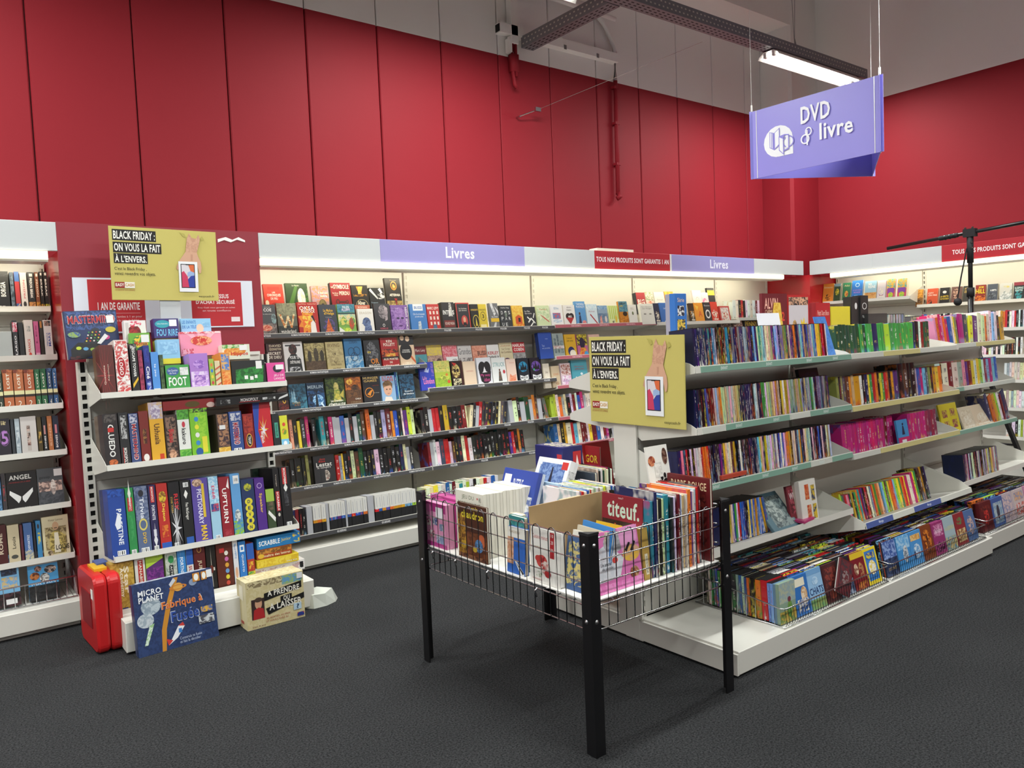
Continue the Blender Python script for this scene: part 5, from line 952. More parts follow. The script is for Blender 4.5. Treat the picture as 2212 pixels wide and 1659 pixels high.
fill_bin(3.105, 2.06, 2.52, [
 ('8fa893', 'pale green boxed set with a green figure', [('r', 0, .5, 1, 1, '9ab0b4', 'b8bfa4'), ('r', 0, 0, 1, .3, 'c9a84a', '6a8a4a'), ('e', .62, .32, .14, .22, '4a8a3a', '7aa04a'), ('e', .6, .56, .1, .07, '7a3a4a')], .03, '6f8fa8'),
 ('2f6fb8', 'blue boxed set with a cream title block', [('r', .05, .72, .8, .92, 'e8e2cc'), ('e', .68, .5, .2, .2, 'c89a6a', 'e8d8c0'), ('r', .2, .08, .9, .4, '2a5aa0', 'e3dccf')], .03, '23406a'),
 ('8fb8dc', 'sky blue case lettered CHATS', [('r', 0, .86, 1, 1, '6f9fcc'), ('T', 'CHATS', .05, .36, .95, .54, '24406f'), ('r', 0, 0, 1, .25, '8a9a5a', '6f9f6a'), ('e', .5, .7, .2, .1, 'b8d4ec', '8fb8dc')], .0145),
 ('4a1f22', 'dark red case with a grey portrait', [('r', .1, .4, .9, .9, '8a3a30', '4a1f22'), ('e', .5, .2, .25, .12, 'a04a3a', '6a2a24')], .0145),
 ('1d2026', 'black case with white capitals', [('T', 'LAST', .2, .66, .8, .84, 'ecebe8'), ('T', 'CHANCE', .2, .46, .9, .62, 'ecebe8'), ('r', 0, 0, 1, .4, '3a4a6a', '9aa8c0')], .02),
 ('7a1c24', 'maroon case with a yellow top', [('r', 0, .84, 1, 1, 'd8b82c'), ('e', .3, .55, .16, .16, 'd8c0a0', '8a5a4a'), ('e', .66, .5, .18, .22, 'b88a5a', '7a1c24'), ('r', .2, .0, .9, .2, 'c87a3a', '7a1c24')], .026, 'd8b82c'),
 ('3a7fc8', 'blue case in a yellow frame', [('r', 0, 0, .1, 1, 'e8d02c'), ('r', .9, 0, 1, 1, 'e8d02c'), ('r', 0, .92, 1, 1, 'e8d02c'), ('r', 0, 0, 1, .1, 'e8d02c'), ('e', .5, .45, .28, .2, 'e8cf5a', 'eceae4'), ('r', .2, .7, .8, .86, '2a4a9a', 'd8c83a')], .02, 'e8d02c')], w1, left0)
w2 = 'below the manga'
fill_bin(4.115, 2.06, 2.52, [
 ('1c2844', 'navy fantasy case with blue peaks', [('r', 0, .5, 1, 1, '3a5aa0', '8fa8d8'), ('r', 0, 0, 1, .5, '1c2844', '3a4a70'), ('t', 'LES CONTES', .2, .16, .8, .24, 'c9b07a')], .0145, 'b04a34'),
 ('3f8fd0', 'light blue case with a knight', [('r', 0, .6, 1, 1, '5fa8e0', 'a8d0ec'), ('e', .6, .45, .2, .25, 'd8dce0', '6a7a8a')], .0145),
 ('4a94d4', 'sky case with a white spread hand', [('r', .1, .72, .9, .9, 'd89a4a', 'e8c88a'), ('e', .5, .4, .3, .22, 'd4e4f0', '6aa0d0'), ('e', .3, .3, .08, .12, '22406a')], .0145),
 ('7a3c1c', 'brown and orange case with a warrior', [('e', .5, .55, .34, .32, 'd8802c', '6a2a14'), ('p', [(.4, .2), (.45, .7), (.56, .7), (.64, .2)], '2a1610', '8a4a24')], .0145),
 ('94306a', 'pink and purple case with silhouettes', [('r', .1, .56, .9, .92, 'd890b8', '94306a'), ('t', 'Raimbow', .2, .66, .85, .8, 'f0dce8'), ('r', .15, .08, .85, .4, '3a1430', 'a84a84')], .03, 'b84a8a'),
 ('9fb4bc', 'pale grey case with a teal title', [('t', 'LA LÉGENDE', .1, .6, .95, .74, 'd8c86a'), ('r', 0, 0, 1, .4, 'c8b47a', '6a94a4')], .0145),
 ('8a2a30', 'crimson case with gold figures', [('e', .5, .75, .3, .12, '5a7a4a', '8a2a30'), ('r', .1, .1, .9, .5, 'd8c08a', '8a5a3a')], .0145, 'd8d6d2'),
 ('4a6a9a', 'blue case with dancing figures', [('e', .5, .5, .3, .3, 'c8a89a', '4a6a9a')], .0145)], w2, None, .1475)
w3 = 'in the end-bay bin'
fill_bin(5.415, 2.085, 2.52, [
 ('5a1418', 'dark maroon boxed set with a red figure', [('e', .5, .5, .2, .3, 'c8342c', '5a1418'), ('r', .1, .7, .9, .86, '7a2a24', '4a0f12')], .035, '4a0f12'),
 ('3a5a9a', 'navy framed case with a swimmer', [('r', .14, .1, .92, .84, '7a9ab8', 'b0bcc0'), ('e', .5, .5, .12, .25, '3a3a4a')], .03, '1c2a6a'),
 ('b8a8b0', 'pale case with pastel people', [('r', .1, .1, .9, .9, 'd0b8b4', '8a8aa8')], .0145),
 ('c8b8b8', 'white case with a red swirl', [('r', .1, .1, .9, .5, 'c84a3a', 'd8c8c8'), ('r', .1, .6, .9, .9, 'd8a87a', '8a90b0')], .0145),
 ('c890b0', 'pink case with dancers', [('r', .1, .1, .9, .9, 'd8a8c8', 'b06a94')], .0145),
 ('6a6a7a', 'grey case at the bin end', [('r', .1, .1, .9, .9, '8a8a9a', '5a5a6a')], .0145)], w3, None, .19)
o = rest.build('dvd_cases', 'print'); tag(o, 'tightly packed DVD cases behind the front covers in the three wire bins', 'DVD', kind='stuff')
block('dvd_case', 'clear edged case tipped over the front covers near the bare base', 'DVD', 'DVD cases in the wire bins', Vector((3.62, 2.05, .155)), 0, .125, .013, .175, '6a2a30', [('r', .08, .05, .92, .95, '7a343a', '4a3a40'), ('e', .5, .5, .25, .2, '9a8a8a', '6a2a30')], -.14, None, 'c9c9c4', ry=.5)
face(g0.sh['1'], 1783, 1808, 693, '3f7cc8', 'large blue album leaning at the end of the top DVD row', [('r', .05, .05, .95, .95, '4a86d0', '3a72bc')], lean=16, th=.006, d=.06, h=.24, group='items lying on the DVD shelves')
# ---------------------------------------------------------------- things standing on the rear side of the island, seen over its top
YR = 2.80; ZR = 1.248
GR = 'boxes on the rear top shelf of the island rack'
stand('dvd_box', 'tall blue boxed set with three framed pictures on the rear top shelf', 'box', GR, 1, YR, 1463, 1487, 634, ZR, .07, '2f6cb8', [('r', .2, .74, .8, .86, '2a2a3a', 'e0e0e0'), ('r', .15, .52, .85, .70, '1d2a3a', 'd8b84a'), ('r', .15, .30, .85, .48, '8a2a2a', 'd8d8d8'), ('t', 'Série', .2, .9, .8, .95, 'e8c8a8')], pages=None, side='9a98a8')
stand('picture_book', 'maroon picture book with a giant yellow A on the rear top shelf', 'book', GR, 1, YR+.02, 1650, 1703, 634, ZR, .02, '6a1d26', [('T', 'ALVIN', .08, .80, .62, .94, 'e8b0a0'), ('t', 'CHIPMUNKS', .1, .73, .6, .79, 'e8c8a8'), ('p', [(.1, .0), (.45, .88), (.72, .88), (.98, .0), (.74, .0), (.66, .3), (.42, .3), (.34, .0)], 'd8a83a', 'e8c85a'), ('p', [(.48, .44), (.56, .68), (.62, .44)], '6a1d26'), ('T', '2', .76, .64, .88, .76, 'd84a3a')])
stand('price_card', 'plain white card with a small grey castle outline, leaning on the maroon book', 'card', GR, 1, YR-.085, 1657, 1704, 676, ZR, .004, 'e4e6ee', [('p', [(.5, .28), (.54, .5), (.58, .28)], '8a8e9a'), ('r', .45, .2, .65, .3, '8a8e9a'), ('o', .55, .3, .22, .22, .06, 'a8acb8')], lean=10)
stand('activity_book', 'red activity book with a white panel on the rear top shelf', 'book', GR, 1, YR+.02, 1705, 1749, 637, ZR, .012, 'b8262a', [('r', .03, .38, .97, .86, 'c9c4cc'), ('r', .03, .86, .97, .97, '2a2a30', 'd8a88a'), ('e', .3, .46, .15, .2, 'd8b06a', '8a6a4a'), ('s', .72, .48, .14, .22, 9, 'e8c82c'), ('r', .4, .06, .8, .24, 'eceaea')])
stand('storybook', 'red storybook with a small brown bear on the rear top shelf', 'book', GR, 1, YR, 1765, 1795, 654, ZR, .05, 'b02028', [('t', 'Petit Ours Brun', .1, .8, .9, .88, 'f0c8c0'), ('e', .55, .35, .35, .25, 'e8e4e0'), ('e', .5, .56, .14, .12, '8a5a3a'), ('e', .52, .4, .12, .16, '9a6a44')], pages='page_white', side='8f1a22')
stand('gift_box', 'yellow box with brown lettering on the rear top shelf', 'box', GR, 1, YR, 1797, 1838, 662, ZR, .1, 'd6c632', [('t', 'la petite', .45, .40, .95, .48, '9a8a2a'), ('t', 'bibliothèque', .35, .28, .97, .36, '9a8a2a'), ('t', 'imaginaire', .4, .16, .95, .24, '9a8a2a')], pages=None, side='b8a828')
stand('gift_box', 'tall black box with rows of white figures on the rear top shelf', 'box', GR, 1, YR, 1841, 1860, 641, ZR, .06, '232425', [('e', .5, .86, .14, .05, 'd8d8d8'), ('r', .1, .4, .35, .6, '5a5a50', '232425'), ('r', .55, .4, .85, .6, '5a5a50', '232425')], pages=None)
stand('gift_box', 'black box marked with white lines beside the tall black box', 'box', GR, 1, YR-.01, 1861, 1877, 638, ZR, .06, '19191b', [('o', .5, .84, .3, .05, .2, 'd8d8d8'), ('r', .2, .66, .8, .70, 'c9c9c9', '19191b'), ('r', .2, .3, .8, .34, 'b8b8b8', '19191b')], pages=None)
def cds(px0, px1, pyt, y, n, where, cols):
    zb = ZR; a = along(px0, (0, y, zb), (1, 0, 0)); b = along(px1, (0, y, zb), (1, 0, 0)); d = (b-a)/n
    h = on((px0+px1)/2, pyt, 1, y).z-zb
    for i in range(n):
        Mx = Matrix.Translation((a+(i+.5)*d, y, zb+.001)) @ Matrix.Diagonal((d*.93, .13, h, 1)); c = cols[i % len(cols)]
        drop(DVD, 'cd_case', Mx, c, near([cols[j % len(cols)] for j in range(n)], i, 'CD case', where), 'CD', 'CD cases on the rear top shelf')
stand('cd_box', 'black boxed CD with outlined red capitals on the rear top shelf', 'CD', GR, 1, YR-.04, 1877, 1918, 677, ZR, .03, '2a2a2c', [('T', 'STAR', .08, .6, .92, .8, 'a03830'), ('T', 'WARS', .08, .36, .92, .56, 'a03830')], pages=None)
cds(1920, 1955, 678, YR, 12, 'beside the boxed CD', 'sSzSsKsS')
cds(1988, 2025, 682, YR-.02, 10, 'under the flat CDs', 'SszSsw')
flat('cd_case', 'dark CD case lying flat on a row of CDs', 'CD', 'CD cases on the rear top shelf', (5.55, 2.75, 1.405), .16, .13, .012, .2, '2a2a30', [('r', .1, .1, .9, .9, 'c8c8c8', '3a3a40')], pages=None)
flat('cd_case', 'orange CD case lying flat on a row of CDs', 'CD', 'CD cases on the rear top shelf', (5.72, 2.72, 1.405), .14, .13, .012, -.1, 'd8904a', [('r', .1, .1, .9, .9, 'e0a868', 'c87a34')], pages=None)
# past the end post: a book on the rear shelf and one on the rear base
block('comic_album', 'red comic album with yellow lettering on a rear shelf of the island rack', 'comic', 'rear shelf goods', Vector((2.86, 2.98, .66)), math.pi, .2, .012, .28, 'a82228', [('T', 'DRAGON', .1, .68, .9, .84, 'e8c83a'), ('T', 'ROUGE', .2, .5, .8, .65, 'e8c83a')], .15)
block('comic_album', 'red comic album with yellow capitals standing sideways on a rear shelf', 'comic', 'rear shelf goods', Vector((2.78, 3.0, .64)), -math.pi/2, .21, .01, .29, 'a82228', [('T', 'DRAGOR', .08, .70, .92, .84, 'e8c83a'), ('T', 'FORT', .2, .54, .8, .66, 'e8c83a'), ('r', .1, .1, .9, .45, 'c87a2a', '7a1a1a')], 0)
flat('carton', 'orange carton lying on the rear base of the island rack', 'box', 'rear shelf goods', (2.95, 2.95, .117), .28, .25, .06, 0, 'c8601f', [('r', .1, .1, .9, .9, 'd87834', 'b04a14')], pages=None)
# ================================================================ board games rack
GG = 'board games on the games rack'
def spine(S, px0, px1, pyt, base, label, items=(), th=.22, d=.015, lean=6, where='', **kw):
    return face(S, px0, px1, pyt, base, label, items, d=d, lean=lean, th=th, name=kw.pop('name', 'board_game'), cat='board game', group=GG, pages=None, shrink=.002, **kw)
def bar(x=.2, w_=.6, y=.04, col='eeeeee'): return [('r', x, y, x+w_, y+.07, col), ('r', x+.1*w_, y+.01, x+.16*w_, y+.06, '222222'), ('r', x+.3*w_, y+.01, x+.34*w_, y+.06, '222222'), ('r', x+.5*w_, y+.01, x+.62*w_, y+.06, '222222'), ('r', x+.75*w_, y+.01, x+.82*w_, y+.06, '222222')]
S = gr.sh['1']
L1 = [
 (222, 253, 745, '5a2420', 'dark brown quiz box with red sunrays', [('s', .3, .4, .1, .7, 14, '8a2c2c'), ('T+', 'Questions', .2, .22, .34, .6, 'd8c0b0'), ('T+', 'Réponses', .5, .3, .6, .62, 'd8c0b0')], {'th': .2, 'side': '6a4a34'}),
 (255, 285, 734, 'd8c8c4', 'white and red box collaged with logos, red oval title', [('r', .02, .02, .98, .98, 'c84a4a', 'eceae6'), ('e', .42, .5, .36, .2, 'b01f28'), ('o', .42, .5, .36, .2, .08, 'f0e8e4'), ('T-', 'LOGO', .28, .36, .56, .64, 'f4eeea')]),
 (288, 304, 742, '1d1a1c', 'black narrow box with white lettering and yellow flash', [('T-', 'ESCAPE TOWER', .3, .34, .68, .9, 'eceae6'), ('p', [(.1, .2), (.9, .34), (.9, .28), (.1, .12)], 'e0b42c'), ('r', .1, .9, .9, .98, 'b8b4b0', '1d1a1c')]),
 (305, 315, 756, '8a2a4a', 'thin crimson card box', [('r', .1, .1, .9, .9, 'a83a5a', '6a1a34')]),
 (317, 331, 746, '1d2a7c', 'navy box with white script', [('T-', 'Cité', .24, .3, .8, .56, 'eef0f6'), ('r', .16, .64, .84, .94, '2a3a9a', '1d2a7c'), ('r', .2, .04, .8, .24, '2a4ab0', 'c8d0ec')]),
 (332, 349, 760, '4f8fd8', 'bright blue thin box', [('T-', 'le jeu', .3, .4, .6, .7, 'dfeaf6'), ('r', .1, .04, .9, .1, 'e8e4d8')]),
 (350, 359, 766, '3a4a34', 'thin dark green box', [('r', .1, .1, .9, .9, '4a6a3a', '2a3428')]),
 (361, 413, 788, '3f9a48', 'green football quiz box', [('e', .3, .76, .26, .16, '3a5a9a'), ('t', 'Une Question', .1, .74, .5, .84, 'e8eef4'), ('t', 'de foot', .16, .66, .44, .73, 'e8eef4'), ('T', 'FOOT', .1, .2, .86, .54, 'f2f4ef'), ('r', .6, .6, .95, .9, 'e4e6e4', 'c8ccc8')], {'th': .1}),
 (414, 455, 763, 'a878c8', 'lavender girls game box', [('r', .05, .05, .95, .5, 'c49ae0', 'e3d0ee'), ('e', .5, .7, .3, .12, '8a5ab8', 'c49ae0'), ('r', .2, .14, .8, .4, 'd8b0e4', '8a5ab8')], {'th': .12}),
 (456, 467, 775, '9ab84a', 'thin lime box with coloured dots', [('e', .5, .8, .26, .06, 'e07a3a'), ('e', .5, .6, .26, .06, '3a7ac8'), ('e', .5, .4, .26, .06, 'e0c83a'), ('e', .5, .2, .26, .06, 'c83a4a')]),
 (468, 480, 779, 'd8c8a0', 'cream box with red candy stripes', [('p', [(0, y), (1, y+.12), (1, y+.18), (0, y+.06)], 'c85a3a') for y in (.05, .25, .45, .65)]),
 (481, 502, 761, 'd88a3a', 'orange and blue toy box', [('r', .1, .5, .9, .95, '4a7ac0', 'e0b060'), ('r', .1, .05, .9, .45, 'e0702c', 'e8a85a')]),
 (503, 577, 778, '1a1c1c', 'black box with a green dice window', [('p', [(.1, .1), (.12, .66), (.95, .78), (.9, .14)], '2f8a3a', '1a5a24'), ('r', .36, .28, .46, .42, 'e8e8e4'), ('r', .52, .24, .62, .38, 'e8e8e4'), ('r', .66, .3, .74, .42, 'e8e8e4'), ('r', .72, .66, .9, .96, 'e4e4e2')], {'th': .14}),
 (579, 618, 783, 'd84a94', 'pink card game tin', [('e', .6, .72, .26, .18, '2a2430'), ('r', .5, .68, .94, .9, 'eceaea'), ('t', 'JEU DE', .36, .34, .92, .46, 'f6e8f0'), ('t', 'LANGUE', .36, .22, .92, .32, 'f6e8f0'), ('r', .4, .02, .8, .14, 'e8b03a')], {'th': .08})]
for it in L1:
    k = it[6] if len(it) > 6 else {}
    spine(S, it[0], it[1], it[2], it[3], it[4]+' on the top games shelf', it[5], **dict({'th': .16}, **k))
# raised back row, standing on plain boxes
def raised(px0, px1, pyt, pyb, y, base, label, items, th=.06, lean=4, **kw):
    zb = on((px0+px1)/2, pyb, 1, y).z
    o = stand('board_game', label, 'board game', GG, 1, y, px0, px1, pyt, zb, th, base, items, lean=lean, pages=None, **kw)
    a = along(px0, (0, y, zb), (1, 0, 0)); b = along(px1, (0, y, zb), (1, 0, 0)); z0 = 1.262
    if zb-z0 > .03: block('board_game', 'plain box hidden under the '+label.split(' on ')[0], 'board game', GG, Vector(((a+b)/2, y+.002, z0)), 0, b-a-.008, th, zb-z0-.002, '6a5a48', [('r', .1, .1, .9, .9, '7a6a54', '5a4a3a')], pages=None)
raised(271, 318, 692, 740, 4.70, 'e4dcdc', 'white toy box with a red plastic heart on the raised back row', [('e', .45, .45, .3, .34, 'a8242c', '6a1a20'), ('e', .5, .85, .3, .12, 'd84a6a', 'e8e0e0'), ('r', .06, .06, .2, .9, 'c8c0c0')], th=.06)
raised(284, 327, 719, 770, 4.64, '6aa83a', 'green and yellow memory box on the raised back row', [('e', .5, .6, .4, .3, 'e8c83a', '3a8a3a'), ('T', 'Memo', .2, .45, .85, .66, 'c8402c'), ('r', .55, .6, .95, .92, 'e6e6e2')], th=.05)
raised(334, 388, 688, 730, 4.70, '3a3070', 'purple joke box with a teal bubble on the raised back row', [('e', .35, .72, .3, .2, '2f9aa8'), ('t', 'Une histoire', .14, .7, .56, .78, 'dfeef0'), ('T', 'FOU RIRE', .1, .1, .94, .46, '6fb8e0'), ('r', .62, .6, .92, .94, 'e8e8ea')], th=.08)
raised(343, 391, 733, 786, 4.60, '8fc0e4', 'pale blue and yellow box tipped on the raised back row', [('r', 0, 0, 1, .22, 'e0cc3a'), ('r', .1, .4, .9, .9, '9fccec', '84b4dc')], th=.1, side='d8c43a')
raised(392, 457, 688, 718, 4.72, '8fc4e4', 'sky blue box with white lettering on the raised back row', [('T', 'LES ENFANTS', .04, .62, .5, .86, '3a7ac0'), ('T', 'DE LA TÉLÉ', .04, .3, .5, .56, '3a7ac0'), ('e', .62, .3, .12, .3, 'e8c4a8'), ('r', .72, .4, .96, .7, '7ab4da', 'cfe4f0')], th=.1)
raised(392, 481, 716, 768, 4.66, 'e890a8', 'pink striped girls box with red title on the raised back row', [('p', [(.5, .4), (.1, 1), (.3, 1)], 'f0b0c0'), ('p', [(.5, .4), (.4, 1), (.6, 1)], 'f0b0c0'), ('p', [(.5, .4), (.7, 1), (.9, 1)], 'f0b0c0'), ('r', 0, .92, 1, 1, 'd84a5a', 'f0d0d4'), ('e', .5, .62, .26, .2, 'e8a87a', 'c83a34'), ('T', 'Kitty', .36, .54, .64, .74, 'c82a34'), ('r', .03, .08, .3, .3, 'e8a8b8', 'c84a5a')], th=.1)
raised(482, 541, 744, 776, 4.58, 'd8dcc8', 'green and white action game box on the raised back row', [('e', .45, .55, .4, .3, 'd8822c', 'e8b060'), ('r', 0, .75, .8, 1, '4a9a3a', 'c8d8b0'), ('T', 'Hippos', .3, .2, .92, .5, 'c8302c'), ('r', .62, .6, .9, .95, 'e8e8e8')], th=.1)
block('board_game', 'large square code-breaking game with red title standing on the rack top', 'board game', GG, Vector((.795, 4.775, 1.501)), .06, .262, .05, .262, '1d2f5c', [('r', .02, .6, .98, .98, '1a2c58', '3a5a9a'), ('p', [(.05, .0), (.05, .2), (.2, .34), (.6, .3), (.62, .1), (.3, .0)], '17181b'), ('p', [(.28, .3), (.5, .62), (.62, .62), (.66, .3)], '242730'), ('e', .2, .22, .05, .035, 'b8c83a'), ('e', .33, .2, .05, .035, '5a9ac8'), ('e', .46, .18, .05, .035, '8aa83a'), ('e', .58, .2, .04, .03, 'c84a3a')]+[('e', .36+.07*i+.02*j, .36+.06*j, .016, .016, ('d8c83a', 'c83a34', 'e8e4dc', '3a8a4a')[(i+j) % 4]) for i in range(4) for j in range(4)]+[('e', .14, .5, .12, .06, '8aa85a', '3a5a9a'), ('e', .84, .58, .1, .06, 'c8b83a'), ('e', .74, .42, .07, .05, 'c83a84'), ('p', [(.55, .3), (.72, .5), (.78, .44), (.62, .28)], 'e4e4e6'), ('T', 'MASTERMIND', .05, .72, .95, .9, 'eceaea'), ('T', 'MASTERMIND', .055, .728, .945, .892, 'b8262c'), ('r', .78, .72, .92, .88, 'e6e6e6'), ('r', .02, 0, .3, .06, '4a1f22', '17181b')], -.10, None, 'b8b4b0', ry=-.03)
S = gr.sh['2']; w2 = 'on the second games shelf'
L2 = [
 (230, 263, 893, '2a2426', 'black detective game box with white and red lettering', [('r', .1, .84, .9, .98, '5a5450', '2a2426'), ('T-', 'CLUEDO', .3, .2, .7, .8, 'eeece8'), ('r', .3, .66, .7, .74, 'c8302c'), ('e', .5, .1, .3, .06, 'c86a3a', '5a2a1a')], {'side': '6a5a4c'}),
 (264, 285, 890, '242426', 'black box with a small red and white label', [('T-', 'MONOPOLY', .3, .04, .66, .34, 'e8e4e0'), ('r', .24, .03, .3, .35, 'c8302c'), ('r', .2, .5, .8, .94, 'b8b8b8', '242426')]),
 (286, 307, 892, '3a4a7a', 'blue box with red downward lettering', [('r', .1, .82, .9, .98, 'c8c8d8', '3a4a7a'), ('T-', 'MASTERMIND', .26, .1, .76, .8, 'eeeaea'), ('T-', 'MASTERMIND', .3, .11, .72, .79, 'b0262c')]),
 (308, 329, 887, '7a2620', 'plain red-brown wooden style box', [('r', .3, .38, .7, .66, '4a2218', '9a6a3a'), ('e', .5, .12, .3, .07, 'eae4de')]),
 (330, 361, 868, 'e0a82c', 'tall yellow box with a grey round picture', [('r', 0, .72, 1, 1, 'c8a878', 'b8a8b8'), ('e', .5, .84, .36, .12, '9a8aa8', 'd8d0d8'), ('T-', 'Ushuaïa', .3, .3, .7, .64, '5a3a1c'), ('r', .56, .04, .86, .14, 'c8401f')]),
 (362, 389, 895, '3a2a26', 'dark box crowded with faces and red script', [('r', .1, .1, .9, .95, '8a6a5a', '2a2220'), ('T-', 'Bisou', .3, .4, .72, .68, 'c8262c'), ('e', .5, .14, .3, .1, 'd8a888', '8a5a44')]),
 (390, 416, 884, 'e6e8e2', 'white and green number puzzle box', [('r', 0, .8, 1, 1, '5aa83a', '3a7a2a'), ('r', 0, 0, 1, .2, '4a9a34', '7ac04a'), ('T-', 'kakuro', .3, .3, .66, .62, '1d1d20'), ('e', .5, .7, .14, .06, 'c83a4a')]),
 (417, 456, 881, '7cbf2c', 'lime box with a row of coloured dots', [('r', .3, .05, .9, .96, '9ad03a', '7cbf2c'), ('e', .36, .78, .12, .05, '3a8ac8'), ('e', .36, .62, .12, .05, 'e8e03a'), ('e', .36, .46, .12, .05, 'e8e8e4'), ('e', .36, .3, .12, .05, '3a8ac8'), ('r', .6, .1, .88, .42, 'e0d83a'), ('r', .0, .92, 1, 1, '2a2a26', '7cbf2c'), ('e', .4, .12, .2, .08, '2a5a9a')]),
 (474, 500, 893, '4a3a34', 'dark collage box with a yellow base', [('r', .1, .2, .95, .98, 'a87a5a', '3a2a34'), ('r', .2, .62, .7, .72, 'e4e4e4'), ('r', 0, 0, 1, .18, 'd8a83a', 'e8c86a')]),
 (501, 529, 888, '2f4a8a', 'blue red-lettered box beside a dark red one', [('T-', 'MASTERMIND', .24, .2, .74, .74, 'eeeaea'), ('T-', 'MASTERMIND', .28, .21, .7, .73, 'b0262c'), ('r', .1, .78, .9, .96, 'c8c8d0', '2f4a8a')]+bar(.2, .6, .05)),
 (530, 553, 893, '8a2024', 'dark red box with an oval badge', [('r', .1, .5, .9, .95, 'b03a2c', '7a1c20'), ('e', .5, .3, .3, .18, 'd8a03a'), ('e', .5, .3, .24, .15, '1c1c20'), ('T-', 'TRIOP', .38, .2, .62, .4, 'e8e4da')]),
 (554, 592, 866, 'c82430', 'red and blue language game box with a star burst', [('p', [(0, 0), (.4, 0), (.2, .4), (.4, 1), (0, 1)], '2a4aa8'), ('s', .52, .42, .06, .3, 8, 'e8b03a'), ('s', .52, .4, .05, .2, 7, 'e8e4f0'), ('T-', 'English', .3, .14, .5, .38, 'f0e6ea')]),
 (593, 608, 893, '23282a', 'charcoal box with a teal label', [('r', .3, .3, .8, .74, '4aa890'), ('T-', 'TRAVELER', .42, .33, .68, .71, '1c2a28')]),
 (609, 626, 897, 'd8d83a', 'yellow and blue children box', [('r', 0, 0, 1, .26, '7ac0e4'), ('e', .5, .72, .2, .06, 'd84a3a'), ('e', .5, .5, .3, .1, 'e8a03a', '6a9a3a'), ('e', .5, .12, .25, .08, 'eaeef2')])]
for it in L2: spine(S, *it[:5][:3], it[3], it[4]+' '+w2, it[5], **dict({'th': .24}, **(it[6] if len(it) > 6 else {})))
def lie(label, x0, x1, y, z, dep, th, base, items, rz=0, **kw):
    return block('board_game', label, 'board game', GG, Vector(((x0+x1)/2, y, z)), rz, x1-x0, dep, th, base, items, pages=None, **kw)
def xw(px, y, z): return along(px, (0, y, z), (1, 0, 0))
z = on(400, 884, 1, 4.50).z; lie('flat dark red box with an olive emblem lying over the yellow box', xw(352, 4.5, z), xw(466, 4.5, z), 4.50, z, .26, .05, '8a2a2c', [('e', .55, .5, .14, .34, '5a4a24'), ('e', .9, .3, .08, .3, 'd8b8b0')], side='7a2226')
z = on(545, 871, 1, 4.46).z; lie('flat black box with white marks lying across the game spines', xw(468, 4.46, z), xw(625, 4.46, z), 4.46, z, .26, .045, '1c1b1d', [('T', 'MONOPOLY', .32, .3, .56, .72, 'c9c4c4'), ('r', .3, .22, .58, .28, 'b0262c'), ('r', .62, .35, .8, .65, 'c8c8c8', '3a3a3a'), ('r', .05, .2, .18, .7, '9a9a9a', '1c1b1d'), ('p', [(.84, .2), (.98, .6), (.98, .9), (.86, .5)], 'd8d8d8')], rz=-.0)
S = gr.sh['3']; w3_ = 'on the third games shelf'
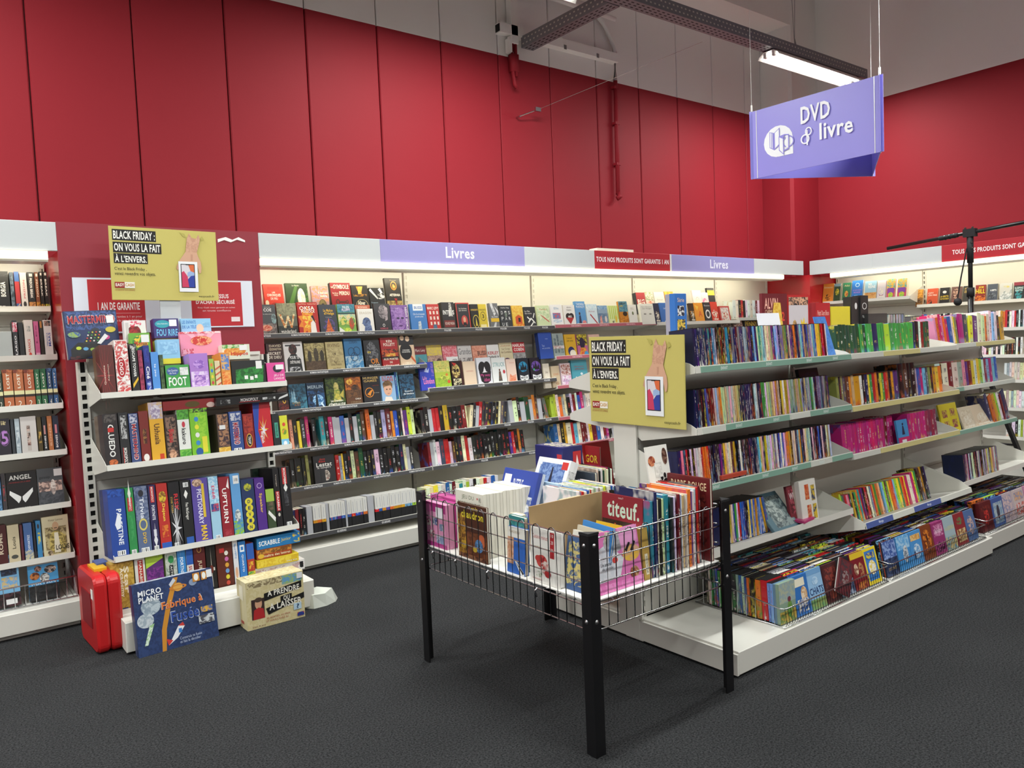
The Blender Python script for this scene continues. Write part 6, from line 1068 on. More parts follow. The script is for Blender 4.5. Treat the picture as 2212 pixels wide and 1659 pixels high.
L3 = [
 (244, 281, 1020, '24479a', 'large blue box with a white figure, lettered downwards', [('T-', 'PALESTINE', .44, .2, .74, .72, 'e8ecf4'), ('p', [(.3, .5), (.5, .66), (.7, .6), (.62, .44), (.4, .42)], 'e8ecf4'), ('r', 0, .9, 1, 1, '2a56b0', '1d3a84')]+bar(.3, .5, .05), {'side': '1f2f66'}),
 (282, 300, 1030, '2f8a4a', 'green property game box', [('r', .2, .66, .8, .86, 'c02a2c'), ('T-', 'MONOPOLY', .36, .67, .66, .85, 'f0e8e4'), ('s', .5, .92, .1, .2, 4, 'e8e8e0'), ('r', .3, .2, .7, .6, '3f9a58', '2f8a4a')]+bar(.2, .6, .03)),
 (301, 330, 1026, '5a6a8c', 'grey-blue trivia box with gold disc and DVD lettering', [('r', 0, .5, 1, 1, '7a84a0', '4a5a80'), ('T-', 'Trivial', .36, .5, .68, .84, 'dfe4ee'), ('o', .5, .44, .32, .09, .3, 'd8c86a'), ('T-', 'DVD', .4, .16, .66, .32, 'e0b83a'), ('e', .5, .9, .2, .05, '2a2a34')]+bar(.2, .6, .03)),
 (331, 348, 1025, '2a2450', 'dark purple box with a red heading', [('r', .26, .74, .76, .98, 'c02a2c'), ('T-', 'MONOPOLY', .38, .75, .64, .97, 'f0e8e4'), ('T-', 'FORTNITE', .3, .48, .7, .7, 'e8e6f0'), ('r', .3, .24, .7, .34, 'c8c8d4'), ('s', .5, .18, .1, .26, 4, 'e0e0e4')]+bar(.2, .6, .03)),
 (349, 373, 1033, 'b82c26', 'red and orange box with a round emblem', [('e', .5, .8, .34, .09, 'e0c03a', '8a5a24'), ('T-', 'Dejeun', .34, .44, .68, .7, 'f0d04a'), ('r', .24, .2, .8, .38, 'd87a2c', 'b82c26'), ('r', .1, 0, 1, .12, '2a5ab0')]),
 (374, 399, 1019, '17161a', 'black box with red lettering and a white burst', [('T-', 'RISK', .46, .56, .82, .82, 'c82a30'), ('t-', 'STAR WARS', .16, .54, .32, .78, 'd8b04a'), ('s', .5, .3, .1, .46, 13, 'd8d8dc'), ('r', .46, 0, .52, .6, 'b8b8bc')]+bar(.16, .4, .02)),
 (400, 423, 1027, '1b1b1c', 'black box with a white dove', [('p', [(.3, .78), (.5, .86), (.7, .8), (.5, .72)], 'eceae6'), ('T-', 'Feu McGregor', .3, .4, .66, .66, 'd8d6d0'), ('r', .2, 0, .9, .14, '2a5aa8')]+bar(.3, .5, .9)),
 (424, 460, 1011, '5a4a9c', 'purple drawing game box with a yellow strip', [('r', .6, .4, .76, .92, 'd8b83a'), ('T-', 'PICTIONARY', .3, .3, .58, .84, 'e0dcf0'), ('T-', 'MAN', .38, .06, .74, .28, 'f0c83a'), ('e', .36, .94, .3, .06, 'd8b8a0', '8a6a5a')]),
 (461, 482, 1007, '9fc8e0', 'pale blue box with pink lettering', [('r', 0, .6, 1, 1, '8abfe0', 'c8e0ee'), ('T-', 'Défi', .3, .66, .6, .86, 'd84a6a'), ('r', .1, .46, .9, .58, '2a4a8a', 'c84a5a')]+bar(.3, .5, .02)),
 (483, 507, 1029, '8f1f2c', 'maroon box with tall white letters', [('T-', 'UPTURN', .24, .26, .64, .82, 'f0ebe8'), ('p', [(.66, .84), (.9, .98), (.9, .8)], 'f0ebe8'), ('r', .2, .06, .8, .16, 'a83a44', '8f1f2c')]),
 (508, 529, 997, '5f9ad0', 'tall light blue box with a green base', [('r', .3, .84, .9, .97, 'e8e8e6'), ('r', 0, 0, 1, .26, '8aba4a', '4a8ac0'), ('e', .5, .34, .3, .1, 'd8dcd8', '6a7a8a')]+bar(.36, .5, .87)),
 (530, 558, 1034, '23345c', 'dark blue box with yellow honeycomb letters', [('e', .5, .86, .3, .07, 'b8b83a', '4a5a3a')]+[('e', .5, .6-.115*i, .3, .065, 'd8cc3a') for i in range(5)]+[('T', 'DEVIN'[i], .4, .57-.115*i, .6, .63-.115*i, '23345c') for i in range(5)]),
 (559, 580, 1031, '4f2a84', 'purple box with golden script', [('T-', 'Speaker', .34, .36, .7, .72, 'e0b84a'), ('o', .5, .86, .26, .05, .2, 'c8b0e0')]),
 (581, 599, 1055, '3a4a30', 'dark green box with a lime corner and white label', [('r', 0, .7, 1, 1, '9ab84a'), ('p', [(.1, .42), (.9, .2), (1, .3), (.2, .5)], 'e4e4e0'), ('r', .2, .5, .8, .7, '6a5a4a', '3a4a30')]),
 (600, 613, 989, '1a181a', 'tall black box with a red lettered strip', [('r', .2, .3, .84, .62, 'b8262c'), ('T-', 'SCRABBLE', .36, .31, .7, .61, 'f0eae6'), ('t-', 'Voyage', .36, .7, .6, .9, 'd8c8b8'), ('e', .5, .24, .2, .03, 'c8c4b8')]),
 (614, 636, 982, '1c1b1d', 'tall black box with red heading', [('r', .26, .72, .7, .99, 'c02a2c'), ('T-', 'MONOPOLY', .38, .73, .62, .98, 'f0e8e4'), ('s', .5, .66, .08, .2, 4, 'e4e4e0'), ('r', .3, .36, .7, .6, '4a4a4e', '1c1b1d')]+bar(.3, .5, .03))]
for it in L3: spine(S, it[0], it[1], it[2], it[3], it[4]+' '+w3_, it[5], **dict({'th': .24}, **(it[6] if len(it) > 6 else {})))
face(S, 556, 592, 995, '1f3a2a', 'dark green old word game box behind the purple box '+w3_, [('T-', 'SCRABBLE', .7, .2, .9, .7, '8a3a34')], d=.29, lean=6, th=.04, name='board_game', cat='board game', group=GG, pages=None, h=.36)
S = gr.sh['4']; w4_ = 'on the lowest games shelf'
L4 = [
 (246, 296, 1214, 'b8963a', 'wide gold box with white downward lettering', [('r', 0, 0, 1, 1, 'c8a84a', 'a8842c'), ('T-', 'Star', .56, .36, .78, .92, 'f2ead0'), ('T-', 'Academy', .34, .3, .56, .9, 'f2ead0'), ('r', .4, .02, .64, .08, '2a3a8a')], {'side': '8a6a24'}),
 (298, 321, 1202, 'dcdcd6', 'white multicoloured box with a red title strip', [('r', .1, .02, .9, .4, '6a9ac0', 'e0d8c8'), ('r', .3, .36, .8, .94, 'b83028'), ('T-', 'HANABIDA', .42, .38, .68, .92, 'f0e8d8')]),
 (322, 360, 1196, 'b0d040', 'lime and purple box with a white title panel', [('r', 0, .36, 1, .74, '5a2a70', '8a3a94'), ('p', [(0, .74), (1, .9), (1, .74)], '5a2a70'), ('r', .16, .18, .96, .42, 'e8e6ee'), ('T', 'Boîte', .26, .22, .86, .38, '3a2a4a'), ('r', .2, .42, .9, .52, '7ab03a', '5a2a70'), ('r', 0, 0, 1, .16, 'e8d83a', '4a9ac0')]),
 (364, 389, 1192, 'd0d4c8', 'white graffiti box with a black lettered strip', [('r', .04, .04, .96, .96, 'c8ccc0', '8a9a8a'), ('e', .5, .86, .26, .08, '2f8a4a'), ('r', .3, .4, .66, .74, '1c1c1e'), ('T-', 'ACTION', .4, .42, .58, .72, 'f0f0ea'), ('T-', 'Party', .3, .1, .7, .38, 'c84a5a')]),
 (390, 408, 1180, '3a8ad0', 'bright blue box with a red foot label', [('T-', 'FORTNITE', .3, .4, .7, .8, 'eef2f6'), ('r', .26, .06, .74, .36, 'c02a2c'), ('T-', 'MONOPOLY', .38, .07, .62, .35, 'f0e8e4')]),
 (409, 424, 1176, 'e4e0dc', 'white box with a blue top and red letters', [('r', 0, .62, 1, 1, '2a5ab0'), ('T-', 'SUSPECT', .26, .14, .74, .6, 'b82a30')]),
 (425, 450, 1170, '5a1c1c', 'dark maroon jungle game box', [('T-', 'JUMANJI', .3, .2, .68, .66, 'd8c8a8'), ('o', .5, .86, .2, .06, .3, 'b88a4a')]),
 (451, 472, 1168, '17120f', 'black box with a silver sword', [('p', [(.46, .1), (.5, .9), (.56, .1)], 'c8c4b8'), ('r', .2, .42, .84, .48, 'd8d4cc'), ('e', .5, .45, .2, .08, '6a2a1c')]),
 (473, 508, 1172, '5a2218', 'brown box with a column of coloured tokens', [('r', .2, .8, .5, .9, 'b82a2c')]+[('e', .62, .78-.13*i, .12, .05, ('e0dcd4', 'c86aa8', 'd8a03a', '6a9ad0', 'd8c83a', 'c84a3a')[i]) for i in range(6)]),
 (509, 520, 1165, 'dcdce4', 'thin white box with a child portrait', [('e', .5, .3, .3, .12, 'd8a888'), ('r', .3, .6, .7, .92, '8aa8d0', 'dcdce4')]),
 (521, 537, 1168, '2f7ac8', 'blue box with a white square mark', [('r', .2, .76, .8, .92, 'e8eef4'), ('r', .34, .8, .66, .88, '2f7ac8'), ('T-', 'QUARTO', .34, .3, .64, .7, 'e4ecf4')]),
 (538, 554, 1172, 'b03a2c', 'blue and red box with a green base', [('r', 0, .6, 1, 1, '2a5ab0'), ('r', 0, 0, 1, .3, '4a9a4a', 'd8c83a'), ('r', .2, .34, .8, .54, 'e0b03a', 'b03a2c')])]
for it in L4: spine(S, it[0], it[1], it[2], it[3], it[4]+' '+w4_, it[5], lean=4, **dict({'th': .24}, **(it[6] if len(it) > 6 else {})))
# flat pile at the right of the lowest shelf
yq = 4.42
zz = .185
for lab, pa, pb, hgt, base, items in (
 ('white flat box at the foot of the flat game pile', 548, 660, .06, 'e6e2e0', [('r', .02, .2, .98, .8, 'e6e2e0', 'c8a8a8'), ('r', .9, .2, .97, .8, '1c1c1e')]),
 ('yellow flat box in the flat game pile', 555, 645, .045, 'e0c42c', [('r', .02, .1, .98, .9, 'e8d04a', 'd8b42c')]+bar(.7, .25, .2)),
 ('brown and red flat letters box in the flat game pile', 556, 632, .055, 'a84a24', [('r', .02, .5, .98, .95, '7a4a24', 'c88a3a'), ('T', 'maître des lettres', .2, .14, .95, .4, 'f0e0c0'), ('e', .12, .3, .09, .24, 'e0b83a')]),
 ('blue junior word game box on top of the flat game pile', 557, 650, .065, '2a7ab8', [('T', 'SCRABBLE', .04, .28, .52, .72, 'f0f2f4'), ('t', 'Junior', .55, .32, .78, .7, 'e8d04a'), ('r', .82, .1, .98, .9, 'e8c83a', '2a7ab8')])):
    lie(lab, xw(pa, yq, zz), xw(pb, yq, zz), yq+random.uniform(-.01, .01), zz, .22, hgt, base, items, side='c8b48a' if 'white' in lab else base); zz += hgt+.002
# things on the floor before the rack
t = thing('tool_case', 'red moulded plastic carry case with yellow and blue latch, standing by the games rack', 'case', (.69, 4.52, 0), math.radians(3))
def rbox(m, x0, x1, y0, y1, z0, z1, r, mi=0):
    """box with generously rounded vertical-plane outline (profile in y-z)"""
    pts = []
    for cx, cz, a0 in ((y1-r, z1-r, 0), (y0+r, z1-r, 90), (y0+r, z0+r, 180), (y1-r, z0+r, 270)):
        for k in range(6): a = math.radians(a0+18*k); pts.append((cx+r*math.cos(a), cz+r*math.sin(a)))
    n = len(pts); b = .012
    rings = []
    for x, s in ((x0, .96), (x0+b, 1), (x1-b, 1), (x1, .96)):
        cy, cz = (y0+y1)/2, (z0+z1)/2
        rings.append(m.add([(x, cy+(p[0]-cy)*s, cz+(p[1]-cz)*s) for p in pts]))
    for i in range(3):
        for j in range(n): k = (j+1) % n; m.face([rings[i]+j, rings[i]+k, rings[i+1]+k, rings[i+1]+j], mi)
    m.face([rings[0]+j for j in range(n)], mi); m.face([rings[3]+j for j in range(n)][::-1], mi)
m = M(); rbox(m, -.062, -.002, -.185, .185, .002, .40, .045); m.build('shell_half', 'red_plastic', t)
m = M(); rbox(m, .002, .062, -.185, .185, .002, .40, .045); m.build('shell_half', 'red_plastic', t)
m = M(); m.box(-.03, .03, -.06, .09, .395, .412); m.build('latch', 'latch_yellow' if 'latch_yellow' in MAT else 'strip_yellow', t)
m = M(); m.box(.0, .055, .02, .12, .40, .42); m.build('latch', 'strip_blue', t)
m = M(); m.box(-.066, -.062, -.1, .1, .12, .3); m.build('faded_label', 'red_paint', t)
m = M(); m.box(-.064, -.0625, -.15, -.11, .28, .33); m.build('price_sticker', 'page_white', t)
bx_ = Vector((.987, 4.172, 0))
block('science_kit', 'dark blue rocket kit box leaning against the plinth, orange title', 'toy box', 'boxes on the carpet', bx_, .08, .40, .055, .36, '22335c', [
 ('r', 0, 0, 1, 1, '22335c', '2c406e'), ('p', [(.28, .0), (.33, .0), (.36, .3), (.44, .6), (.56, .98), (.5, .98), (.38, .62), (.3, .3)], 'c8882c'), ('e', .2, .66, .12, .12, 'b8c4cc', '8a9aa8'), ('e', .12, .48, .1, .1, 'c4ccd2', '9aa8b4'), ('p', [(.16, .4), (.22, .42), (.12, .14), (.08, .14)], '9ac08a', 'd8e8d8'),
 ('e', .55, .84, .06, .06, 'd8a04a'), ('o', .55, .84, .11, .035, .3, 'c87a2c'), ('e', .74, .86, .05, .05, '8a9ab8'), ('p', [(.44, .9), (.5, .98), (.53, .94), (.46, .86)], 'c8ccd4'),
 ('p', [(.36, .06), (.5, .3), (.56, .34), (.58, .28), (.48, .14)], 'e8eaee'), ('p', [(.5, .3), (.56, .34), (.58, .28)], 'c83a34'), ('p', [(.36, .06), (.34, .16), (.42, .12)], 'c83a34'), ('r', .5, .2, .54, .26, '3a7ac0'),
 ('T', 'MICRO', .06, .82, .34, .9, 'eef0f4'), ('T', 'PLANET', .06, .73, .36, .81, 'eef0f4'), ('T', 'Fabrique à', .32, .54, .84, .68, 'f0e0d0'), ('T', 'Fabrique à', .325, .545, .835, .675, 'd8702c'), ('T', 'Fusée', .42, .36, .78, .52, 'dfe6f2'), ('T', 'Fusée', .425, .366, .775, .514, '2a4a9a'),
 ('r', .74, .86, .83, .98, 'c8842c'), ('e', .785, .92, .03, .05, 'f0f0ea'), ('r', .85, .86, .92, .98, 'c8842c'), ('e', .885, .92, .025, .05, 'f0f0ea'), ('r', .92, .88, .99, .99, 'e6e8ea'), ('r', .76, .24, .96, .36, 'c8ccd0', '4a4a54'), ('r', .8, .4, .95, .48, 'd8a83a', '5a6a9a'), ('t', 'Construis ta fusée', .5, .1, .78, .14, 'b8c4dc'), ('t', 'et fais la décoller', .5, .05, .76, .09, 'b8c4dc')], -.14, None, '4a4f6a', titems=[('r', .06, .1, .94, .9, '8a94b0', 'c8ccd8')])
block('board_game', 'cream television quiz box on the carpet with black title bands', 'board game', 'boxes on the carpet', Vector((1.485, 4.14, 0)), .02, .325, .14, .262, 'd8cba0', [
 ('r', 0, 0, 1, 1, 'd8cba0', 'cfc08e'), ('r', .02, .86, .62, .99, '8a7a5a', 'd8cba0'), ('r', .62, .8, .98, .98, '6aa0c8', '9ab87a'), ('r', .08, .2, .30, .62, '3a2a28'), ('e', .2, .52, .06, .12, 'd0a080'), ('p', [(.1, .2), (.12, .4), (.2, .44), (.28, .4), (.3, .2)], 'b02a2c'), ('e', .2, .6, .065, .05, '4a3a30'),
 ('p', [(.30, .70), (.96, .80), (.96, .66), (.30, .54)], '1b1a1a'), ('p', [(.58, .56), (.78, .58), (.78, .46), (.58, .43)], '1b1a1a'), ('p', [(.32, .38), (1, .54), (1, .42), (.36, .24)], '1b1a1a'),
 ('T', 'A PRENDRE', .36, .62, .92, .74, 'f0ece0'), ('T', 'OU', .63, .46, .74, .56, 'f0ece0'), ('T', 'A LAISSER', .38, .32, .95, .46, 'f0ece0'), ('t', '22 BOITES, 22 PRIX', .32, .15, .74, .19, 'a83a2c'), ('t', "ET VOUS L'AVEZ SU", .32, .09, .7, .13, 'a83a2c'), ('r', .8, .2, .94, .34, 'b8d0e0'), ('T', '?', .85, .22, .9, .32, '2a4a6a'), ('r', .86, .05, .98, .13, '2a3a8a', 'c83a3a'), ('t', 'Dès 8 ans', .08, .04, .3, .07, '7a3a2c'), ('r', .88, .86, .98, .98, 'e6e8ea')], 0, None, 'c8b888', litems=[('r', .3, .6, .7, .9, 'e8dfc4'), ('r', .35, .1, .65, .16, 'a83a2c')], titems=[('r', .1, .1, .9, .9, 'e0d4ac', 'c8b888')])
t = thing('plastic_bag', 'crumpled clear plastic bag lying behind the quiz box', 'bag', (1.79, 4.3, .0))
m = M(); rr = random.Random(3)
n = m.add([(.0, .0, .10)]+[(.11*math.cos(a)*(.8+rr.random()*.4), .07*math.sin(a)*(.8+rr.random()*.4), .05+.04*rr.random()) for a in [k*.7 for k in range(9)]]+[(.13*math.cos(a)*(.8+rr.random()*.4), .08*math.sin(a)*(.8+rr.random()*.4), .001) for a in [k*.7 for k in range(9)]])
for k in range(9):
    j = (k+1) % 9; m.face([n, n+1+k, n+1+j]); m.face([n+1+k, n+10+k, n+10+j, n+1+j])
m.build('film', 'strip_clear', t)
# ================================================================ wire bargain table
TX0, TX1, TY0, TY1 = 1.84, 2.612, 1.988, 3.14
bt = thing('bargain_table', 'black legged chrome wire bargain table full of books and games', 'wire table', (TX0, TY0, 0))
W_, D_ = TX1-TX0, TY1-TY0
for x, y, sx, sy in ((0, 0, 1, 1), (W_, 0, -1, 1), (0, D_, 1, -1), (W_, D_, -1, -1)):
    pts = [(x-.012*sx, y-.012*sy), (x+.036*sx, y-.012*sy), (x+.036*sx, y-.006*sy), (x-.004*sx, y-.004*sy), (x-.006*sx, y+.036*sy), (x-.012*sx, y+.036*sy)]
    if sx*sy < 0: pts = pts[::-1]
    leg = M().prism(pts, 2, 0, .802).build('leg', 'black_metal', bt)
    m = M()
    cap = [(x-.013*sx, y-.013*sy), (x+.038*sx, y-.013*sy), (x+.012*sx, y+.012*sy), (x-.013*sx, y+.038*sy)]
    if sx*sy < 0: cap = cap[::-1]
    M().prism(cap, 2, .8025, .812).build('leg_cap', 'black_matte', leg)
    for z in (.765, .49):
        for dx, dy, ax in ((.014, -.0125, 1), (-.0125, .014, 0)):
            c = Vector((x+dx*sx, y+dy*sy, z)); n_ = Vector((0, -sy, 0)) if ax else Vector((-sx, 0, 0))
            m = M(); u_ = Vector((1, 0, 0)) if ax else Vector((0, 1, 0)); S8 = 10
            i = m.add([c+n_*.006]+[c+n_*.004+u_*.005*math.cos(a)+Vector((0, 0, 1))*.005*math.sin(a) for a in [2*math.pi*k/S8 for k in range(S8)]]+[c+u_*.009*math.cos(a)+Vector((0, 0, 1))*.009*math.sin(a) for a in [2*math.pi*k/S8 for k in range(S8)]])
            for k in range(S8): j = (k+1) % S8; m.face([i, i+1+k, i+1+j]); m.face([i+1+k, i+1+S8+k, i+1+S8+j, i+1+j])
            m.build('bolt', 'rivet', leg, True)
ZT = (.785, .703, .622, .540, .452)
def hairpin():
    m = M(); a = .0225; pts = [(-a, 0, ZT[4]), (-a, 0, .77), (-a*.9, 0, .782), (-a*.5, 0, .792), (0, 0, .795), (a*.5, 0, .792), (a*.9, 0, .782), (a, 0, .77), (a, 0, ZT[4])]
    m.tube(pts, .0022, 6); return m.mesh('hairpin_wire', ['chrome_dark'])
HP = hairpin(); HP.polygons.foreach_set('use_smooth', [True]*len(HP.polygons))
def wpanel(p, q, n):
    p = Vector(p); q = Vector(q); d = (q-p).normalized(); Lg = (q-p).length; ang = math.atan2(d.y, d.x)
    nrm = Vector((d.y, -d.x, 0))
    for k, z in enumerate(ZT):
        e = .03
        M().tube([p+d*.015-nrm*.0+Vector((0, 0, z)), p+d*.04+Vector((0, 0, z))+nrm*.003, q-d*.04+Vector((0, 0, z))+nrm*.003, q-d*.015+Vector((0, 0, z))], .0032 if k in (0, 3, 4) else .0026, 8).build('rod', 'chrome', bt, True)
    for i in range(n):
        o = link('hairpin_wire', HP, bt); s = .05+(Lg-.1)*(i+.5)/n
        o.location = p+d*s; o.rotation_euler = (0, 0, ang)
wpanel((.006, .02, 0), (.006, D_-.02, 0), 11); wpanel((.02, .006, 0), (W_-.02, .006, 0), 7)
wpanel((W_-.006, D_-.02, 0), (W_-.006, .02, 0), 11); wpanel((W_-.02, D_-.006, 0), (.02, D_-.006, 0), 7)
m = M()
for i in range(14): y = .03+(D_-.06)*i/13; m.tube([(.008, y, .541), (W_-.008, y, .541)], .0022, 5)
for i in range(9): x = .03+(W_-.06)*i/8; m.tube([(x, .008, .5455), (x, D_-.008, .5455)], .0022, 5)
m.build('floor_grid', 'chrome', bt)
for y in (.3, .62, .86, 1.05):
    M().tube([(-.003, y, .548), (-.012, y, .536), (-.004, y+.004, .525), (.0, y+.004, .51)], .004, 6).build('hook', 'chrome', bt, True)
ln = M().box(TX0+.022, TX1-.022, TY0+.02, TY1-.03, .549, .553).build('liner_card', 'page_white'); tag(ln, 'white card lining the bottom of the wire bargain table', 'card')
GB = 'goods in the wire bargain table'; ZL = .554
def st(name, label, cat, x, px0, px1, pyt, th, base, items=(), lean=0, zb=ZL, **kw): return stand(name, label, cat, GB, 0, x, px0, px1, pyt, zb, th, base, items, lean=lean, **kw)
st('toy_box', 'pink girls toy box with photo tiles at the table corner', 'toy box', 1.875, 921, 966, 1088, .08, 'd890b4', [('r', 0, .8, 1, 1, 'a8307a'), ('e', .2, .86, .14, .1, 'd070a8'), ('r', .55, .66, .9, .92, 'eceaee'), ('r', .1, .45, .3, .6, '8a3a5a', 'd8d0c8'), ('r', .4, .5, .6, .66, '4a5a8a', 'c8c0c8'), ('r', .7, .4, .92, .56, '6a7a9a', 'd8d0d0'), ('r', .2, .2, .45, .36, 'b84a6a', 'e0d0d0'), ('r', .55, .1, .9, .3, '8a9ac0', 'e0d8e0'), ('r', 0, 0, 1, .1, 'b03a84')], pages=None, side='a82c7c')
st('toy_box', 'purple toy box with round dots behind the pink toy box', 'toy box', 1.96, 934, 990, 1074, .07, 'b8488c', [('e', .4, .86, .2, .12, 'd878b0'), ('T+', 'PARTY', .82, .2, .95, .8, '5a2a70'), ('e', .7, .3, .14, .1, '5a2a70')], pages=None, side='8a2a74')
st('picture_book', 'brown picture book with yellow lettering and a gnome scene', 'book', 1.872, 993, 1055, 1092, .012, '4a2412', [('r', 0, 0, .3, .8, 'b8862c', '6a4418'), ('r', .3, 0, 1, .5, '5a2c14', '7a4422'), ('T', 'et le', .5, .9, .72, .97, 'ecd83a'), ('T', 'chaudron', .14, .74, .9, .88, 'ecd83a'), ('e', .82, .38, .12, .12, 'c8643a'), ('e', .72, .28, .14, .12, '5a8ac0', '3a5a7a'), ('e', .2, .24, .12, .08, 'c8a02c', '8a6a1c'), ('e', .58, .2, .08, .05, 'd8b83a'), ('r', 0, 0, 1, .08, '8a5a3a', '4a2412')])
for i in range(8):
    y0 = 2.825
    lab = ('front white card game box with green lettering in the bargain table', 'second white card game box counted from the lettered one', 'third white card game box counted from the lettered one', 'fourth white card game box counted from the lettered one', 'fifth white card game box counted from the lettered one', 'sixth white card game box counted from the lettered one', 'seventh white card game box counted from the lettered one', 'last white card game box, beside the striped albums')[i]
    block('board_game', lab, 'board game', GB, Vector((1.905+i*.036, y0, ZL)), -math.pi/2, .215, .0345, .286-.0015*(i % 3), 'e6e4d6', [('t', 'JEU DU', .24, .86, .68, .94, '5a6a4a'), ('t', 'NAIN JAUNE', .1, .755, .9, .835, '5a6a4a'), ('r', .78, .9, .83, .93, 'c86a6a'), ('r', .86, .87, .93, .94, 'b8b8b0', '5a6a4a')] if i == 0 else [], pages=None, side='dedccf', sitems=[('r', .52, .0, .56, 1, 'b8b6a8')], titems=[('r', .0, .52, 1, .56, 'c8c6b8')])
st('textbook', 'blue paperback with a white top leaning by the divider', 'book', 1.876, 1096, 1134, 1140, .02, '2a62b8', [('r', 0, .78, 1, 1, 'e6e4dc'), ('r', 0, .2, .36, .78, 'd8b09a', 'c8906a'), ('p', [(.4, .3), (.5, .3), (.98, .05), (.98, .0), (.8, 0)], 'e4e6e8'), ('p', [(.5, .26), (.96, .06), (.9, .02)], '17181c'), ('t', 'PARCOURS', .1, .88, .7, .93, 'b8a88a')], lean=4)
st('textbook', 'teal paperback behind the blue one by the divider', 'book', 1.91, 1104, 1137, 1117, .02, '2f7f80', [('r', .1, .1, .9, .9, '2a7476', '3f8f8e')])
st('textbook', 'cream paperback behind the teal one by the divider', 'book', 1.945, 1106, 1128, 1112, .03, 'd8d0bc', [])
block('notebook', 'red plaid notebook block by the divider', 'book', GB, Vector((2.03, 2.45, ZL)), -math.pi/2, .10, .1, .24, '7a2226', [('r', 0, 0, 1, 1, '8a2a2c', '3a1a3a'), ('r', .2, 0, .3, 1, '2a3a6a'), ('r', .6, 0, .7, 1, '2a3a6a')], pages=None, side='8a2a2c')
dv = M().box(1.885, 2.315, 2.372, 2.378, ZL, .842); dv = dv.build('cardboard_divider', 'cardboard'); tag(dv, 'brown cardboard divider standing in the bargain table', 'divider')
block('paperback_block', 'cream pocket books in a box behind the cardboard divider', 'book', GB, Vector((2.13, 2.39, ZL)), 0, .12, .02, .283, 'dcd2b8', [], pages='paper')
st('cookbook', 'white cookbook with red chillies and a red number ribbon', 'book', 1.876, 1146, 1211, 1144, .022, 'e6e4de', [('t', 'Cuisine minute', .06, .80, .62, .88, 'b8343a'), ('r', .66, .5, .8, .97, 'a8242c'), ('t', '10', .69, .88, .77, .94, 'f0e8e4'), ('t', '20', .69, .76, .77, .82, 'f0e8e4'), ('t', '30', .69, .62, .77, .68, 'f0e8e4'), ('t', 'verte', .12, .62, .34, .67, '8a9a6a'), ('e', .4, .4, .18, .12, '8a1c24', 'c84a44'), ('e', .52, .3, .16, .12, 'a82a2c', 'd8c8c0'), ('e', .6, .2, .1, .07, 'a82a2c'), ('e', .28, .44, .1, .06, 'b83a34'), ('e', .3, .16, .1, .05, '6a8a4a', 'e6e4de'), ('r', .1, .05, .4, .07, 'c8a8a4')], lean=3, pages='page_white')
for i, (c, lab, xx) in enumerate((('3a5a8a', 'dark blue album with stars near the pink book', 1.90), ('dcd8cc', 'white booklet leaning beside the cookbook', 1.93), ('c8c0ac', 'grey booklet leaning beside the cookbook', 1.955), ('3a84c8', 'sky blue album tucked behind the pink book', 1.985))):
    block('album', lab, 'book', GB, Vector((xx, 2.145, ZL)), -math.pi/2-.04*i, .13+.02*i, .01, .2+.012*i, c, [('r', .1, .1, .9, .9, c, 'd8c87a' if i in (0, 3) else c)], -.2)
block('picture_book', 'large pink picture book with a grey animal shape near the front leg', 'book', GB, Vector((2.045, 2.035, ZL)), .0, .235, .012, .222, 'e07ab8', [('p', [(.0, .18), (.0, .7), (.3, .8), (.62, .5), (.5, .2)], 'e8e8ee', 'd8dce4'), ('e', .45, .8, .24, .18, '9a9a9e', 'b8b8bc'), ('p', [(.55, 1), (.6, .6), (.95, .66), (.98, 1)], 'e8a0d0'), ('e', .8, .55, .2, .14, 'e8b84a', 'd8a888'), ('p', [(.66, .62), (.76, .74), (.8, .72), (.7, .58)], '1c1c1e'), ('p', [(.78, .6), (.88, .74), (.92, .72), (.82, .56)], '1c1c1e'), ('e', .42, .5, .06, .05, 'd84a44'), ('t', 'Un amour', .1, .44, .34, .5, '3a3a44'), ('t', 'de pédale', .12, .36, .36, .42, '3a3a44'), ('e', .82, .22, .1, .1, '8a4a2a', 'c8a07a'), ('r', 0, 0, 1, .14, 'e87ac0', 'f09ad0')], -.14)
block('picture_book', 'small pink book facing the side wires by the front leg', 'book', GB, Vector((1.885, 2.055, ZL)), -math.pi/2, .06, .01, .2, 'e890b8', [('r', .1, .3, .9, .9, 'f0c8d8', 'e070a8')], -.06)
block('paperback_book', 'gold spined paperback beside the pink picture book', 'book', GB, Vector((2.195, 2.04, ZL)), 0, .04, .14, .2, 'b8964a', [('r', .3, .1, .7, .5, 'e4dcc4'), ('t+', 'Pocket', .42, .14, .6, .46, '4a3a1c')], -.1)
for lab, x, px0, px1, py, c, cb in (('magenta album leaning before the red comic', 2.03, 1254, 1304, 1131, 'c8286e', 'e060a0'), ('charcoal album with a yellow edge before the red comic', 2.075, 1272, 1328, 1126, '3a3a3e', 'e0b82c')):
    st('album', lab, 'book', x, px0, px1, py, .012, c, [('r', .0, .86, 1, 1, cb), ('r', .1, .1, .9, .8, c, cb)], lean=14)
st('comic_album', 'red comic album with pale title at the head of the album row', 'comic', 2.205, 1300, 1388, 1071, .012, '8a2230', [('T', 'titeuf.', .14, .70, .92, .93, 'c8dcc8'), ('r', .02, .0, .78, .66, '2a1c16', '3a281e'), ('T', 'al', .2, .5, .36, .62, 'd8602c'), ('t', 'Zep', .82, .5, .96, .56, 'e8d0cc'), ('t', 'tome 9', .42, .95, .54, .98, 'e8d8d4')], lean=3)
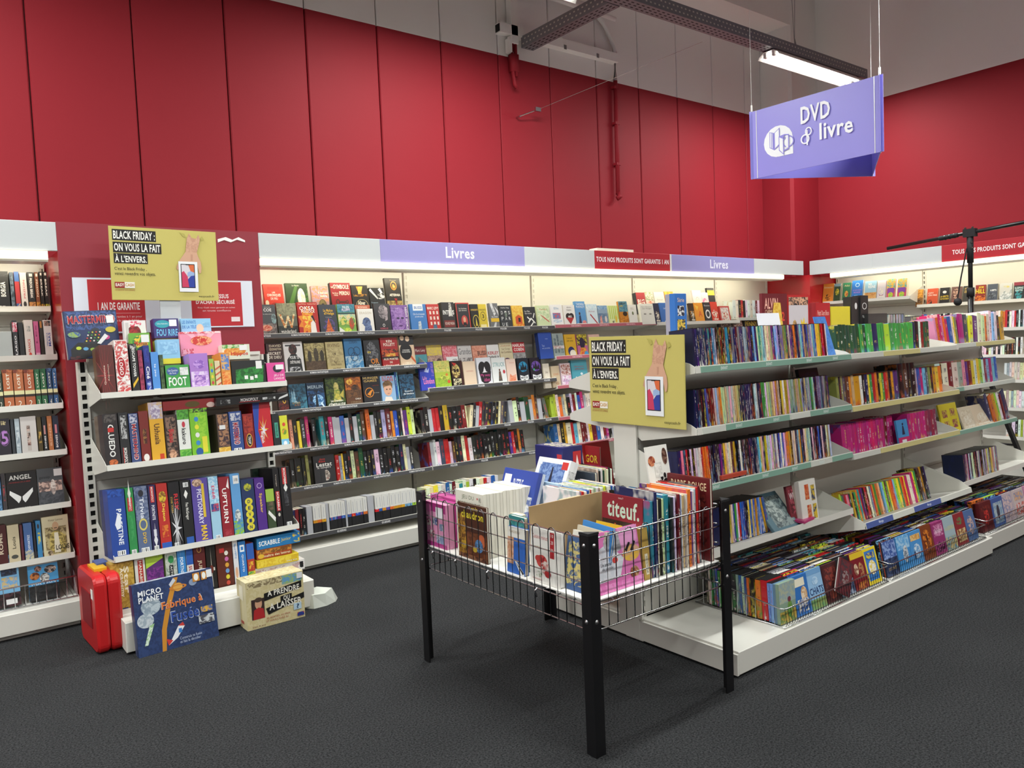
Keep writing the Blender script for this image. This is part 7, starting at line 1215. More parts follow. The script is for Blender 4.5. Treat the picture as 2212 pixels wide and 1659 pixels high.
AL = [('t', .012, .30), ('B', .014, .335), ('w', .018, .30), ('k', .010, .305), ('c', .02, .30), ('t', .028, .312), ('K', .016, .30), ('w', .012, .3), ('d', .012, .295), ('R', .018, .305), ('b', .007, .3), ('w', .009, .3), ('n', .014, .295), ('w', .01, .3), ('o', .022, .315), ('P', .007, .305), ('w', .014, .305), ('i', .018, .31), ('r', .012, .315), ('R', .014, .318)]
x = 2.222; cs = [a[0] for a in AL]
for i, (c, th, h) in enumerate(AL):
    dpt = random.choice((.22, .225, .23, .28))
    Mx = Matrix.Translation((x+th/2, 2.03+random.uniform(0, .012), ZL)) @ Matrix.Diagonal((th-.0006, dpt, h, 1))
    drop(BOOK, 'comic_album', Mx, c, near(cs, i, 'comic album', 'in the album row'), 'comic', 'comic albums in the bargain table'); x += th+.0006
st('comic_album', 'tall maroon comic album with cream title at the end of the album row', 'comic', 2.552, 1446, 1538, 1029, .014, '6a181c', [('T', 'BARBE-ROUGE', .1, .84, .92, .94, 'e8c8a0'), ('r', .1, .1, .9, .8, '7a2a24', '4a1214')])
# comics and games further back, their tops towards the ceiling
x = 2.20; st_c = 'wrwbwrwwlwyRwwbw'
for i, c in enumerate(st_c):
    th = .012+.004*(i % 3 == 0)
    Mx = Matrix.Translation((x+th/2, 2.42+random.uniform(0, .02), ZL)) @ Matrix.Diagonal((th, .23, .285+.01*random.random(), 1))
    drop(BOOK, 'comic_album', Mx, c, near(list(st_c), i, 'comic album', 'behind the divider'), 'comic', 'comic albums behind the divider'); x += th+.0008
st('picture_book', 'dark blue picture book with a pale moon and stars', 'book', 2.455, 1220, 1290, 1018, .016, '3a4452', [('e', .5, .5, .34, .24, 'd8d49a', 'e6e2b8'), ('s', .15, .8, .02, .06, 5, 'e8e4c0'), ('s', .85, .8, .02, .06, 5, 'e8e4c0'), ('s', .1, .4, .015, .04, 5, 'e8e4c0')])
x = 2.476
for i, c in enumerate('ckwGcwkw'):
    th = (.01, .012, .014)[i % 3]; Mx = Matrix.Translation((x+th/2, 2.60, ZL)) @ Matrix.Diagonal((th, .24, .33-.008*(i % 2), 1)); drop(BOOK, 'comic_album', Mx, c, near(list('ckwGcwkw'), i, 'large album', 'behind the moon book'), 'comic', 'large albums behind the moon book'); x += th+.0006
st('puzzle_box', 'white puzzle box with a swirling blue tower picture, leaning high', 'puzzle', 2.245, 1128, 1196, 985, .05, 'e6e8ee', [('r', .12, .14, .9, .92, '7f9ac8', '4a68a4'), ('p', [(.46, .34), (.5, .86), (.54, .86), (.6, .34)], '1d2238'), ('r', .12, .14, .9, .3, 'c8a890', '6a7ab0'), ('r', .78, .84, .96, .96, 'c8302c'), ('r', .04, .88, .16, .98, 'dfe2ea')], lean=24, zb=.66, pages=None, side='dfe0e6', sitems=[('s', .5, .5, .1, .26, 6, 'b8242c'), ('r', .2, .04, .8, .3, 'c89a80', '5a5a7a'), ('t', 'PUZZLE', .1, .72, .9, .84, '9a9aa4')])
block('puzzle_box', 'plain grey box hidden under the leaning puzzle box', 'puzzle', GB, Vector((2.215, 2.79, ZL)), -math.pi/2, .2, .11, .1, '8a8a94', [('r', .1, .1, .9, .9, '9a9aa4', '7a7a84')], pages=None)
st('puzzle_box', 'navy puzzle carton with a red badge standing at the back of the bargain table', 'puzzle', 2.44, 1163, 1222, 965, .13, '1d2266', [('e', .4, .72, .16, .14, 'd8b83a', '6a5a2a'), ('r', .8, .62, .97, .92, 'b8242c'), ('p', [(.84, .68), (.9, .86), (.95, .7)], 'f0e8e8')], pages=None, side='1a1d5a', sitems=[('r', .5, .66, .9, .94, 'b8242c'), ('p', [(.6, .72), (.7, .9), (.82, .74)], 'f0e8e8')], titems=[('r', .1, .1, .9, .9, '3a3a78', 'c8c0a0')])
st('puzzle_box', 'blue and white puzzle box with small pictures leaning at the back', 'puzzle', 2.10, 1062, 1135, 1010, .04, '3048a0', [('r', .06, .5, .26, .9, 'e6e8f0'), ('t', 'PUZZLE', .34, .6, .62, .84, 'e0e4f0'), ('r', .68, .3, .8, .66, 'e4e6ec', '6a7ab0'), ('r', .84, .2, .96, .58, 'e4e6ec', '6a7ab0'), ('r', 0, 0, 1, .1, 'd8b8a0', 'e4e6ec')], lean=20, zb=.64, pages=None, side='c8d4e4')
block('puzzle_box', 'plain carton hidden under the blue and white puzzle box', 'puzzle', GB, Vector((2.205, 2.955, ZL)), -math.pi/2, .11, .1, .08, '8a8a94', [('r', .1, .1, .9, .9, '9a9aa4', '7a7a84')], pages=None)
block('puzzle_box', 'pale blue puzzle box with a sailing picture beside the leaning puzzle', 'puzzle', GB, Vector((2.20, 2.66, ZL)), -math.pi/2, .12, .03, .3, 'a8c4dc', [('r', .1, .3, .9, .9, '8ab0d4', 'c8d8e4'), ('p', [(.4, .4), (.5, .8), (.65, .4)], '8a2a4a'), ('t+', 'Ravensburger', .86, .1, .97, .7, '2a4a8a')], -.12, None, 'dfe4ea')
# ================================================================ boxed series in the bay beyond the red board
wl_ = lambda k: 'on %s shelf past the red board' % k
GD = 'boxed series beyond the red board'
def bx(S, lst, where, **kw):
    for it in lst:
        k = dict(kw); k.update(it[6] if len(it) > 6 else {})
        face(S, it[0], it[1], it[2], it[3], it[4]+' '+where, it[5], lean=k.pop('lean', 6), th=k.pop('th', .13), name=k.pop('name', 'dvd_box'), cat='DVD', group=GD, pages=None, shrink=.002, **k)
S = lb.sh['1']; bx(S, [
 (-14, 24, 586, '1a1a1c', 'wide black boxed set lettered upwards', [('T+', 'BORGIA', .5, .34, .8, .72, 'eeece8'), ('r', .2, .04, .7, .1, 'c8c8c8', '1a1a1c'), ('r', 0, .86, 1, .93, '3a3a3e', '1a1a1c')]),
 (26, 35, 588, '4a5a6a', 'narrow blue-grey case', [('r', .1, .1, .9, .9, '6a7a8a', '2a3440')]),
 (36, 47, 587, 'b8343a', 'red and blue case', [('r', 0, .74, 1, 1, '3a6ab0'), ('r', 0, 0, 1, .16, '3a5a94', 'd8b8a0')]),
 (48, 63, 589, 'd8d2ce', 'white case with a dark portrait foot', [('T+', 'PRISON', .4, .3, .7, .8, 'c86a70'), ('e', .5, .14, .24, .08, '2a2220')]),
 (64, 79, 588, '1c1a1a', 'black case with white capitals and amber foot', [('T-', 'PRISON BREAK', .3, .3, .7, .84, 'f0eeea'), ('r', .3, .88, .8, .96, 'e0dcd4'), ('r', 0, 0, 1, .2, 'c88a4a', '5a2a1a')]),
 (80, 89, 588, '7a4428', 'brown case with pale capitals', [('T-', 'PRISON', .3, .34, .7, .8, 'e8d8c4'), ('r', .3, .88, .8, .96, 'e0dcd4'), ('r', 0, 0, 1, .2, 'c8882c', '3a1a10')]),
 (90, 98, 587, '1c1b1d', 'narrow black case with white capitals', [('T-', 'BREAK', .3, .34, .7, .8, 'f0eeea'), ('r', .3, .9, .8, .97, 'e0dcd4'), ('r', 0, 0, 1, .14, 'b8882c', '2a2a20')]),
 (99, 108, 587, '18181b', 'last narrow black case by the red side board', [('T-', 'BREAK', .3, .34, .7, .8, 'f0eeea'), ('r', .3, .9, .8, .97, 'e0dcd4'), ('r', 0, 0, 1, .14, 'b8b02c', '2a2a20')])], wl_('top'), d=.01)
S = lb.sh['2']; bx(S, [
 (-20, 30, 716, 'b4bab8', 'plain grey-green box', []),
 (32, 43, 692, '2a2a2e', 'black and crimson case', [('r', 0, .7, 1, .95, 'c83a5a', 'e0d0d4'), ('T+', 'LARGO', .3, .1, .7, .6, 'e8e6e6')]),
 (44, 56, 696, '1d1c1e', 'plain black case', []),
 (57, 77, 691, 'd8cdc4', 'cream boxed set with red lettering', [('T+', 'FRANCE', .3, .16, .6, .5, 'c83a2c'), ('r', .3, .7, .7, .84, '9a9a94', 'd8cdc4'), ('e', .5, .1, .16, .05, 'c83a2c')]),
 (78, 89, 694, 'c85a8a', 'pink case', [('T+', 'LES', .3, .4, .6, .9, '8a2a5a'), ('r', .1, .04, .9, .14, 'e0a8c0')]),
 (90, 98, 692, '2a2018', 'dark brown case', [('r', .2, .8, .8, .98, 'b8762c')]),
 (99, 117, 691, 'e4e0dc', 'white case with blue upward lettering', [('T+', 'MARS', .5, .3, .8, .66, '2a4aa0'), ('T+', 'VERONICA', .28, .3, .44, .66, '4a6ab0'), ('r', .1, .84, .9, .98, 'b08a7a', '3a3a3a')])], wl_('second'), d=.01)
S = lb.sh['3']
def lost(n, c, d_): return [('r', 0, .36, 1, .46, 'd8d4a0'), ('T+', 'LOST', .36, .52, .66, .9, 'e8e2d0'), ('r', 0, .30, 1, .36, '2a2018'), ('t', n, .34, .06, .66, .2, 'f0eada'), ('r', 0, .92, 1, 1, c, d_)]
bx(S, [(-2, 10, 801, '2f3a2c', 'dark green tin numbered 2', lost('2', '2f3a2c', '4a5a44')), (11, 33, 798, 'b0623a', 'first copper tin numbered 2', lost('2', '6a2a1c', 'b0623a')), (34, 56, 798, 'b0663e', 'second copper tin numbered 2', lost('2', '6a2a1c', 'b0663e')), (57, 79, 798, 'a85a38', 'third copper tin numbered 2', lost('2', '6a2a1c', 'a85a38')),
 (80, 91, 797, '2f6a44', 'first green tin numbered 3', lost('3', '1d4a2c', '2f6a44')), (92, 105, 796, '2c6440', 'second green tin numbered 3', lost('3', '1d4a2c', '2c6440')), (106, 117, 795, '2a4466', 'navy tin numbered 4', lost('4', '1d2f4a', '4a6a94')), (118, 128, 795, '2f5a8a', 'blue tin numbered 5', lost('5', '1d2f4a', '5a8ab8'))], wl_('third'), name='series_tin', d=.01)
S = lb.sh['4']; bx(S, [
 (0, 27, 904, '24202a', 'black boxed set with a purple 5', [('T', '5', .24, .34, .8, .68, 'b07ac0'), ('o', .5, .5, .4, .2, .08, '8a5a9a'), ('r', .3, .84, .7, .94, 'c8b88a', '24202a')]),
 (28, 36, 905, '33363c', 'charcoal case', []), (37, 48, 904, 'a8b4bc', 'pale blue case', [('r', .2, .2, .8, .8, 'c8d0d4', '8a98a4')]),
 (49, 84, 899, 'c8c2be', 'wide grey boxed set with small photos', [('r', .36, .12, .6, .78, 'b8aea8'), ('r', .38, .62, .58, .76, '5a4a44', 'c8b0a4'), ('r', .38, .44, .58, .58, '5a4a44', 'c8b0a4'), ('r', .38, .26, .58, .4, '6a3a34', 'c8b0a4')]),
 (85, 95, 900, '4a3c1c', 'olive and black case', [('r', .2, .3, .8, .6, 'c8a04a', '2a2214')]),
 (96, 106, 899, '17181c', 'black case with a white vertical title', [('T+', 'BONES', .3, .14, .66, .48, 'eceaea'), ('r', .3, .52, .66, .76, 'c88a84')]),
 (107, 118, 898, 'b06a3c', 'orange-brown case', [('T+', 'BONES', .3, .2, .7, .8, 'd8a888')]),
 (119, 132, 897, '1c2438', 'navy case by the red side board', [('T+', 'BONES', .3, .14, .66, .48, 'eceaea'), ('r', .3, .52, .66, .76, 'c87a84')])], wl_('fourth'), d=.01)
S = lb.sh['5']; bx(S, [
 (-4, 7, 1030, '4a7aa8', 'light blue case', [('r', .1, .1, .9, .9, '6a9ac4', '2a4a6a')]),
 (8, 17, 1022, '3a3438', 'charcoal and red case', [('r', .3, .3, .7, .7, 'a83a40', '3a3438')]),
 (18, 84, 1018, '140f10', 'black boxed set with white wings', [('T', 'ANGEL', .1, .80, .84, .92, 'dedcd6'), ('t', "L'INTÉGRALE DE LA SÉRIE", .08, .72, .8, .76, '9a2a2c'), ('p', [(.46, .36), (.1, .54), (.08, .44), (.3, .26), (.36, .2), (.44, .28)], 'e4e4e2'), ('p', [(.5, .36), (.86, .56), (.86, .46), (.66, .26), (.58, .2), (.5, .28)], 'e4e4e2'), ('t', '5 SAISONS  30 DVD', .22, .05, .74, .09, 'd8d4d0')], {'th': .06}),
 (85, 141, 1010, '4a4c50', 'grey boxed set with a crowd of people', [('r', 0, 0, 1, .4, '3a3c42', '4f5258'), ('r', .05, .4, .95, .66, 'c8a89a', '5a4a4a'), ('e', .6, .5, .1, .2, 'd8ccc4', '9a8a84'), ('t', 'gossip', .08, .72, .5, .8, '17181c'), ('r', .66, .78, .98, .96, 'e4e4e2')], {'th': .05})], wl_('fifth'), d=.01)
S = lb.sh['6']; bx(S, [
 (-6, 20, 1134, '4a1a1a', 'dark red boxed set with cream lettering', [('T+', 'ROME', .3, .3, .64, .8, 'd8c8b0')]),
 (21, 47, 1133, 'cbbd9c', 'parchment coloured boxed set', [('T+', 'Louis', .36, .4, .66, .7, '4a4434'), ('e', .5, .2, .3, .05, '4a4a44')]),
 (48, 55, 1133, '5a2a34', 'thin maroon case', []),
 (56, 75, 1129, '4a6ca4', 'blue case fading to cream', [('r', 0, 0, 1, .3, 'c8c0a0', '6a84b0'), ('T+', 'DEPARTEZ', .4, .3, .66, .7, 'dfe6f0')]),
 (76, 82, 1128, '2a2a30', 'thin black case', []),
 (83, 94, 1124, '3a84b8', 'sky blue case with yellow figures', [('r', .3, .4, .8, .7, 'd8c84a', '3a84b8'), ('e', .5, .86, .2, .06, '3a2a24')]),
 (96, 154, 1113, 'd8cda8', 'cream boxed set with a moustached man', [('t', 'Victor Lanoux', .24, .88, .8, .93, '6a5a3a'), ('r', .1, .2, .9, .74, '6a5a3a', 'b8a878'), ('p', [(.22, .1), (.26, .54), (.4, .64), (.62, .64), (.86, .5), (.84, .1)], '7a6a34', 'c8b464'), ('e', .5, .76, .12, .1, 'd0a882'), ('p', [(.4, .12), (.44, .6), (.58, .6), (.64, .12)], 'e0d8c0'), ('r', .44, .7, .56, .72, '5a4a34'), ('T', 'LOUIS', .46, .18, .96, .3, '17140f'), ('e', .24, .12, .1, .08, 'd8c0a0', '5a4a34')], {'th': .05})], wl_('sixth'), d=.01)
# wire basket on the base with two comedy boxes
t = thing('wire_bin', 'chrome wire basket on the base beyond the red board', 'wire basket', (-.35, 4.99, .148), 0)
Wd, Dp = 1.0, .38
M().tube([(0, 0, .12), (Wd, 0, .12), (Wd, Dp, .2), (0, Dp, .2), (0, 0, .12)], .004, 6).build('top_rim', 'chrome', t, True); M().tube([(0, 0, .004), (Wd, 0, .004), (Wd, Dp, .004), (0, Dp, .004), (0, 0, .004)], .0035, 6).build('bottom_rim', 'chrome', t, True)
for i in range(21): x = Wd*i/20; M().tube([(x, 0, .12), (x, 0, .004)], .0018, 5).build('wire', 'chrome', t)
for i in range(12): x = Wd*i/11; M().tube([(x, Dp, .2), (x, Dp, .004)], .0018, 5).build('wire', 'chrome', t)
for i in range(1, 14): y = Dp*i/14; M().tube([(Wd, y, .12+.08*i/14), (Wd, y, .004)], .0018, 5).build('wire', 'chrome', t)
m = M()
for i in range(30): x = Wd*(i+.5)/30; m.tube([(x, .0, .003), (x, Dp, .003)], .0012, 4)
m.build('floor_wires', 'chrome', t)['kind'] = 'stuff'
t2 = Bay('x', '', '', (0, 0, 0), 1) if False else None
block('dvd_box', 'sky blue comedy boxed set with oval photos in the wire basket', 'DVD', GD, Vector((0.497, 5.04, .158)), 0, 0.147, .03, .27, '4a9ad0', [('r', 0, .72, 1, 1, 'c8c8c4'), ('p', [(.32, .9), (.5, .98), (.68, .9), (.5, .86)], 'a8582c'), ('T', 'COMÉDIE', .24, .78, .72, .84, 'c87a3a'), ('e', .22, .5, .16, .08, 'c87a3a', '5a2a1a'), ('e', .34, .64, .12, .06, '3a2a28', 'a87a6a'), ('e', .74, .6, .2, .08, '2a2a2c', 'c8b0a4'), ('e', .54, .44, .16, .1, 'd8d8d4', '3a3a3a'), ('r', 0, .0, 1, .3, '17181a', '2a2c2e'), ('t', 'NATAN', .1, .31, .9, .36, 'e4e8ec')], -.12, None, '2a2a2c')
block('dvd_box', 'blue boxed set with four beach pictures in the wire basket', 'DVD', GD, Vector((0.296, 5.03, .158)), 0, 0.173, .03, .28, '7ab4dc', [('T', "COFFRET D'ENFER", .1, .86, .9, .93, '2a3a5a'), ('r', .06, .6, .48, .82, 'c89a5a', '5a8ab0'), ('r', .52, .6, .94, .82, '1d2230', '3a4a6a'), ('r', .06, .34, .48, .57, 'b8343a', '5a8ac0'), ('r', .52, .34, .94, .57, 'c8b07a', '6aa0d0'), ('r', 0, 0, 1, .26, '1a1416', '4a2a30'), ('r', .6, .04, .9, .14, 'e4e4e4')], -.12, None, '1a1416')
# ================================================================ right wall books
S = wr[0].sh['1']; GW = 'paperbacks on the top shelf of the right wall'
FO(S, 'on the top right wall shelf', [
 (1776, 1799, 613, 'e08a2c', 'orange paperback with small dark figures', [('t', 'Emmenez', .1, .76, .9, .86, 'f0e0b0'), ('e', .5, .3, .26, .16, '3a2a1c', 'e08a2c')]),
 (1800, 1814, 613, '2f4a2c', 'dark green paperback with a yellow flower', [('e', .5, .55, .3, .18, 'd8c83a', '5a7a2c'), ('r', 0, .85, 1, 1, '7a9aa8')]),
 (1818, 1836, 611, '2f7a54', 'green paperback with a balloon', [('t', 'Atlas', .2, .8, .85, .9, 'e8d8a8'), ('e', .5, .42, .22, .16, 'e0c04a', 'c85a3a')]),
 (1838, 1862, 606, '2f7ad0', 'bright blue paperback with violet capitals', [('o', .5, .78, .2, .1, .3, 'bfe0f0'), ('T', 'LE NOUVEAU', .1, .5, .9, .56, 'b88ae0'), ('T', 'MONDE', .2, .38, .8, .46, 'b88ae0'), ('r', .2, .2, .8, .3, '7ac0e0', '2f7ad0')]),
 (1866, 1892, 607, '9ac4dc', 'beach paperback lettered REINE', [('r', 0, 0, 1, .4, 'd8a868', 'c88a4a'), ('T', 'REINE', .3, .62, .9, .76, 'f4f6f6'), ('T', 'MA', .3, .78, .6, .88, 'f4f6f6')]),
 (1893, 1912, 606, 'd8d0d8', 'white paperback with pink flower', [('e', .5, .35, .26, .2, 'c86a7a', '7a5a8a')]),
 (1914, 1932, 603, 'c84a6a', 'first multicoloured paperback with an orange frame', [('r', 0, .5, 1, 1, 'e8b03a', '5ab0a8'), ('r', .1, .3, .9, .55, '8a4ab0'), ('e', .5, .2, .3, .14, '7ac04a', 'e0c83a')]),
 (1937, 1957, 602, 'c84a6a', 'second multicoloured paperback with a wide cream side', [('r', 0, .5, 1, 1, 'e8b03a', '5ab0a8'), ('r', .1, .3, .9, .55, '8a4ab0'), ('e', .5, .2, .3, .14, '7ac04a', 'e0c83a')], {'th': .05, 'side': 'e8dcb0'}),
], d=.01, lean=10, group=GW)
def fw(S, it, where):
    face(S, it[0], it[1], it[2], it[3], it[4]+' '+where, it[5], d=.01, lean=10, group='thrillers standing on the right wall', h=.18, th=.025)
for it in [
 (1977, 1993, 612, '8a5a24', 'amber and brown paperback', [('r', 0, .5, 1, 1, 'e0a03a', 'a86a24'), ('r', .2, .2, .9, .4, '2a2018', '8a5a24')]),
 (2001, 2025, 618, 'c8502c', 'orange-red paperback with pale capitals', [('T', 'CITY', .1, .68, .6, .78, 'f0d8c8'), ('T', 'ON FIRE', .1, .56, .9, .65, 'f0d8c8'), ('e', .3, .2, .2, .15, '2a1c18', 'c8502c')]),
 (2028, 2050, 617, '1a1a1c', 'black paperback with yellow title', [('T', 'LA GRITTE', .1, .44, .9, .54, 'e0c02c'), ('T', 'DU FAUCHEUR', .1, .3, .95, .4, 'e0c02c'), ('e', .5, .74, .2, .08, 'd8d8d8')]),
 (2053, 2077, 614, '6a4a44', 'portrait paperback with an orange title', [('e', .45, .6, .3, .3, 'c8a08a', '4a2a28'), ('T', 'La femme', .2, .12, .9, .24, 'e0602c')]),
 (2079, 2092, 612, '3a3a34', 'dark paperback behind the black pole', [('r', .2, .6, .9, .9, 'c8a85a', '3a3a34')]),
 (2105, 2128, 609, '8a2418', 'red and black paperback with large yellow title', [('r', 0, 0, 1, .4, 'e07a24', '7a1c10'), ('T', 'JOE', .3, .78, .8, .92, 'f0d82c'), ('T', 'HILL', .05, .52, .95, .76, 'f0d82c')]),
 (2131, 2154, 607, '4a5260', 'slate paperback with a black bird', [('e', .5, .35, .36, .16, '1d2026', '6a727c'), ('r', .3, .6, .9, .7, 'd8dce0', '4a5260')]),
 (2158, 2185, 606, 'cfd0cc', 'white paperback with a mountain', [('p', [(0, .2), (.4, .6), (.7, .4), (1, .7), (1, .1), (0, .1)], '9aa4a4', 'dfe2e0'), ('r', .3, .74, .8, .84, 'd8c84a', 'cfd0cc')]),
 (2188, 2212, 604, '1c2022', 'black paperback with a teal shield', [('r', 0, .82, 1, 1, '8a2a3a'), ('e', .5, .34, .34, .26, '3aa0a8', '1c2022'), ('T', 'SLEEPING', .1, .62, .9, .74, 'c8e8e8'), ('T', 'BEAUTIES', .15, .5, .85, .6, 'c8e8e8')])]:
    fw(wr[1].sh['1'], it, 'on the right wall')
hp = dict(hr=(.17, .185), dep=(.11, .12), name='pocket_novel', noun='pocket novel', cat='novel', group='pocket novels on the right wall')
row(wr[0].sh['2'], 1780, 'w5 w5 r4 w5 k5 w5 w5 c5 w5 K5 w5 w5 k4 k4 w6 w6 w5 w5 k5 k4 w5 k4 k5 w5 w5 w5 w5 w5 w5 w5 k4 w4 k6 k7 w5 c5 w6', 'on right-wall second shelf', **hp)
row(wr[1].sh['2'], 1989, 'm5 b7 o4 k4 w5 k3 w4 k5 w5 k5 w4 k5 k5 w4 k4 w4 w6 w5 w5 w5 w5 k5 w5 r3 k5 w6 w6 k5 B5 k6 k5 k5 k5 w6 w5 Y5 o5 r5 k4 w5 w6 r4 k5 w4 k5 w5 k5 w6 /10 k6 K6 w5 w6 p5', 'on right-wall second shelf', **hp)
row(wr[1].sh['3'], 2106, 'k4 w5 k5 w5 w5 k4 w6 w5 k5 w5 k5 w4 w5 k5 O5 k5 R4 k5 w5 k5 w5', 'on right-wall third shelf', **hp)
row(wr[1].sh['4'], 2168, 'w6 s5 w5 c6 c6 c6 c6 c6 c6 c6 c6', 'on right-wall fourth shelf', **hp)
row(wr[1].sh['5'], 2166, 'w6 s6 w5 s5 w6 w6 w5 w6 w5 w5', 'on right-wall fifth shelf', **hp)
row(wr[1].sh['6'], 2172, 'w6 k6 w8 k6 w6 L5 w6 k5', 'on right-wall sixth shelf', **hp)
block('poster_sheet', 'white printed sheet hanging from the right wall shelving', 'paper', None, Vector((8.28, 2.86, 1.20)), -math.pi/2, .22, .002, .16, 'e6e6ea', [('r', .1, .7, .8, .74, 'b8b8c0'), ('r', .1, .6, .8, .64, 'b8b8c0'), ('r', .1, .5, .7, .54, 'b8b8c0')]).pop('group', None) if False else None
# ================================================================ posters
def bf_items():
    K_, Wt = '1d1b1a', 'f4f2ea'
    it = [('r', .028, .81, .42, .96, K_), ('r', .03, .645, .465, .79, K_), ('r', .032, .50, .335, .635, K_),
      ('T', 'BLACK FRIDAY :', .038, .83, .41, .94, Wt), ('T', 'ON VOUS LA FAIT', .04, .665, .455, .772, Wt), ('T', "À L'ENVERS.", .042, .515, .325, .625, Wt),
      ('t', "C'est le Black Friday ,", .033, .395, .32, .45, '2a2820'), ('t', 'venez revendre vos objets.', .033, .325, .40, .385, '2a2820'),
      ('r', .028, .165, .115, .245, '9a2a26'), ('r', .115, .165, .205, .245, 'ece8dc'), ('T', 'EASY', .036, .185, .11, .228, 'f4f0e6'), ('T', 'CASH', .12, .185, .198, .228, 'c8923a'), ('t', "L'OCCASION EN TOUTE CONFIANCE", .028, .125, .205, .15, '9a4a26'), ('t', 'easycash.fr', .80, .04, .955, .08, '3a3824')]
    # hand coming down through torn paper, holding a boxed phone
    sk = 'c4947a'; s2 = 'd2a488'
    it += [('p', [(.64, .97), (.69, .95), (.70, .91), (.68, .90), (.66, .94)], 'b3a957'), ('p', [(.86, .93), (.84, .90), (.85, .86), (.88, .88)], 'b3a957'),
      ('p', [(.71, .88), (.735, .965), (.755, .90), (.80, .885), (.825, .95), (.838, .88), (.82, .78), (.80, .68), (.69, .68), (.70, .78)], sk, s2),
      ('p', [(.69, .69), (.80, .69), (.815, .62), (.835, .555), (.82, .50), (.63, .50), (.625, .56), (.655, .62)], s2),
      ('p', [(.63, .56), (.605, .50), (.597, .45), (.61, .43), (.635, .45), (.66, .54)], sk), ('p', [(.79, .56), (.834, .56), (.84, .47), (.832, .40), (.815, .39), (.805, .46)], s2),
      ('p', [(.74, .66), (.76, .66), (.755, .58), (.74, .57)], sk),
      ('r', .617, .125, .80, .555, 'e9ebee'), ('r', .637, .18, .772, .52, '17181c'), ('r', .644, .19, .765, .51, 'd8d2d8'), ('p', [(.71, .51), (.765, .51), (.765, .40), (.73, .42)], 'd8683a'), ('p', [(.644, .19), (.644, .40), (.665, .42), (.70, .34), (.71, .19)], 'c83a5e'), ('p', [(.71, .19), (.70, .30), (.73, .35), (.765, .36), (.765, .19)], '2a3f9a'), ('p', [(.70, .34), (.73, .35), (.765, .36), (.765, .40), (.73, .42), (.70, .40)], '9ab4dc'), ('r', .685, .505, .725, .512, '17181c')]
    return it
YEL = 'c6ba66'
def poster(label, loc, rz, w_, h, rx=0, ry=0):
    return block('promotion_poster', label, 'poster', 'yellow promotion posters', Vector(loc), rz, w_, .004, h, YEL, bf_items(), rx, None, 'c8be6a', mat='print_matte', ry=ry)
pc = poster('yellow Black Friday poster with hand and phone above the board games', (1.176, 4.735, 1.812), 0, .575, .406, ry=.012)
t = thing('poster_stand', 'pale post holding the yellow poster over the games rack', 'stand', (1.19, 4.742, 1.27)); M().box(-.055, .055, 0, .008, 0, .62).build('post', 'fascia_white', t)
poster('yellow Black Friday poster with hand and phone on the island rack end', (2.70, 2.56, 1.073), -math.pi/2, .612, .425, ry=.01)
# guarantee sheets taped to the red board
def sheet(label, px0, px1, py0, py1, items):
    y = 4.946; a = on(px0, py1, 1, y); b = on(px1, py0, 1, y)
    return block('guarantee_sheet', label, 'poster', 'guarantee sheets on the red board', Vector(((a.x+b.x)/2, y, a.z)), 0, b.x-a.x, .0015, b.z-a.z, 'dcdfea', items, 0, None, 'dcdfea', mat='print_matte')
sheet('red and white sheet reading 1 AN DE GARANTIE on the red board', 164, 345, 602, 722, [('r', .16, .03, .80, .97, 'b8262e'), ('T', '1 AN DE GARANTIE', .26, .42, .74, .56, 'f2e8e6'), ('r', .26, .36, .74, .365, 'e8b8b8'), ('t', 'Toutes nos garanties à 1 an pour', .24, .27, .76, .32, 'e8c8c8'), ('t', 'les porteurs de la carte de fidélité', .28, .20, .72, .25, 'e8c8c8')])
sheet('red and white sheet about secure purchase on the red board', 390, 544, 607, 709, [('r', .16, .03, .84, .97, 'b8262e'), ('T', 'UN PROCESSUS', .24, .62, .66, .71, 'f2e8e6'), ("T", "D'ACHAT SÉCURISÉ", .22, .50, .74, .60, 'f2e8e6'), ('t', 'Easy Cash vous garantit un achat', .24, .40, .74, .44, 'e8c8c8'), ('t', 'en toute confiance', .3, .34, .68, .38, 'e8c8c8'), ('r', .68, .12, .8, .22, 'e8d8d8')])
t = M().prism([(0, 0), (.05, .015), (.09, .0), (.13, .018), (.17, .0), (.17, -.012), (.12, .002), (.08, -.016), (.04, -.004), (0, -.02)], 1, -.001, 0).build('tape_remnant', 'page_white'); t.location = (1.545, 4.948, 2.205); tag(t, 'torn strip of white tape left on the red board', 'tape')
# long thin carton on the cornice
t = M().box(0, .46, 0, .1, 0, .025).box(.30, .36, -.004, 0, .005, .02).build('carton', 'paper'); t.location = (4.83, 4.97, 2.2585); tag(t, 'thin pale carton lying on top of the cornice above the red panel', 'box')
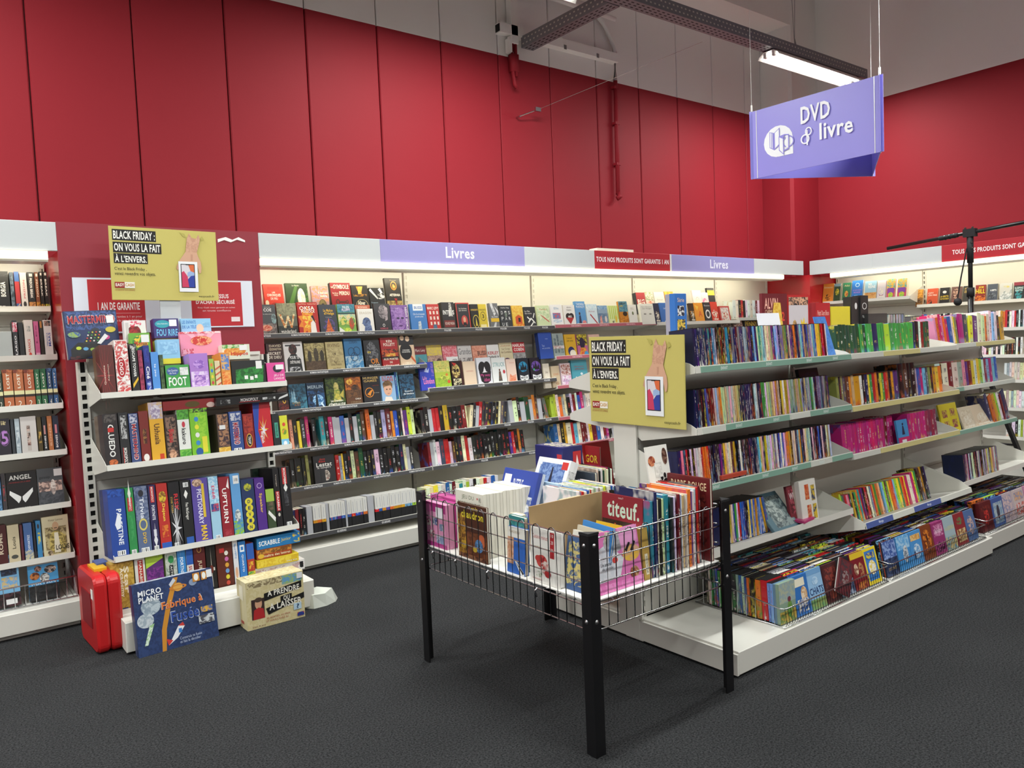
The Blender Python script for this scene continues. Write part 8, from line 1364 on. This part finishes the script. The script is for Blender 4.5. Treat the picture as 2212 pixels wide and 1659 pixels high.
# ================================================================ black tripod stand with a T-bar
t = thing('tripod_stand', 'black tripod stand with a telescopic T-bar behind the island rack', 'stand', (7.5, 2.99, 0))
M().tube([(0, 0, .35), (0, 0, 1.75)], .024, 12).build('pole', 'black_metal', t, True); M().tube([(0, 0, 1.7), (0, 0, 2.3)], .019, 12).build('inner_pole', 'black_metal', t, True)
M().tube([(0, 0, 2.02), (0, 0, 2.26)], .027, 12).build('collar', 'black_matte', t, True); M().tube([(0, 0, 1.72), (0, 0, 1.8)], .032, 12).build('collar', 'black_matte', t, True)
bar_ = M().tube([(0, .74, 2.235), (0, -.75, 2.34)], .016, 12).build('cross_bar', 'black_metal', t, True)
M().tube([(0, .26, 2.268), (0, .10, 2.280)], .021, 12).box(-.03, .03, -.05, .05, 2.25, 2.32).build('bar_clamp', 'black_matte', t)
for y, z in ((-.03, 2.325), (.03, 2.325), (-.02, 2.2), (-.02, 2.15)): M().tube([(-.03, y, z), (-.02, y, z+.004)], .009, 8).build('screw', 'rivet', t)
for y in (.13, .17, .21): M().tube([(0, y-.004, 2.277-.08*(y-.13)), (0, y+.004, 2.276-.08*(y-.13))], .0235, 12).build('grip_ring', 'black_metal', t)
M().tube([(-.02, .02, 2.15), (-.02, .07, 1.9), (-.02, .10, 1.72), (-.02, .10, 1.70)], .006, 6).build('strap', 'black_matte', t)
m = M()
S8 = 12
for i in range(7):
    a0 = -math.pi/2+math.pi*i/7; a1 = -math.pi/2+math.pi*(i+1)/7
    q0 = m.add([(-.02+.035*math.cos(a0)*math.cos(2*math.pi*k/S8), .10+.035*math.cos(a0)*math.sin(2*math.pi*k/S8), 1.68+.035*math.sin(a0)) for k in range(S8)])
    q1 = m.add([(-.02+.035*math.cos(a1)*math.cos(2*math.pi*k/S8), .10+.035*math.cos(a1)*math.sin(2*math.pi*k/S8), 1.68+.035*math.sin(a1)) for k in range(S8)])
    for k in range(S8): m.face([q0+k, q0+(k+1) % S8, q1+(k+1) % S8, q1+k])
m.build('ball_knob', 'black_matte', t, True)
for ang in (math.radians(-95), math.radians(25), math.radians(145)):
    d = Vector((math.cos(ang), math.sin(ang), 0)); n_ = Vector((-d.y, d.x, 0))
    m = M(); a = d*.03+Vector((0, 0, 1.30)); b = d*.52+Vector((0, 0, .02)); k = n_*.022; u_ = (b-a).normalized().cross(n_)*.014
    i = m.add([a-k-u_, a+k-u_, a+k+u_, a-k+u_, b-k-u_, b+k-u_, b+k+u_, b-k+u_])
    for f in ((0, 1, 2, 3), (7, 6, 5, 4), (0, 4, 5, 1), (1, 5, 6, 2), (2, 6, 7, 3), (3, 7, 4, 0)): m.face([i+j for j in f])
    lg = m.build('leg', 'black_metal', t)
    M().tube([d*.03+Vector((0, 0, .42)), d*.36+Vector((0, 0, .42))], .010, 6).build('brace', 'black_metal', lg)
    M().tube([b+Vector((0, 0, .012)), b-Vector((0, 0, .0195))], .02, 8).build('rubber_foot', 'black_matte', lg)
